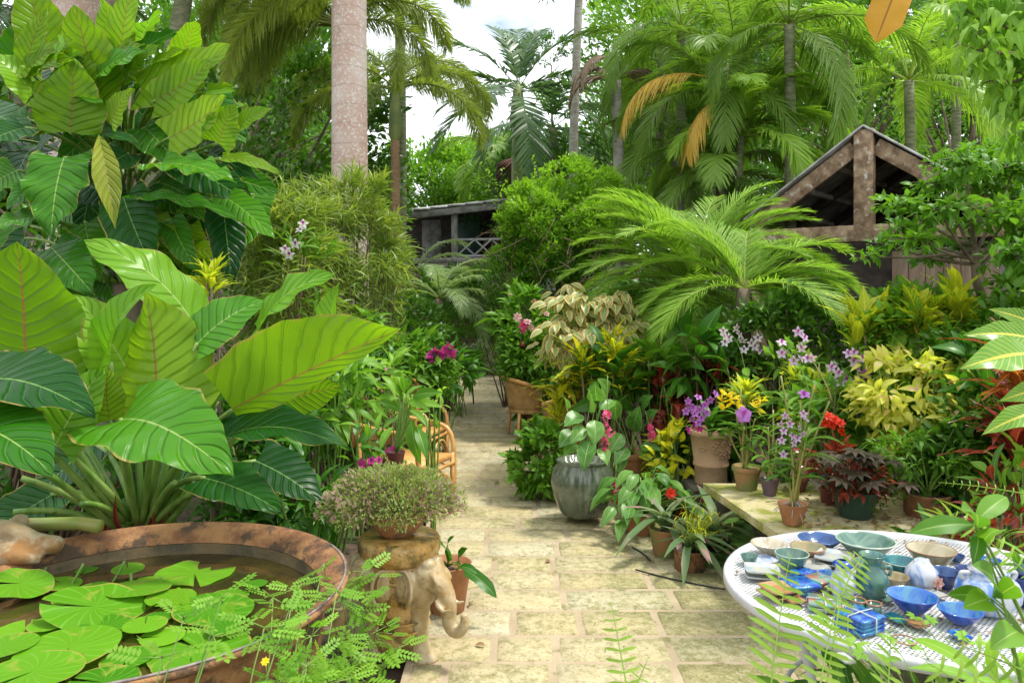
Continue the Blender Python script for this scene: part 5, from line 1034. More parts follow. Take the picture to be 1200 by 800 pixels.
LS=[ # bx,by,tx,ty,d0,d1,w,mat,nh
(30,438,20,283,3.45,3.35,150,'phil_lime',(.1,-1,.1),dict(bend=-.03)),
(183,474,170,343,3.2,3.35,128,'phil_lime',(-.25,-1,.15),dict(bend=-.04,fold=-.25,curl=.1)),
(272,480,471,384,3.15,2.85,138,'phil_lime',(-.1,-.95,-.25),dict(bend=-.05,fold=-.1,wave=.05,wn=2,right=.3,lobe=.02)),
(302,392,392,321,3.35,3.15,72,'phil_pale',(-.35,-.6,.75),dict(bend=.12,wave=.05)),
(232,402,312,352,3.3,3.4,72,'phil_top',(-.2,-.75,.6),dict(bend=.1)),
(232,388,98,282,3.75,3.6,82,'phil_pale',(.35,-.55,.75),dict(bend=.16,fold=-.05,wave=.05)),
(130,424,182,333,3.5,3.4,62,'phil_pale',(-.4,-.8,.5),dict(bend=.14,fold=.45)),
(152,440,86,345,3.6,3.5,74,'phil_pale',(.4,-.75,.55),dict(bend=.12)),
(386,392,398,331,3.2,3.2,34,'phil_pale',(-.6,-.8,.2),dict(bend=.05,fold=.5,kind='lance')),
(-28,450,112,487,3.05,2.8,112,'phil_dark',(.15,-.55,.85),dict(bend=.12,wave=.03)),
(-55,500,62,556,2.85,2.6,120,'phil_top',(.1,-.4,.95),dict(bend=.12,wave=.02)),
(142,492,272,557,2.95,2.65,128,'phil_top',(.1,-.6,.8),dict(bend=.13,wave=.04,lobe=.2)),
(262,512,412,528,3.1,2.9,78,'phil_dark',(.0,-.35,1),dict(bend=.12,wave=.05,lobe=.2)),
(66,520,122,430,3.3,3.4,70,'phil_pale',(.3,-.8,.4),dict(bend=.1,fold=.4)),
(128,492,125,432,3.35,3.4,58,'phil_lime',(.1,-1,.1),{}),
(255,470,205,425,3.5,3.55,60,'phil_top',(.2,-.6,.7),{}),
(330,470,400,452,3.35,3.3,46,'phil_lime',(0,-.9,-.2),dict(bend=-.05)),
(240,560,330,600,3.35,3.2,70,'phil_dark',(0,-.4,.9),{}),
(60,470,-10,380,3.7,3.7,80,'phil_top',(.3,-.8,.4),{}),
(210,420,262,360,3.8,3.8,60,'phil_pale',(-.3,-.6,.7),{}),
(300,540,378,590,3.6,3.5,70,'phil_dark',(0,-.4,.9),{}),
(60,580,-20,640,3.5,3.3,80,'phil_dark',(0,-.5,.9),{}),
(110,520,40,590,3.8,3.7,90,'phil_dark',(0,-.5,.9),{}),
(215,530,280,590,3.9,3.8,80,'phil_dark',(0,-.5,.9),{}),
]
for i,(bx,by,tx,ty,d0,d1,wd,mk,nh,kw) in enumerate(LS): gleaf(t,org,bx,by,tx,ty,d0,d1,wd,mk,nh,src=S((bx-165)*.12,g.uniform(-12,12)),seed=i,sr=.0125,**kw)
# extra bare petioles
mb=MB()
for x,y in ((25,560),(70,520),(95,590),(15,600),(205,565),(235,575)):
    e=P(x,y,3.3); s=S((x-165)*.25); tube(mb,bez(s,(s+e)/2+[0,0,.05],e,8),np.linspace(.017,.013,8),8); 
mb.build('petioles',M['stalk'],t,org)
# ---- tall clump top left
c1=P(150,300,5.1); org=np.array([c1[0],c1[1],0]); t=thing('giant_leaf_plant','tall giant philodendron towering over the top left corner','giant-leaved plant',org,'giant-leaved plants on the left')
mb=MB(); tube(mb,[(0,0,0),(.05,.05,1.1),(-.05,0,2.2),(.0,.1,2.9)],[.13,.11,.1,.06],12); mb.build('stem',M['bark'],t)
TS=[
(82,155,85,68,4.5,4.45,86,'phil_lime',(0,-1,.05),dict(bend=-.03)),
(112,118,86,6,4.7,4.6,78,'phil_lime',(-.1,-1,.1),dict(bend=-.04)),
(60,68,30,-22,4.9,4.8,60,'phil_lime',(.3,-.9,.1),{}),
(138,78,118,-6,4.9,4.8,52,'phil_lime',(-.4,-.9,.1),dict(bend=-.05)),
(142,62,160,-22,4.8,4.7,46,'phil_lime',(-.3,-1,0),{}),
(165,105,270,52,4.6,4.3,62,'phil_lime',(0,-.9,.3),dict(bend=-.06)),
(182,118,250,70,4.5,4.3,50,'phil_lime',(.1,-1,.2),dict(bend=-.05)),
(198,162,264,112,4.4,4.2,58,'phil_lime',(.1,-1,.3),dict(bend=-.07)),
(205,140,275,106,4.6,4.4,34,'phil_pale',(0,-.6,.8),dict(bend=.08)),
(256,168,276,122,4.3,4.25,50,'phil_lime',(-.2,-1,.1),{}),
(275,150,320,128,4.3,4.2,30,'phil_lime',(0,-.8,.4),{}),
(130,145,156,104,4.5,4.4,36,'phil_lime',(-.2,-1,.2),{}),
(75,185,60,278,4.4,4.15,72,'phil_top',(.1,-.9,.5),dict(wave=.08)),
(118,168,135,268,4.3,4.2,30,'phil_yel',(.5,-.9,.2),dict(kind='lance',fold=.5)),
(188,192,278,216,4.3,4.0,50,'phil_top',(0,-.5,.9),dict(wave=.1,wn=4)),
(258,186,328,204,4.4,4.2,32,'phil_lime',(0,-.5,.9),{}),
(165,232,278,256,4.3,4.05,34,'phil_top',(.1,-.45,.9),dict(wave=.09)),
(265,232,322,280,4.4,4.2,40,'phil_top',(.1,-.7,.6),{}),
(145,232,178,312,4.4,4.3,66,'phil_dark',(-.1,-.9,.4),dict(corr=.03)),
(200,258,230,318,4.5,4.4,34,'phil_top',(-.1,-.9,.4),{}),
(262,246,272,335,4.5,4.4,44,'phil_dark',(.3,-.9,.3),dict(corr=.04)),
(30,150,-22,172,4.5,4.3,60,'phil_dark',(.1,-.7,.7),{}),
(48,255,-12,268,4.3,4.1,44,'phil_top',(0,-.6,.8),dict(wave=.06)),
(52,212,8,246,4.4,4.2,36,'phil_top',(.1,-.7,.7),{}),
(40,110,-15,60,4.7,4.6,50,'phil_pale',(.2,-.6,.8),{}),
(100,160,165,170,4.6,4.3,30,'phil_dark',(0,-.5,.9),{}),
(60,290,110,345,4.4,4.2,62,'phil_top',(0,-.8,.6),dict(wave=.06)),
(100,262,118,330,4.6,4.5,50,'phil_top',(0,-.9,.4),dict(wave=.05)),
(215,195,300,245,4.6,4.4,54,'phil_dark',(0,-.7,.7),{}),
(22,90,35,20,5,4.9,60,'phil_top',(.2,-.9,.3),{}),
(235,110,290,160,4.8,4.6,46,'phil_top',(.1,-.7,.7),{}),
(150,180,105,215,4.6,4.4,50,'phil_dark',(.1,-.8,.6),{}),
(170,150,215,200,4.7,4.5,50,'phil_top',(.0,-.8,.6),{}),
(100,215,150,250,4.7,4.5,60,'phil_dark',(.0,-.8,.6),{}),
(20,200,-20,225,4.6,4.5,60,'phil_top',(.0,-.8,.6),{}),
]
g=np.random.default_rng(9)
for k in range(38):
    bx,by=g.uniform(-20,270),g.uniform(80,340); a=g.uniform(-.2,3.3); LL=g.uniform(50,90)
    if by<200 and bx>200: bx-=80
    if k%2: bx=g.uniform(-10,300)
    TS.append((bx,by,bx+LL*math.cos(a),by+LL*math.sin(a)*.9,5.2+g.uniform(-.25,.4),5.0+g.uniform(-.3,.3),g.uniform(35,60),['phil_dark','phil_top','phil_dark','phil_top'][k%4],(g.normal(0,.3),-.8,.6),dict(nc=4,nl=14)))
for k in range(48):
    a=g.uniform(-1.9,1.4); rr=g.uniform(.45,1); bx=130+150*rr*math.cos(a)*.9; by=185+150*rr*math.sin(a); 
    if a<-.9: bx=g.uniform(20,170); by=g.uniform(60,120)
    LL=g.uniform(42,72); up=by<165; ta=a*.6+g.normal(0,.5) if not up else -PI/2*.6+g.normal(0,.6)
    if not up: ta=g.uniform(-.2,1.5)
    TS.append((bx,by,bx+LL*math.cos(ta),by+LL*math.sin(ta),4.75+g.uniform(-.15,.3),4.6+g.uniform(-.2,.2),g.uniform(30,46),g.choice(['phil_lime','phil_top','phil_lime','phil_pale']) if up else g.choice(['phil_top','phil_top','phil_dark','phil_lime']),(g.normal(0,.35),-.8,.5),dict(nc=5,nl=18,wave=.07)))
for i,(bx,by,tx,ty,d0,d1,wd,mk,nh,kw) in enumerate(TS): gleaf(t,org,bx,by,tx,ty,d0,d1,wd,mk,nh,src=P(150+(bx-150)*.25,min(330,max(by+50,180)),5.0),seed=i+50,sr=.011,**{**dict(lobe=.1,wave=.035),**kw})
# yellow leaf cluster between the clumps
croton('small yellow croton between the two giant-leaved plants',252,318,4.15,16,.15,'croton_y2',420,heads=3,sp=.06,el=(30,88)).update_tag()
t=mound('white_flowered_orchid','thin orchid with pale star flowers in front of the narrow-leaved croton',345,320,5.6,(.12,.1,.25),'midleaf',[leafT(1,.2,4,1,'strap',.1,.2,droop=.3)],60,.14,430,ncl=8,cat='orchid',grp=None)
for x,y in ((355,263),(346,286),(339,299),(352,270),(334,293)): flower(t,'white',P(x,y,5.4)-np.array(t.location),.085,gq)
M['rim_edge']=mat('worn_rim_metal',(.12,.10,.10),(.25,.20,.18),.5,20)
# ------------------------------------------------------------------ iron bowl with water lilies
CB=np.array([-1.2,2.42,0.]); t=thing('iron_water_bowl','huge rusty iron pan of water with lily pads at the lower left','water bowl',CB)
RZ=.66; Rb=.66
mb=MB(); lathe(mb,[(.001,0),(.3,0),(.36,.03),(.5,.22),(.585,.45),(.60,RZ-.06),(.60,RZ-.045),(Rb-.005,RZ-.012),(Rb+.012,RZ-.002),(Rb+.01,RZ+.010),(Rb-.005,RZ+.012),(.592,RZ-.018),(.578,RZ-.045)],(0,0,0),110); mb.build('pan',M['rust'],t)
mb=MB(); lathe(mb,[(.578,RZ-.047),(.565,RZ-.12),(.50,.40),(.40,.25),(.001,.2)],(0,0,0),80); mb.build('inner_wall',M['rust_in'],t)
mb=MB(); lathe(mb,[(.0005,0),(.2,0),(.4,0),(.5722,0)],(0,0,RZ-.085),80)
def water():
    s=NT('dark_pond_water'); nb=s.bump(s.noise(7.,2,s.obj()),.01,.12); n=s.noise(5.,4,s.obj()); return s.done(s.pr(s.mix(s.ramp(n,.4,.7),(.028,.022,.008),(.075,.055,.012)),.03,nb,spec=.6))
M['water']=water(); mb.build('water_surface',M['water'],t); WZ=RZ-.085
mb=MB(); tube(mb,[(Rb*math.cos(a),Rb*math.sin(a),RZ+.014) for a in np.linspace(R(-75),R(35),40)],.004,6); mb.build('rim_pipe',M['rim_edge'],t)
def padT(seed,notch=.16,scal=True,n=44):
    g=np.random.default_rng(seed); a=np.linspace(notch*.5,2*PI-notch*.5,n); rr=[0,.3,.6,.85,1.]; V=[];U=[]
    ph=g.uniform(0,6)
    for r in rr:
        e=r*(1+(.03*np.abs(np.sin(a*11)) if scal else 0)*(r>.8)+.05*np.sin(a*2+ph)); z=.0+.05*r*r*np.sin(a*3+ph)*.7+.02*r*np.sin(a*7+ph)+(.05*r**4 if scal else 0.)*np.maximum(0,np.sin(a+ph))
        V.append(np.stack([e*np.cos(a),e*np.sin(a),z+.006],-1)); U.append(np.stack([np.full(n,.5+r*.5),a/(2*PI)*17],-1))
    V=np.concatenate(V);U=np.concatenate(U); Q=[(i*n+j,(i+1)*n+j,(i+1)*n+j+1,i*n+j+1) for i in range(4) for j in range(n-1)]
    return V,np.array(Q),U
PADS=[padT(i) for i in range(5)]
pads=[(62,560,0,0)]
plist=[ # centre px,py, half width px, label
(228,673,52,'scalloped lily pad farthest back in the bowl, lifted at its edge'),(20,698,40,'upturned glossy lily pad against the left edge below the stone spout'),(110,722,62,'large glossy lily pad with a bright curled edge, left centre of the bowl'),
(160,700,42,'lily pad overlapping behind the curled one in the bowl centre'),(250,720,52,'round lily pad holding a dark torn leaf scrap'),(235,764,68,'broad lily pad with a white shine near the yellow flower'),
(80,770,66,'wide flat lily pad at the front left of the bowl'),(120,740,38,'medium lily pad tucked behind the wide front one'),(30,745,50,'lily pad at the left edge overlapping the front group'),(200,708,34,'small lily pad right of the bowl centre, behind the torn-scrap pad'),
(150,775,34,'small pad between the two front lily pads'),(40,800,60,'lily pad cut by the lower left corner'),(72,690,26,'small oval pad left of the bowl centre with stems beside it'),(140,792,26,'tiny round lily pad at the bottom edge of the bowl'),
(170,742,28,'yellowing small lily pad in the middle of the pad group'),(205,785,30,'pad partly under the shining broad pad'),(100,667,14,'smallest lily pad floating near the stone spout'),(75,712,16,'tiny pad at the dark water gap'),(185,727,20,'little pad right of the curled pad'),(5,770,40,'lily pad cropped by the left edge'),(120,810,50,'lily pad below the bottom edge pads'),(268,700,26,'small dark lily pad near the right wall of the bowl'),(150,675,22,'small round pad between the cut lily stalks'),(60,735,30,'mid-sized lily pad left of the curled one'),(20,790,34,'deep green pad near the lower left corner'),(262,745,24,'little pad below the torn-scrap pad'),(190,750,30,'lily pad half under the shiny broad pad, left side'),(110,700,22,'oval pad just behind the curled bright pad'),(300,690,16,'tiny pad alone on the dark water at the right'),(172,682,14,'tiny pad beside the leaning stub stalk'),(230,795,34,'pad at the front rim beneath the weed sprig')]
g=np.random.default_rng(14)
for i,(px,py,hw,lb) in enumerate(plist):
    p=G(px,py,WZ); r=hw/FPX*p[1]*.84; dd=math.hypot(p[0]-CB[0],p[1]-CB[1])
    if dd+r>.565: 
        f=(.565-r)/dd if dd>0 else 1; p[:2]=CB[:2]+(p[:2]-CB[:2])*max(.0,f)
    T=PADS[i%5]; mb=MB(); mb.add(T[0]*[1,1,1.2 if i in(1,2,0) else .32]*r,T[1],T[2],g.random()); o=mb.build('lily_pad',M['pad']); o.location=(p[0],p[1],WZ+.003+.0042*((i*5)%8)); o.rotation_euler=(R(g.normal(0,1.5)),R(g.normal(0,1.5)),g.uniform(0,6)); 
    if i in (1,2): o.rotation_euler=(R(-9),R(-8),R(200)); o.location.z+=.02
    tag(o,lb,'lily pad','lily pads floating in the iron bowl')
for i,(x,y,x2,y2,lb) in enumerate(((132,682,146,657,'bent green lily stem standing from the water centre'),(80,690,98,660,'leaning lily stem left of the centre'),(45,680,54,664,'short cut lily stalk near the stone spout'),(153,684,153,671,'shortest upright lily stalk'),(178,686,189,675,'stubby lily stalk leaning right'))):
    a=G(x,y,WZ); e=P(x2,y2,a[1]+.02); mb=MB(); tube(mb,bez(a,(a+e)/2+[.005,0,0],e,6),.005,6); o=mb.build('lily_stalk',M['stalk'],None,a); o.location=a; tag(o,lb,'lily stalk','lily stalks sticking out of the bowl water')
# stone spout (carved head) on the rim
def sculpt(name,mk,parent,org,tubes,ells,vox=.012,sm=6,loc=None):
    mb=MB()
    for pts,r in tubes: tube(mb,bez(*pts,n=14) if len(pts)==3 else pts,np.linspace(r[0],r[1],14) if len(pts)==3 else r,12)
    for c,r in ells: ellip(mb,c,(r[0],r[1],1.) if False else r,12,18)
    o=mb.build(name,M[mk],parent,org); m=o.modifiers.new('fuse','REMESH'); m.mode='VOXEL'; m.voxel_size=vox; m.use_smooth_shade=True; s=o.modifiers.new('soft','SMOOTH'); s.factor=.6; s.iterations=sm; return o
def ellip(mb,c,r,rings=12,seg=18,m=0,cc=.5,rz=0.):
    tq=np.linspace(-PI/2+.02,PI/2-.02,rings); V=np.stack([np.cos(tq),np.sin(tq)*r[2]],-1); lathe(mb,V,c,seg,cc,m,sx=r[0],sy=r[1],rz=rz)
h=P(30,655,2.78); 
t=thing('stone_spout','stained carved stone frog head resting on the rim of the iron bowl','carved head',(h[0],h[1],RZ)); hl=np.array([h[0],h[1],RZ])
sculpt('head','frogst',t,(0,0,0),[(((-.16,.03,.0),(-.03,-.02,.045),(.14,-.02,.02)),(.075,.028)),(((-.1,-.08,.0),(.02,-.1,.02),(.1,-.07,-.01)),(.05,.018)),(((-.14,-.02,.07),(-.05,-.03,.1),(.03,-.02,.05)),(.045,.03))],[((-.14,0,.02),(.10,.09,.08)),((-.04,-.05,.085),(.035,.03,.03)),((-.06,.06,.085),(.035,.03,.03)),((.1,-.02,.03),(.05,.045,.03)),((-.08,-.09,-.04),(.08,.05,.05))],.01,5)
mb=MB(); tube(mb,[(-.14,.13,.05),(.12,.14,.055),(.20,.13,.045)],.026,12); mb.build('bamboo_pipe',M['stalk_b'],t)
# weeds with compound leaves round the bowl
FOL=join(*[xf(leafT(.3,.15,3,1,'ell',.05,.1),rz=s*R(62),loc=(0,.14+.17*k,0)) for k in range(6) for s in (1,-1)],xf(leafT(.3,.15,3,1,'ell',.05,.1),loc=(0,1.05,0)))
def weed(label,b,cl,n,size,seed,flowers=(),stem_h=.0,T=FOL,cat='weed',grp='fine-leaved weeds round the bowl'):
    g=np.random.default_rng(seed); t=thing('feathery_weed',label,cat,b,grp); mb=MB(); sm=MB()
    for x,y,d,r in cl:
        c=P(x,y,d); tube(sm,bez(b+g.normal(0,.02,3)*[1,1,0],(b+c)/2+g.normal(0,.04,3),c,9),np.linspace(.004,.0015,9),5)
        k=g.normal(0,1,(n,3)); p=c+nrm(k)*r*g.uniform(.1,1,(n,1)); 
        for q in p[:8]: tube(sm,[c,q],[.0018,.001],4)
        y_=nrm(k*[1,1,.35]+[0,0,.15]); put(mb,T,p,y_,nrm(np.array([0,-.25,1.])+g.normal(0,.25,(n,3))),size*g.uniform(.7,1.2,n),g.random(n))
    mb.build('foliage',M['weed'],t,b); sm.build('stems',M['stalk'],t,b)
    for x,y,d,s in flowers: c=P(x,y,d); stemtube(t,'flower_stem',(c+[0,0.02,-.25]-b,c+[.01,0.01,-.1]-b,c-b),.0015,.001); flower(t,'yellow',c-b,s,g,face=(0,-.7,.7),sp=.05)
    return t
weed('feathery weed arching over the bowl rim with one yellow flower',np.array([-.62,1.62,0]),[(345,690,2.3,.06),(380,660,2.45,.06),(355,720,2.1,.05),(330,740,1.95,.06),(365,745,2.0,.07),(310,735,1.9,.05),(395,690,2.3,.05),(360,780,1.9,.07),(320,700,2.1,.05)],6,.065,501,flowers=((311,775,1.75,.022),))
weed('feathery weed at the foot of the bowl, left of the elephant stool',G(420,800,0)+[0,.0,0],[(425,670,2.75,.07),(400,700,2.7,.06),(440,740,2.65,.09),(410,760,2.6,.08),(450,780,2.6,.08),(395,740,2.5,.07),(420,710,2.7,.07),(465,760,2.7,.07),(380,790,2.5,.08),(430,800,2.5,.08)],8,.068,502)
weed('low feathery weed beneath the bowl rim at the bottom',np.array([-.62,1.95,0]),[(385,800,2.1,.07),(350,810,2.,.07),(410,790,2.3,.07),(330,800,1.9,.06)],14,.075,503)
weed('small sprig of weed drooping over the lily pads in front',np.array([-.85,1.45,0.]),[(215,725,1.75,.04),(250,745,1.7,.04),(190,770,1.65,.05),(260,700,1.8,.03)],4,.07,504)
# ------------------------------------------------------------------ elephant stool with the pink heather pot
eb=P(468,700,3.35); eb[2]=0; t=thing('elephant_stool','ochre glazed ceramic stool carried by cream elephant heads','garden stool',eb)
H_=.535
mb=MB(); lathe(mb,[(.001,H_),(.15,H_),(.172,H_-.006),(.18,H_-.02),(.178,H_-.06),(.165,H_-.085),(.15,H_-.10),(.001,H_-.10)],(0,0,0),48); mb.build('top',M['ochre'],t)
mb=MB(); lathe(mb,[(.001,.07),(.115,.07),(.12,.12),(.108,.2),(.118,.3),(.145,.38),(.15,.44),(.001,.45)],(0,0,0),48); mb.build('body',M['ochre'],t)
def eleph(rz,parent):
    h=bpy.data.objects.new('elephant_head',None)
    M4=lambda p: (p[0]*math.cos(rz)-p[1]*math.sin(rz),p[0]*math.sin(rz)+p[1]*math.cos(rz),p[2])
    q=lambda *p: np.array(M4(p))
    o=sculpt('elephant_head','cream_el',parent,(0,0,0),[
     ((q(.20,0,.375),q(.255,0,.335),q(.262,0,.25)),(.05,.034)),((q(.26,0,.255),q(.262,0,.165),q(.31,0,.18)),(.034,.026)),((q(.305,0,.178),q(.352,0,.195),q(.338,0,.262)),(.027,.017)),
     ((q(.225,.042,.31),q(.262,.06,.255),q(.305,.05,.29)),(.013,.006)),((q(.225,-.042,.31),q(.262,-.06,.255),q(.305,-.05,.29)),(.013,.006)),
     ((q(.19,.03,.42),q(.225,.05,.405),q(.235,.045,.37)),(.016,.012)),((q(.19,-.03,.42),q(.225,-.05,.405),q(.235,-.045,.37)),(.016,.012))],
     [(q(.155,0,.395),(.078,.078,.072)),(q(.20,0,.37),(.052,.056,.055)),(q(.175,.028,.445),(.034,.032,.026)),(q(.175,-.028,.445),(.034,.032,.026)),(q(.105,.092,.36),(.045,.03,.075)),(q(.105,-.092,.36),(.045,.03,.075)),(q(.12,0,.33),(.07,.08,.09))],.0065,2)
    f=MB(); c_=math.cos(rz); s_=math.sin(rz); w_=lambda r,z: np.array([r*c_,r*s_,z]); tube(f,[w_(.10,.30),w_(.105,.2),w_(.11,.1),w_(.12,.03)],[.06,.045,.042,.05],18); ellip(f,w_(.14,.027),(.055,.045,.027)); lg=f.build('leg',M['cream_el'],parent); m=lg.modifiers.new('fuse','REMESH'); m.mode='VOXEL'; m.voxel_size=.01; m.use_smooth_shade=True
    for s in (1,-1):
        e=MB(); ellip(e,q(.232,s*.046,.378),(.008,.008,.006)); e.build('eye',M['blackw'],o)
        # ear rim curl
        e=MB(); a=np.linspace(R(-80),R(250),18); pts=np.array([q(.108+.046*math.cos(k)*(1-.03*k),s*(.112+.006*math.cos(k)),.36+.076*math.sin(k)*(1-.05*k)) for k in a]); tube(e,pts,.008,8); pts=np.array([q(.108+.022*math.cos(k),s*.118,.365+.042*math.sin(k)) for k in a]); tube(e,pts,.005,6); e.build('ear',M['cream_el'],o)
mb=MB()
for z in (.15,.19,.37): tube(mb,[((.13 if z<.3 else .145)*math.cos(a),(.13 if z<.3 else .145)*math.sin(a),z) for a in np.linspace(0,2*PI,40)],.006,6,cap=False)
for k in range(10):
    a0=k*2*PI/10
    for j in range(5):
        q=np.linspace(0,2*PI,10); rr_=.013; cx=.016*math.cos(j*1.257); cz=.016*math.sin(j*1.257); tube(mb,[(.121*math.cos(a0+(cx+rr_*.6*math.cos(w))/.12),.121*math.sin(a0+(cx+rr_*.6*math.cos(w))/.12),.28+cz+rr_*.6*math.sin(w)) for w in q],.003,5)
mb.build('carved_bands',M['ochre'],t)
for k,rz in enumerate((R(-30),R(95),R(205))): eleph(rz,t)
t=thing('potted_heather','shallow terracotta bowl of bushy pinkish heather on the elephant stool','potted plant',(eb[0]-.01,eb[1],H_+.002)); hb=np.array(t.location)
mb=MB(); lathe(mb,pot_prof(.125,.10,'bowl'),(0,0,0),48); mb.build('pot',M['terra'],t)
g=np.random.default_rng(61); n=9000; k=nrm(g.normal(0,1,(n,3))); k[:,2]=np.abs(k[:,2])*1.0-.18; rr=g.uniform(.55,1,n)[:,None]**.6*(1+.12*np.sin(k[:,:1]*9)*np.cos(k[:,1:2]*7)); p=k*rr*[.31,.27,.185]+[-.02,0,.135]; ok=(p[:,2]>.075)|((np.hypot(p[:,0],p[:,1])>.17)&(p[:,2]>.03)); p=p[ok]; k=k[ok]; n=len(p)
mb=MB(); put(mb,leafT(1,.34,2,1,'ell',.1,.1),p,k+g.normal(0,.6,(n,3))+[0,0,.2],[0,0,1.],g.uniform(.014,.028,n),g.random(n)); mb.build('foliage',M['heather'],t)
q_=g.random(n)<.16; mb=MB(); put(mb,SMALL,p[q_]*1.04,k[q_],k[q_]+[0.3,0,0],.019,g.random(q_.sum())); mb.build('tiny_flowers',M['heather_fl'],t)
mb=MB()
for i in range(160): e=p[g.integers(n)]; tube(mb,bez(np.array([0,0,.08]),e*.5+[0,0,.06],e,5),.0016,4)
mb.build('stems',M['bark'],t)
t,b,o=potted('potted_orchid','terracotta pot with a strap-leaved orchid tucked behind the elephant stool',522,733,0,.12,.26,'terra','plain','orchid')
t.location.y+=.12; b=b+[0,.12,0]; d=b[1]
bigleaves(t,b,[(545,668,582,700,d-.1,-.1),(525,655,500,632,d),(530,655,532,628,d),(540,662,548,642,d),(515,660,505,668,d-.1),(536,666,560,672,d-.1)],.32,'glossy','strap',src=b+[0,0,.24],nh=(-.2,-.5,.8),bend=.16,nl=14)
stemtube(t,'cane',(o,o+[-.05,0,.08],o+[-.12,0,.17]),.006,.003,'bark')
# ------------------------------------------------------------------ rattan armchairs left of the path
def armchair(label,px,py,rz,s=1.):
    b=G(px,py,0); t=thing('rattan_armchair',label,'chair',b,'cane chairs beside the path',rz); t.scale=(s,)*3
    mb=MB(); box(mb,(0,0,.39),(.5,.5,.05),bev=.02); mb.build('seat',M['rattan'],t)
    for sx in (-1,1):
        mb=MB(); rt(mb,[(sx*.27,-.25,0),(sx*.27,-.26,.35),(sx*.27,-.24,.58),(sx*.27,-.12,.64),(sx*.27,.1,.65),(sx*.27,.27,.68)],.018,n=16); mb.build('arm',M['rattan'],t)
        mb=MB(); tube(mb,[(sx*.25,-.25,.42),(sx*.25,-.25,0)],.017,8); mb.build('leg',M['rattan'],t)
        mb=MB(); tube(mb,[(sx*.24,.27,0),(sx*.24,.27,.4),(sx*.22,.34,.86)],.018,8); mb.build('leg',M['rattan'],t)
        mb=MB(); rt(mb,[(sx*.27,-.23,.12),(sx*.27,-.12,.3),(sx*.27,.1,.32),(sx*.27,.25,.12)],.011); rt(mb,[(sx*.27,-.24,.3),(sx*.27,.0,.36),(sx*.27,.25,.3)],.010); mb.build('side_brace',M['rattan'],t)
    mb=MB(); box(mb,(0,.32,.66),(.42,.02,.42),rx=R(-9)); mb.build('backrest',M['wicker'],t)
    mb=MB(); rt(mb,[(-.22,.33,.5),(-.24,.36,.82),(-.12,.37,.92),(.12,.37,.92),(.24,.36,.82),(.22,.33,.5)],.018,n=20); mb.build('top_rail',M['rattan'],t)
    mb=MB(); rt(mb,[(-.25,-.27,.12),(-.12,-.27,.3),(.12,-.27,.3),(.25,-.27,.12)],.011); tube(mb,[(-.26,-.26,.34),(.26,-.26,.34)],.015,8); mb.build('front_brace',M['rattan'],t); return t
armchair('nearest honey-coloured rattan armchair, right behind the heather pot',478,598,R(66),.95)
armchair('rattan armchair one place farther back, mostly hidden by leaves',488,547,R(75),.85)
armchair('rattan armchair deepest in the leaves at the left, tall curved back',446,548,R(-40),.85)
# small grey metal table and chair behind
b=G(432,530,0); t=thing('metal_garden_chair','pale grey slatted metal chair half hidden by leaves left of the path','chair',b)
for z in np.linspace(.5,.95,6): 
    pass
mb=MB(); 
for z in np.linspace(.5,.9,6): tube(mb,[(-.2,.18,z),(.2,.18,z)],.012,6)
mb.build('backrest',M['metalg'],t); mb=MB(); box(mb,(0,0,.42),(.42,.4,.025)); mb.build('seat',M['metalg'],t)
for x in (-.2,.2):
    for y,hh in ((-.18,.42),(.18,.98)): mb=MB(); tube(mb,[(x,y,0),(x,y,hh)],.013,6); mb.build('leg',M['metalg'],t)
# orchid in small pot on a black rod in front of the armchair
b=G(463,640,0)+[0,.0,0]; b=np.array([P(463,600,3.95)[0],3.95,0.]); t=thing('potted_orchid','small brown pot of leafy orchid on a thin black rod before the armchair','orchid',b); d=3.95
top=P(464,545,d); stemtube(t,'support_rod',((0,0,0),(0,0,.4),top-b),.006,.006,'blackw'); mb=MB(); pc=P(464,548,d)-b; lathe(mb,pot_prof(.048,.085,'plain'),pc,28); mb.build('pot',M['plas_r'],t)
s_=top+[0,0,.06]
bigleaves(t,b,[(475,465,498,452,d,.1),(470,470,450,440,d),(478,470,505,482,d),(480,480,500,500,d,-.1),(468,480,440,470,d),(465,490,448,505,d,-.1),(482,490,494,545,d-.1,0),(474,460,470,440,d),(484,465,520,460,d),(460,500,445,530,d-.1),(488,500,500,540,d-.1),(478,475,520,478,d+.1)],.3,'midleaf','lance',src=s_,droop=0,bend=.12)
for k in range(4): stemtube(t,'cane',(top+[0,0,.06]-b,P(470+3*k,500,d)-b,P(468+5*k,462,d)-b),.007,.005,'stalk')
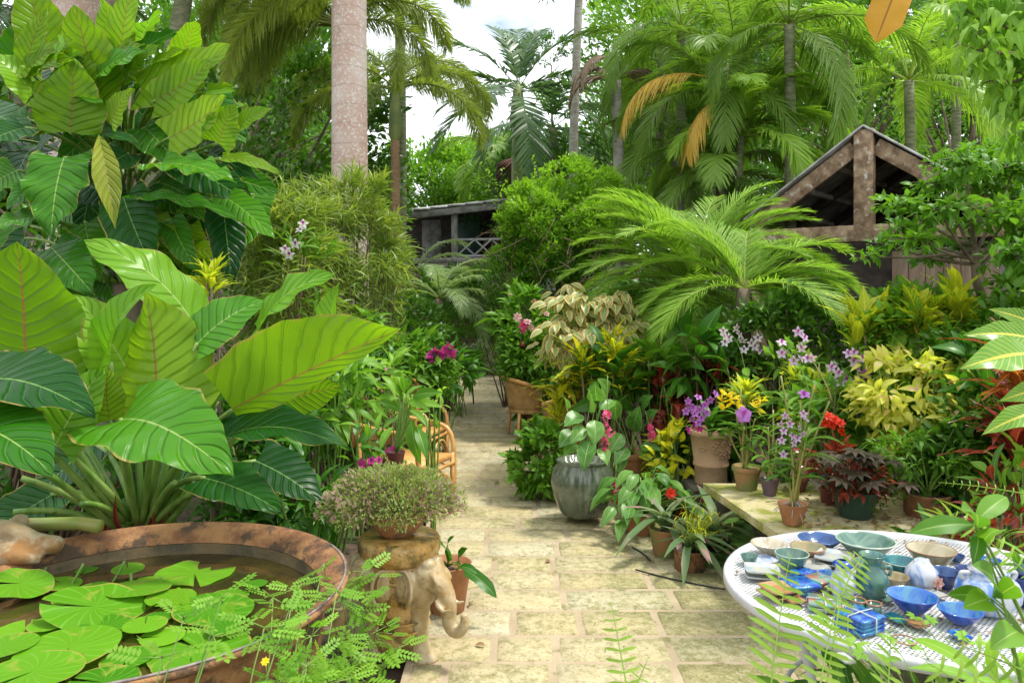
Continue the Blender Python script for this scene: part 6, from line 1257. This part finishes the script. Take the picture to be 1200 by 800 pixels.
# leafy orchid plants left (mid ground)
LL=[leafT(1,.3,6,2,'lance',.1,.2,droop=.3),leafT(1,.32,6,2,'lance',.05,.25,droop=.5)]
for i,(lb,nm,px,py,dd,Rr,mk,n,sz) in enumerate([
 ('broad-leaved plant with lime new leaves left of the rattan chairs','bushy_plant',385,465,4.6,(.2,.2,.24),'midleaf',120,.16),
 ('lime-leaved plant beside the long paddle leaf tip','bushy_plant',425,450,5.0,(.24,.2,.18),'light',90,.16),
 ('hanging leafy plant over the grey metal chair','bushy_plant',450,470,6.3,(.22,.2,.22),'midleaf',110,.16),
 ('lime leaves trailing at the edge of the path above the chair arm','bushy_plant',508,480,5.0,(.07,.08,.14),'light',22,.11),
 ('dark glossy plant under the giant leaves near the heather','bushy_plant',390,545,4.0,(.22,.2,.18),'glossy',90,.16),
 ('shaded leafy plant left of the heather bowl','bushy_plant',350,590,3.9,(.28,.2,.2),'glossy',110,.15),
 ('leafy plant with drooping dark leaves beside the path below the magenta orchids','bushy_plant',520,440,7.4,(.26,.2,.26),'glossy',130,.19),
 ('broad grey-green plant left of the magenta orchids','bushy_plant',480,425,7.2,(.3,.2,.28),'midleaf',130,.17),
 ('bushy plant beyond the magenta orchids at the path edge','bushy_plant',537,430,9.6,(.25,.2,.3),'midleaf',240,.12),
 ('shrubby plant behind the lime-leaved one','bushy_plant',420,410,6.2,(.4,.25,.3),'midleaf',260,.13)]):
    mound(nm,lb,px,py,dd,Rr,mk,LL,n,sz,600+i,ncl=16,rcl=.08,grp='leafy plants left of the path',cat='leafy plant',up=.1,smk='stalk')
b=G(513,520,0); t=thing('potted_orchid','magenta orchid blooms rising above dark leaves left of the path','orchid',b); lathe_m=MB(); lathe(lathe_m,pot_prof(.13,.2,'rim'),(0,0,0),32); lathe_m.build('pot',M['terra_moss'],t); d=7.2
for x,y in ((503,418),(510,413),(517,418),(508,421),(522,411),(528,413),(513,411),(526,408),(514,420),(506,420),(531,416)): flower(t,'magenta',P(x,y,d)-b,.13,gq)
stemtube(t,'flower_stem',((0,0,.2),(0,0,.6),P(513,418,d)-b),.006,.003); stemtube(t,'flower_stem',((0,0,.2),(0.1,0,.6),P(526,414,d)-b),.006,.003)
t=mound('flowering_plant','magenta flower sprays hanging low beside the nearest armchair',438,540,4.2,(.12,.1,.08),'midleaf',LL,30,.1,620,ncl=6,grp=None,cat='flowering plant'); bb=np.array(t.location)
for x,y in ((427,548),(432,543),(438,548),(444,540),(456,530),(459,536),(452,542),(430,553),(424,542),(448,548),(462,526),(436,540),(446,553),(455,548)): flower(t,'magenta',P(x,y,4.0)-bb,.058,gq)
t=mound('flowering_plant','small dark red flower above the grey metal chair',455,435,5.6,(.08,.08,.1),'glossy',LL,16,.1,621,ncl=5,grp=None,cat='flowering plant'); flower(t,'magenta',P(461,440,5.3)-np.array(t.location),.08,gq); flower(t,'palepink',P(451,432,5.3)-np.array(t.location),.05,gq)
# tall bar stool / thin table legs near the path at the left
b=G(541,475,0); t=thing('plant_stand','thin dark iron plant stand at the left edge of the path','plant stand',b)
mb=MB(); lathe(mb,[(.001,.62),(.15,.62),(.15,.64),(.001,.645)],(0,0,0),20); mb.build('top',M['blackw'],t)
for k in range(3): a=k*2.09; mb=MB(); tube(mb,[(.12*math.cos(a),.12*math.sin(a),.62),(.17*math.cos(a),.17*math.sin(a),0)],.011,6); mb.build('leg',M['blackw'],t)
# ------------------------------------------------------------------ white perforated table and the pottery
TZ=.72
def tabletop():
    s=NT('perforated_white_metal'); p=s.n('ShaderNodeSeparateXYZ',{0:s.obj()}); a=s.math('MULTIPLY',s.math('ADD',p.outputs[0],p.outputs[1]),62.); b=s.math('MULTIPLY',s.math('SUBTRACT',p.outputs[0],p.outputs[1]),62.)
    ka=s.math('PINGPONG',a,.5); kb=s.math('PINGPONG',b,.5); hole=s.math('MULTIPLY',s.ramp(ka,.22,.28),s.ramp(kb,.22,.28))
    n=s.noise(5.,5,s.obj(),.6); col=s.mix(s.ramp(n,.35,.7),(.44,.45,.48),(.56,.56,.57)); col=s.mix(s.ramp(s.noise(16.,4,s.obj()),.62,.72),col,(.35,.29,.2))
    sh=s.pr(col,.45,s.bump(hole,.004,-.5)); tr=s.n('ShaderNodeBsdfTransparent'); mx=s.n('ShaderNodeMixShader',{0:hole,1:sh,2:tr.outputs[0]}); return s.done(mx.outputs[0])
TC=np.array([1.21,2.29,0.]); TR=.53; t=thing('perforated_table','round white perforated iron table laden with glazed pottery','table',TC)
SX=1.06
mb=MB(); lathe(mb,[(.001,TZ-.003),(.2,TZ-.003),(.4,TZ-.003),(TR-.02,TZ-.003)],(0,0,0),96,sx=SX); mb.build('tabletop',tabletop(),t)
mb=MB(); lathe(mb,[(TR-.03,TZ-.0035),(TR-.026,TZ+.003),(TR-.004,TZ+.003),(TR,TZ-.004),(TR,TZ-.022),(TR-.006,TZ-.026),(TR-.03,TZ-.01),(TR-.03,TZ-.0035)],(0,0,0),96,sx=SX); mb.build('rim',M['metalw'],t)
for a in (200,250,310,20,60,120):
    if a in (310,60): continue
    a=R(a); mb=MB(); rt(mb,[(.42*math.cos(a)*SX,.42*math.sin(a),TZ-.02),(.36*math.cos(a),.36*math.sin(a),.4),(.42*math.cos(a),.42*math.sin(a),0)],.012,n=14); mb.build('leg',M['metalw'],t)
mb=MB(); tube(mb,[(.37*math.cos(q),.37*math.sin(q),.36) for q in np.linspace(0,2*PI,40)],.008,6); mb.build('stretcher_ring',M['metalw'],t)
GM={}
def gz(k,*a,**kw): GM[k]=glaze(k,*a,**kw)
gz('cream',(.44,.40,.31),(.33,.28,.19),(.40,.28,.18)); gz('navy',(.015,.05,.17),(.03,.10,.26)); gz('seagreen',(.07,.15,.12),(.16,.26,.20),(.2,.13,.08)); gz('tan',(.36,.19,.08),(.28,.14,.06),(.3,.16,.07)); gz('tan_in',(.25,.24,.12),(.36,.28,.14))
gz('teal',(.015,.13,.17),(.05,.24,.24),(.42,.36,.25)); gz('cobalt',(.008,.04,.30),(.02,.09,.42),(.03,.08,.36)); gz('cobalt_in',(.02,.11,.40),(.08,.24,.36)); gz('dkblue',(.01,.02,.11),(.02,.06,.22)); gz('olive',(.22,.20,.11),(.32,.28,.17),(.4,.25,.15))
gz('white_blue',(.50,.52,.56),(.06,.18,.48),sc=9.); gz('whitegl',(.52,.53,.54),(.4,.41,.42)); gz('jade',(.07,.17,.13),(.17,.30,.24),sc=9.); gz('jade_drip',(.07,.17,.12),(.02,.09,.15),sc=10.); gz('creamolive',(.42,.38,.26),(.30,.26,.16)); gz('pearl',(.40,.38,.33),(.24,.33,.40)); gz('tileblue',(.008,.05,.32),(.03,.20,.38),sc=22.); gz('tilemix',(.10,.25,.20),(.35,.12,.08),sc=18.)
def bowlp(r,h,f=.45,th=.05,curve=.75):
    z=np.linspace(0,1,9); out=[(f*r+(1-f)*r*zz**curve,h*.08+h*.92*zz) for zz in z]; inn=[(q[0]-th*r,q[1]) for q in out[::-1]]; inn=[(max(.001,a),max(b,h*.16)) for a,b in inn]
    return [(.001,.0),(f*r*.9,0),(f*r*.92,h*.07)]+out+[(r*(1-th*.4),h*1.015)]+inn[:-1]+[(.001,h*.16)]
def lath2(mb,pr,loc,seg,split,**k):
    lathe(mb,pr[:split+1],loc,seg,m=0,**k); lathe(mb,pr[split:],loc,seg,m=1,**k)
def bowl(label,x0,x1,ytop,ybot,out,inn,curve=.75,f=.45,cat='bowl',lobes=0,amp=0,name='ceramic_bowl',th=.05,sx=1.,rimcol=None):
    cx=(x0+x1)/2; b=G(cx,ybot-(x1-x0)*.07,TZ); d=b[1]; r=(x1-x0)/2/FPX*d/sx; zt=EYE-(ytop-HOR)/FPX*(d+r*.9); h=max(.02,zt-TZ); b[2]=TZ+.003
    mb=MB(); pr=bowlp(r,h,f,th,curve); lath2(mb,pr,(0,0,0),64,12,lobes=lobes,amp=amp,sx=sx); 
    o=mb.build(name,[GM[out],GM[inn]]); o.location=b; tag(o,label,cat,'glazed pottery on the white table')
    if rimcol:
        m2=MB(); tube(m2,[(r*.985*sx*math.cos(a),r*.985*math.sin(a),h) for a in np.linspace(0,2*PI,60)],r*.028,6,cap=False); m2.build('rim_band',rimcol,o)
    return o
BRW=mat('brown_rim_glaze',(.22,.11,.06),(.3,.18,.1),.3); TLR=mat('pale_rim_glaze',(.35,.44,.38),(.45,.5,.42),.25)
bowl('cream fluted bowl at the back left of the table',881,921,631,653,'cream','cream',.9,.3,lobes=22,amp=.06)
bowl('deep navy blue bowl behind the tan one',936,985,624,646,'navy','navy')
bowl('largest sea-green bowl with streaked sides at the back of the table',982,1047,624,657,'seagreen','seagreen',.7,.4,rimcol=TLR)
bowl('plain tan bowl with olive inside in front of the navy one',927,967,635,657,'tan','tan_in',.6,.55,rimcol=BRW)
bowl('dark green lobed bowl with a pinched rim, left side of the table',909,947,643,671,'jade','seagreen',.6,.45,lobes=5,amp=.05,rimcol=TLR)
bowl('olive rimmed bowl behind the green vase',999,1037,654,680,'olive','seagreen',.7,.5,rimcol=BRW)
bowl('teal bowl with pale rim and yellowish inside, centre of the table',1034,1076,651,677,'teal','teal',.6,.5,rimcol=TLR)
bowl('tan earthy bowl right of the green vase',1031,1064,670,692,'olive','tan_in',.7,.5,rimcol=BRW)
bowl('large wide bright cobalt bowl right of the vase',1041,1097,688,724,'cobalt','cobalt_in',.8,.35)
bowl('smaller bright cobalt bowl to the right of the large one',1101,1150,706,735,'cobalt','cobalt_in',.65,.35)
bowl('dark blue bowl behind the white round jar',1089,1126,664,691,'dkblue','navy',.7,.5)
bowl('darkest small blue bowl touching the round jar',1121,1152,662,681,'dkblue','dkblue',.7,.5)
bowl('wide tan plate with a bowl in it, back right of the table',1064,1118,636,672,'olive','creamolive',.8,.4,cat='plate bowl',rimcol=BRW)
bowl('small olive bowl nested on the wide tan plate',1080,1112,641,660,'olive','creamolive',.7,.5,rimcol=BRW)
bowl('dark bottle-green pot at the right end of the table',1190,1216,655,690,'jade','jade',.5,.7,name='ceramic_pot',cat='pot')
bowl('near-black blue pot under the bottle-green one at the right end',1187,1215,672,712,'dkblue','dkblue',.5,.7,name='ceramic_pot',cat='pot')
def lathed(name,label,cat,px,py,pr,mk,seg=48,**k):
    b=G(px,py,TZ); b[2]=TZ+.003; t=thing(name,label,cat,b,'glazed pottery on the white table'); s=b[1]/FPX; mb=MB(); pr=[(r*s,z*s) for r,z in pr]; lathe(mb,pr,(0,0,0),seg,**k); o=mb.build('body',GM[mk],t); return t,b,s
t,b,s=lathed('ceramic_vase','jade green vase with small loop handles in the middle of the table','vase',1022,700,[(.01,0),(11,0),(12,1),(17,9),(19,19),(16,29),(10,36),(9,41),(14,48),(15,50),(13,50),(8,42),(8,36),(.01,30)],'jade_drip')
for sg in (-1,1): mb=MB(); tube(mb,bez(np.array([sg*10*s,-6*s,36*s]),np.array([sg*22*s,-10*s,44*s]),np.array([sg*17*s,-6*s,27*s]),10),2*s,8); mb.build('handle',GM['jade'],t)
t,b,s=lathed('ceramic_jar','tall white jar with a bright blue dripped neck, left of the vase','jar',988,700,[(.01,0),(10,0),(12,3),(15,12),(14,22),(9,30),(8,33),(11,38),(9,39),(6,33),(.01,30)],'white_blue')
mb=MB(); lathe(mb,[(11.5*s,37*s),(12*s,39*s),(8*s,42*s),(.01,43*s)],(0,0,0),24); mb.build('lid',GM['cobalt'],t)
t,b,s=lathed('ceramic_jar','white and blue round jar with a pink flower on its side','jar',1080,688,[(.01,0),(12,0),(16,4),(19,12),(17,20),(10,28),(6,32),(5,33),(.01,33)],'white_blue')
fo=link('flower',FM['palepink'],t,(8*s,-18*s,11*s),(0,0,0),.045); look(fo,(.35,-1,.1)); mb=MB()
for sg in (-1,1): ellip(mb,(sg*7*s,0,28*s),(3*s,2*s,5*s))
mb.build('handle',GM['white_blue'],t)
t,b,s=lathed('ceramic_jar','big round white jar with blue shoulders at the right of the table','jar',1158,716,[(.01,0),(22,0),(25,3),(34,16),(35,26),(31,35),(22,41),(20,42),(20,46),(22,48),(18,48),(17,42),(.01,36)],'white_blue')
mb=MB(); lathe(mb,[(19*s,47*s),(19.5*s,49*s),(8*s,52*s),(4*s,54*s),(3*s,58*s),(.01,59*s)],(0,0,0),24); mb.build('lid',GM['whitegl'],t)
for sg in (-1,1): mb=MB(); tube(mb,bez(np.array([sg*28*s,0,36*s]),np.array([sg*40*s,0,48*s]),np.array([sg*20*s,0,44*s]),10),2.6*s,8); mb.build('handle',GM['whitegl'],t)
for x,y,lb in ((1006,717,'small teal cup with a brown rim, left of the pair'),(1024,721,'small dark cup with a brown rim, right of the pair')):
    t,b,s=lathed('ceramic_cup',lb,'cup',x,y,[(.01,0),(7,0),(8.3,2),(8.6,13),(7.6,13.5),(7,3),(.01,2)],'jade_drip',28); mb=MB(); tube(mb,[(8.1*s*math.cos(a),8.1*s*math.sin(a),13*s) for a in np.linspace(0,2*PI,30)],1.1*s,6,cap=False); mb.build('rim_band',BRW,t)
def dish(mb,w,h,z,rz=0,c=.5,m=0,up=.25):
    q=np.linspace(-1,1,9); X,Y=np.meshgrid(q,q,indexing='ij'); e=np.maximum(np.abs(X),np.abs(Y)); Zz=z+up*w*np.clip(e-.7,0,1)/.3*.5
    x=X*w*(1-.08*Y**2); y=Y*h*(1-.08*X**2); xr=x*math.cos(rz)-y*math.sin(rz); yr=x*math.sin(rz)+y*math.cos(rz)
    for dz,fl in ((0,0),(-.004,1)):
        Q=[(i*9+j,i*9+9+j,i*9+10+j,i*9+j+1) for i in range(8) for j in range(8)]
        if fl: Q=[q_[::-1] for q_ in Q]
        mb.add(np.stack([xr,yr,Zz+dz],-1).reshape(-1,3),Q,None,c,m)
    ed=[(0,j) for j in range(9)]+[(i,8) for i in range(1,9)]+[(8,j) for j in range(7,-1,-1)]+[(i,0) for i in range(7,0,-1)]
    A=np.array([[xr[a],yr[a],Zz[a]] for a in ed]); n=len(A); mb.add(np.vstack([A,A-[0,0,.004]]),[(i,n+i,n+(i+1)%n,(i+1)%n) for i in range(n)],None,c,m)
def dishes(label,px,py,wpx,hm,n,mk,rz=0,zs=.012,name='ceramic_dish',cat='dish',up=.25):
    b=G(px,py,TZ); b[2]=TZ+.003+(px%11)*.0003; g=np.random.default_rng(int(px)); w=wpx/2/FPX*b[1]
    if n==1: mb=MB(); dish(mb,w,hm,.006,rz,up=up); o=mb.build(name,GM[mk]); o.location=b; return tag(o,label,cat,'glazed pottery on the white table')
    t=thing(name+'_stack',label,cat,b,'glazed pottery on the white table')
    for k in range(n): mb=MB(); dish(mb,w*g.uniform(.94,1.05),hm,.006+zs*k,rz+g.normal(0,.06),up=up); mb.build('dish',GM[mk],t)
    return t
dishes('shallow dish glazed blue and white at the far left of the table',893,660,32,.04,1,'white_blue',.3)
dishes('two stacked square white dishes near the left rim',893,677,38,.045,2,'pearl',-.2,.016)
dishes('pair of long pale spoon rests behind the blue coasters',978,662,40,.06,2,'pearl',-.5,.014)
dishes('two shallow brown rimmed dishes, front left of the table',912,700,38,.045,2,'tan',.3,.014)
dishes('pale green leaf-shaped dish behind the coasters',945,668,46,.05,1,'pearl',.2)
dishes('small pale turquoise dish between the cobalt bowls',1092,700,26,.03,1,'pearl',.4)
def tiles(label,px,py,wpx,n,mk,rz,dx=0,tie=True,th=.009):
    b=G(px,py,TZ); b[2]=TZ+.003+(px%7)*.0004; t=thing('tile_stack',label,'tile coasters',b,'glazed pottery on the white table'); w=wpx/FPX*b[1]; g=np.random.default_rng(int(py))
    for k in range(n): mb=MB(); box(mb,(g.normal(0,.002)+dx*k,g.normal(0,.002),th/2+k*(th+.001)),(w,w,th),rz=rz+g.normal(0,.03),bev=.002); mb.build('tile',GM[mk],t)
    if tie:
        Hh=n*(th+.001)+.002; mb=MB(); c,s_=math.cos(rz),math.sin(rz); hw=w/2+.003
        for ax_ in ((c,s_),(-s_,c)): tube(mb,[(ax_[0]*k*hw,ax_[1]*k*hw,z) for k,z in ((-1,0.001),(-1,Hh),(0,Hh+.001),(1,Hh),(1,0.001))],.0018,5)
        mb.build('string',M['metalw'],t)
tiles('bright blue tile coasters tied with string, front of the table',1008,737,40,4,'tileblue',.5)
tiles('small tied stack of red-green tiles in the middle of the table',966,712,36,2,'tilemix',-.3)
tiles('blue patterned coasters fanned out, left centre of the table',928,694,34,3,'tileblue',.2,.012,False)
tiles('green and blue coasters beside the fanned blue ones',968,689,28,3,'tilemix',.5,-.008,False)
tiles('small yellow-green and blue coaster pair at the back of the fan',940,676,22,2,'tileblue',.7,.008,False)
b=G(1060,751,TZ); mb=MB(); tube(mb,[(.028*math.cos(a),.028*math.sin(a),.004) for a in np.linspace(0,2*PI,40)],.0022,8,cap=False); o=mb.build('metal_ring',BRW); o.location=b; tag(o,'thin brown ring lying on the table front','ring')
mb=MB(); g=np.random.default_rng(91); n=190; a=g.uniform(0,2*PI,n); r=.5*np.sqrt(g.random(n)); p=np.stack([TC[0]+r*np.cos(a)*SX,TC[1]+r*np.sin(a),np.full(n,TZ+.004)],-1); p=p[(p[:,0]>1.0)|(g.random(n)<.3)]; n=len(p); y_=g.normal(0,1,(n,3)); y_[:,2]=.05; put(mb,LF,p,y_,np.array([0,0,1.])+g.normal(0,.15,(n,3)),g.uniform(.008,.028,n),g.random(n)); tag(mb.build('leaf_litter',M['litter']),'small dry leaf scraps on the white table','leaf litter',kind='stuff')
for a in ((955,652,22,'seagreen','small sea-green saucer behind the spoon rests'),(930,700,20,'tan','tiny tan dipping dish beside the brown rimmed dishes'),(1050,722,16,'teal','tiny teal dish left of the large cobalt bowl')):
    dishes(a[4],a[0],a[1]+6,a[2],.03,1,a[3],.2)
bowl('small blue-white bowl between the coasters and the tall jar',958,982,668,686,'white_blue','cobalt_in',.7,.5)
bowl('small dark teal bowl squeezed behind the tan earthy one',1040,1062,660,676,'teal','teal',.7,.5)
bowl('small cobalt bowl behind the big round jar',1148,1172,652,668,'cobalt','cobalt_in',.7,.5)
for a in ((905,690,20,'pearl','little pale dish between the square dishes and brown rimmed ones'),(972,690,16,'cobalt','little cobalt dish in front of the tall blue-necked jar'),(1040,705,18,'seagreen','sea-green saucer under the shadow of the green vase'),(1075,735,20,'tan','tan saucer in front of the large cobalt bowl'),(1125,748,18,'tileblue','small blue tile dish at the table front right'),(990,775,15,'pearl','pale fragment dish near the table front edge')):
    dishes(a[4],a[0],a[1],a[2],.025,1,a[3],.2)
bowl('tiny brown tea bowl left of the green vase',986,1003,676,690,'tan','olive',.6,.5)
bowl('tiny navy tea bowl behind the small olive one',1112,1130,648,660,'navy','navy',.6,.5)
bowl('small jade tea bowl at the far left behind the square dishes',868,888,648,662,'jade','seagreen',.6,.5)
# ivy sprig under the table edge
IV=join(*[xf(leafT(.5,.3,3,1,'lance',.05,.1),rz=R(a)) for a in (-100,-45,0,45,100)])
t=thing('ivy_vine','light green ivy sprigs reaching over the front of the table','vine',np.array([.95,1.78,0.])); bb=np.array(t.location); mb=MB(); sm=MB()
for x,y in ((975,735),(1000,752),(1010,765),(1040,748),(1052,725),(1072,722),(1088,726),(1040,770),(985,722),(1130,745),(1145,752),(965,725),(1012,755)):
    z=TZ+.03; c=G(x,y,z); q=c+np.array([0,-.03,-.01]); tube(sm,bez(bb+[0,0,.6],np.array([c[0],TC[1]-.56,TZ+.03]),c,8),.0013,4); put(mb,IV,c,g.normal(0,1,3)*[1,.6,.1],[0,-.3,1.],.05,g.random())
mb.build('foliage',M['light'],t,bb); sm.build('stems',M['stalk'],t,bb)
# ------------------------------------------------------------------ ferns in the foreground
def ffern(label,b,specs,seed,mk='fern'):
    t=thing('sword_fern',label,'fern',b,'sword ferns in the foreground'); b=np.asarray(b,float); g=np.random.default_rng(seed)
    for i,(x0,y0,d0,x1,y1,d1,ll) in enumerate(specs):
        A=P(x0,y0,d0); B=P(x1,y1,d1); Lr=np.linalg.norm(B-A); n=int(Lr/.021); s=np.linspace(0,1,n); C1=(A+B)/2+np.array([0,.03,.03])*Lr; pts=(1-s)[:,None]**2*A+2*(s*(1-s))[:,None]*C1+(s**2)[:,None]*B; Tt=nrm(np.gradient(pts,axis=0)); mb=MB(); tube(mb,bez(b+[0,0,.02],(b+A)/2,A,6),.002,5); tube(mb,pts,np.linspace(.0022,.0008,n),5)
        nh=nrm(np.array([g.normal(0,.25),-1,.55])); T=leafT(1,.165,4,1,'strap',.05,.12,droop=.2)
        for sd in (-1,1):
            X=nrm(np.cross(Tt,nh))*sd; l=ll*np.clip(np.sin(PI*(.12+.86*s)**1.)**.75,.08,1)*g.uniform(.9,1.05,n); y_=X*.97+Tt*.22+g.normal(0,.05,(n,3)); put(mb,T,pts,y_,nh+g.normal(0,.12,(n,3)),l,g.uniform(0,1,n))
        mb.build('frond',M[mk],t,b)
ffern('sword fern with long light fronds in front of the table leg',(.48,1.5,0),[(900,832,1.6,926,650,1.85,.07),(955,838,1.62,990,668,1.95,.06),(985,640+60,1.8,1012,648,1.95,.05)],1)
ffern('slim single fern frond at the bottom centre of the paving',(.36,1.55,0),[(742,845,1.6,716,706,1.8,.042),(728,850,1.7,760,770,1.75,.03)],2)
ffern('fern at the bottom right in front of the table',(.9,1.25,0),[(1040,850,1.5,1045,735,1.65,.05),(1180,835,1.4,1085,775,1.5,.06),(1210,790,1.4,1110,750,1.5,.05),(1160,850,1.4,1205,770,1.5,.06),(1120,850,1.4,1095,800,1.45,.06)],3)
ffern('pale fern frond reaching in from the right above the table',(1.75,2.0,.0),[(1205,672,2.0,1110,598,2.1,.05),(1210,580,2.3,1100,565,2.5,.022)],4)
t=thing('leafy_weed','bright young plant with smooth oval leaves at the lower right, before the table','leafy plant',np.array([1.02,1.4,0.])); b=np.array(t.location); d=1.45
bigleaves(t,b,[(1142,615,1065,625,d,0),(1142,612,1180,582,d,.05),(1146,622,1140,662,d,-.05),(1150,640,1178,622,d),(1165,700,1190,685,d),(1163,698,1140,662,d),(1160,700,1110,697,d,-.02),(1158,704,1128,712,d),(1145,618,1128,598,d),(1195,740,1160,760,d)],.34,'midleaf','ell',src=P(1230,800,1.42),nh=(0,-.6,.8),sr=.0025,bend=.1)
mb=MB(); tube(mb,bez(b,P(1225,790,1.42),P(1145,618,d),12),np.linspace(.004,.002,12),6); tube(mb,bez(b,P(1225,790,1.42),P(1160,700,d),10),np.linspace(.004,.002,10),6); mb.build('stems',M['stalk'],t,b)
for i,(lb,px,py,d,Rr,mk,n,sz) in enumerate([('broad-leaved plant under the table at the bottom',1000,880,2.0,(.25,.2,.10),'midleaf',50,.16),('dark plant under the table, centre',1090,830,2.3,(.3,.25,.14),'glossy',70,.2),('leafy plant at the bottom right corner of the photo',1215,830,1.75,(.2,.15,.12),'light',50,.12),('leafy plant at the right edge beside the round jar',1235,700,2.3,(.1,.12,.12),'midleaf',50,.14)]):
    mound('low_plant',lb,px,py,d,Rr,mk,[leafT(1,.2,6,1,'strap',.1,.2,droop=.4)],n,sz,700+i,ncl=8,rcl=.06,grp='plants around the table',cat='leafy plant',smk='stalk')
# small debris on the paving
for lb,a,c_,e in (('black wire loop lying on the mossy paving in front of the pots',(745,667),(790,680),(850,690)),('short dark twig on the paving left of the bromeliads',(741,641),(755,648),(762,656))):
    mb=MB(); q=[G(*v,z=.034) for v in (a,c_,e)]; tube(mb,bez(*q,n=12),.005,5); o=mb.build('fallen_twig',M['blackw'],None,q[0]); o.location=q[0]; tag(o,lb,'twig')
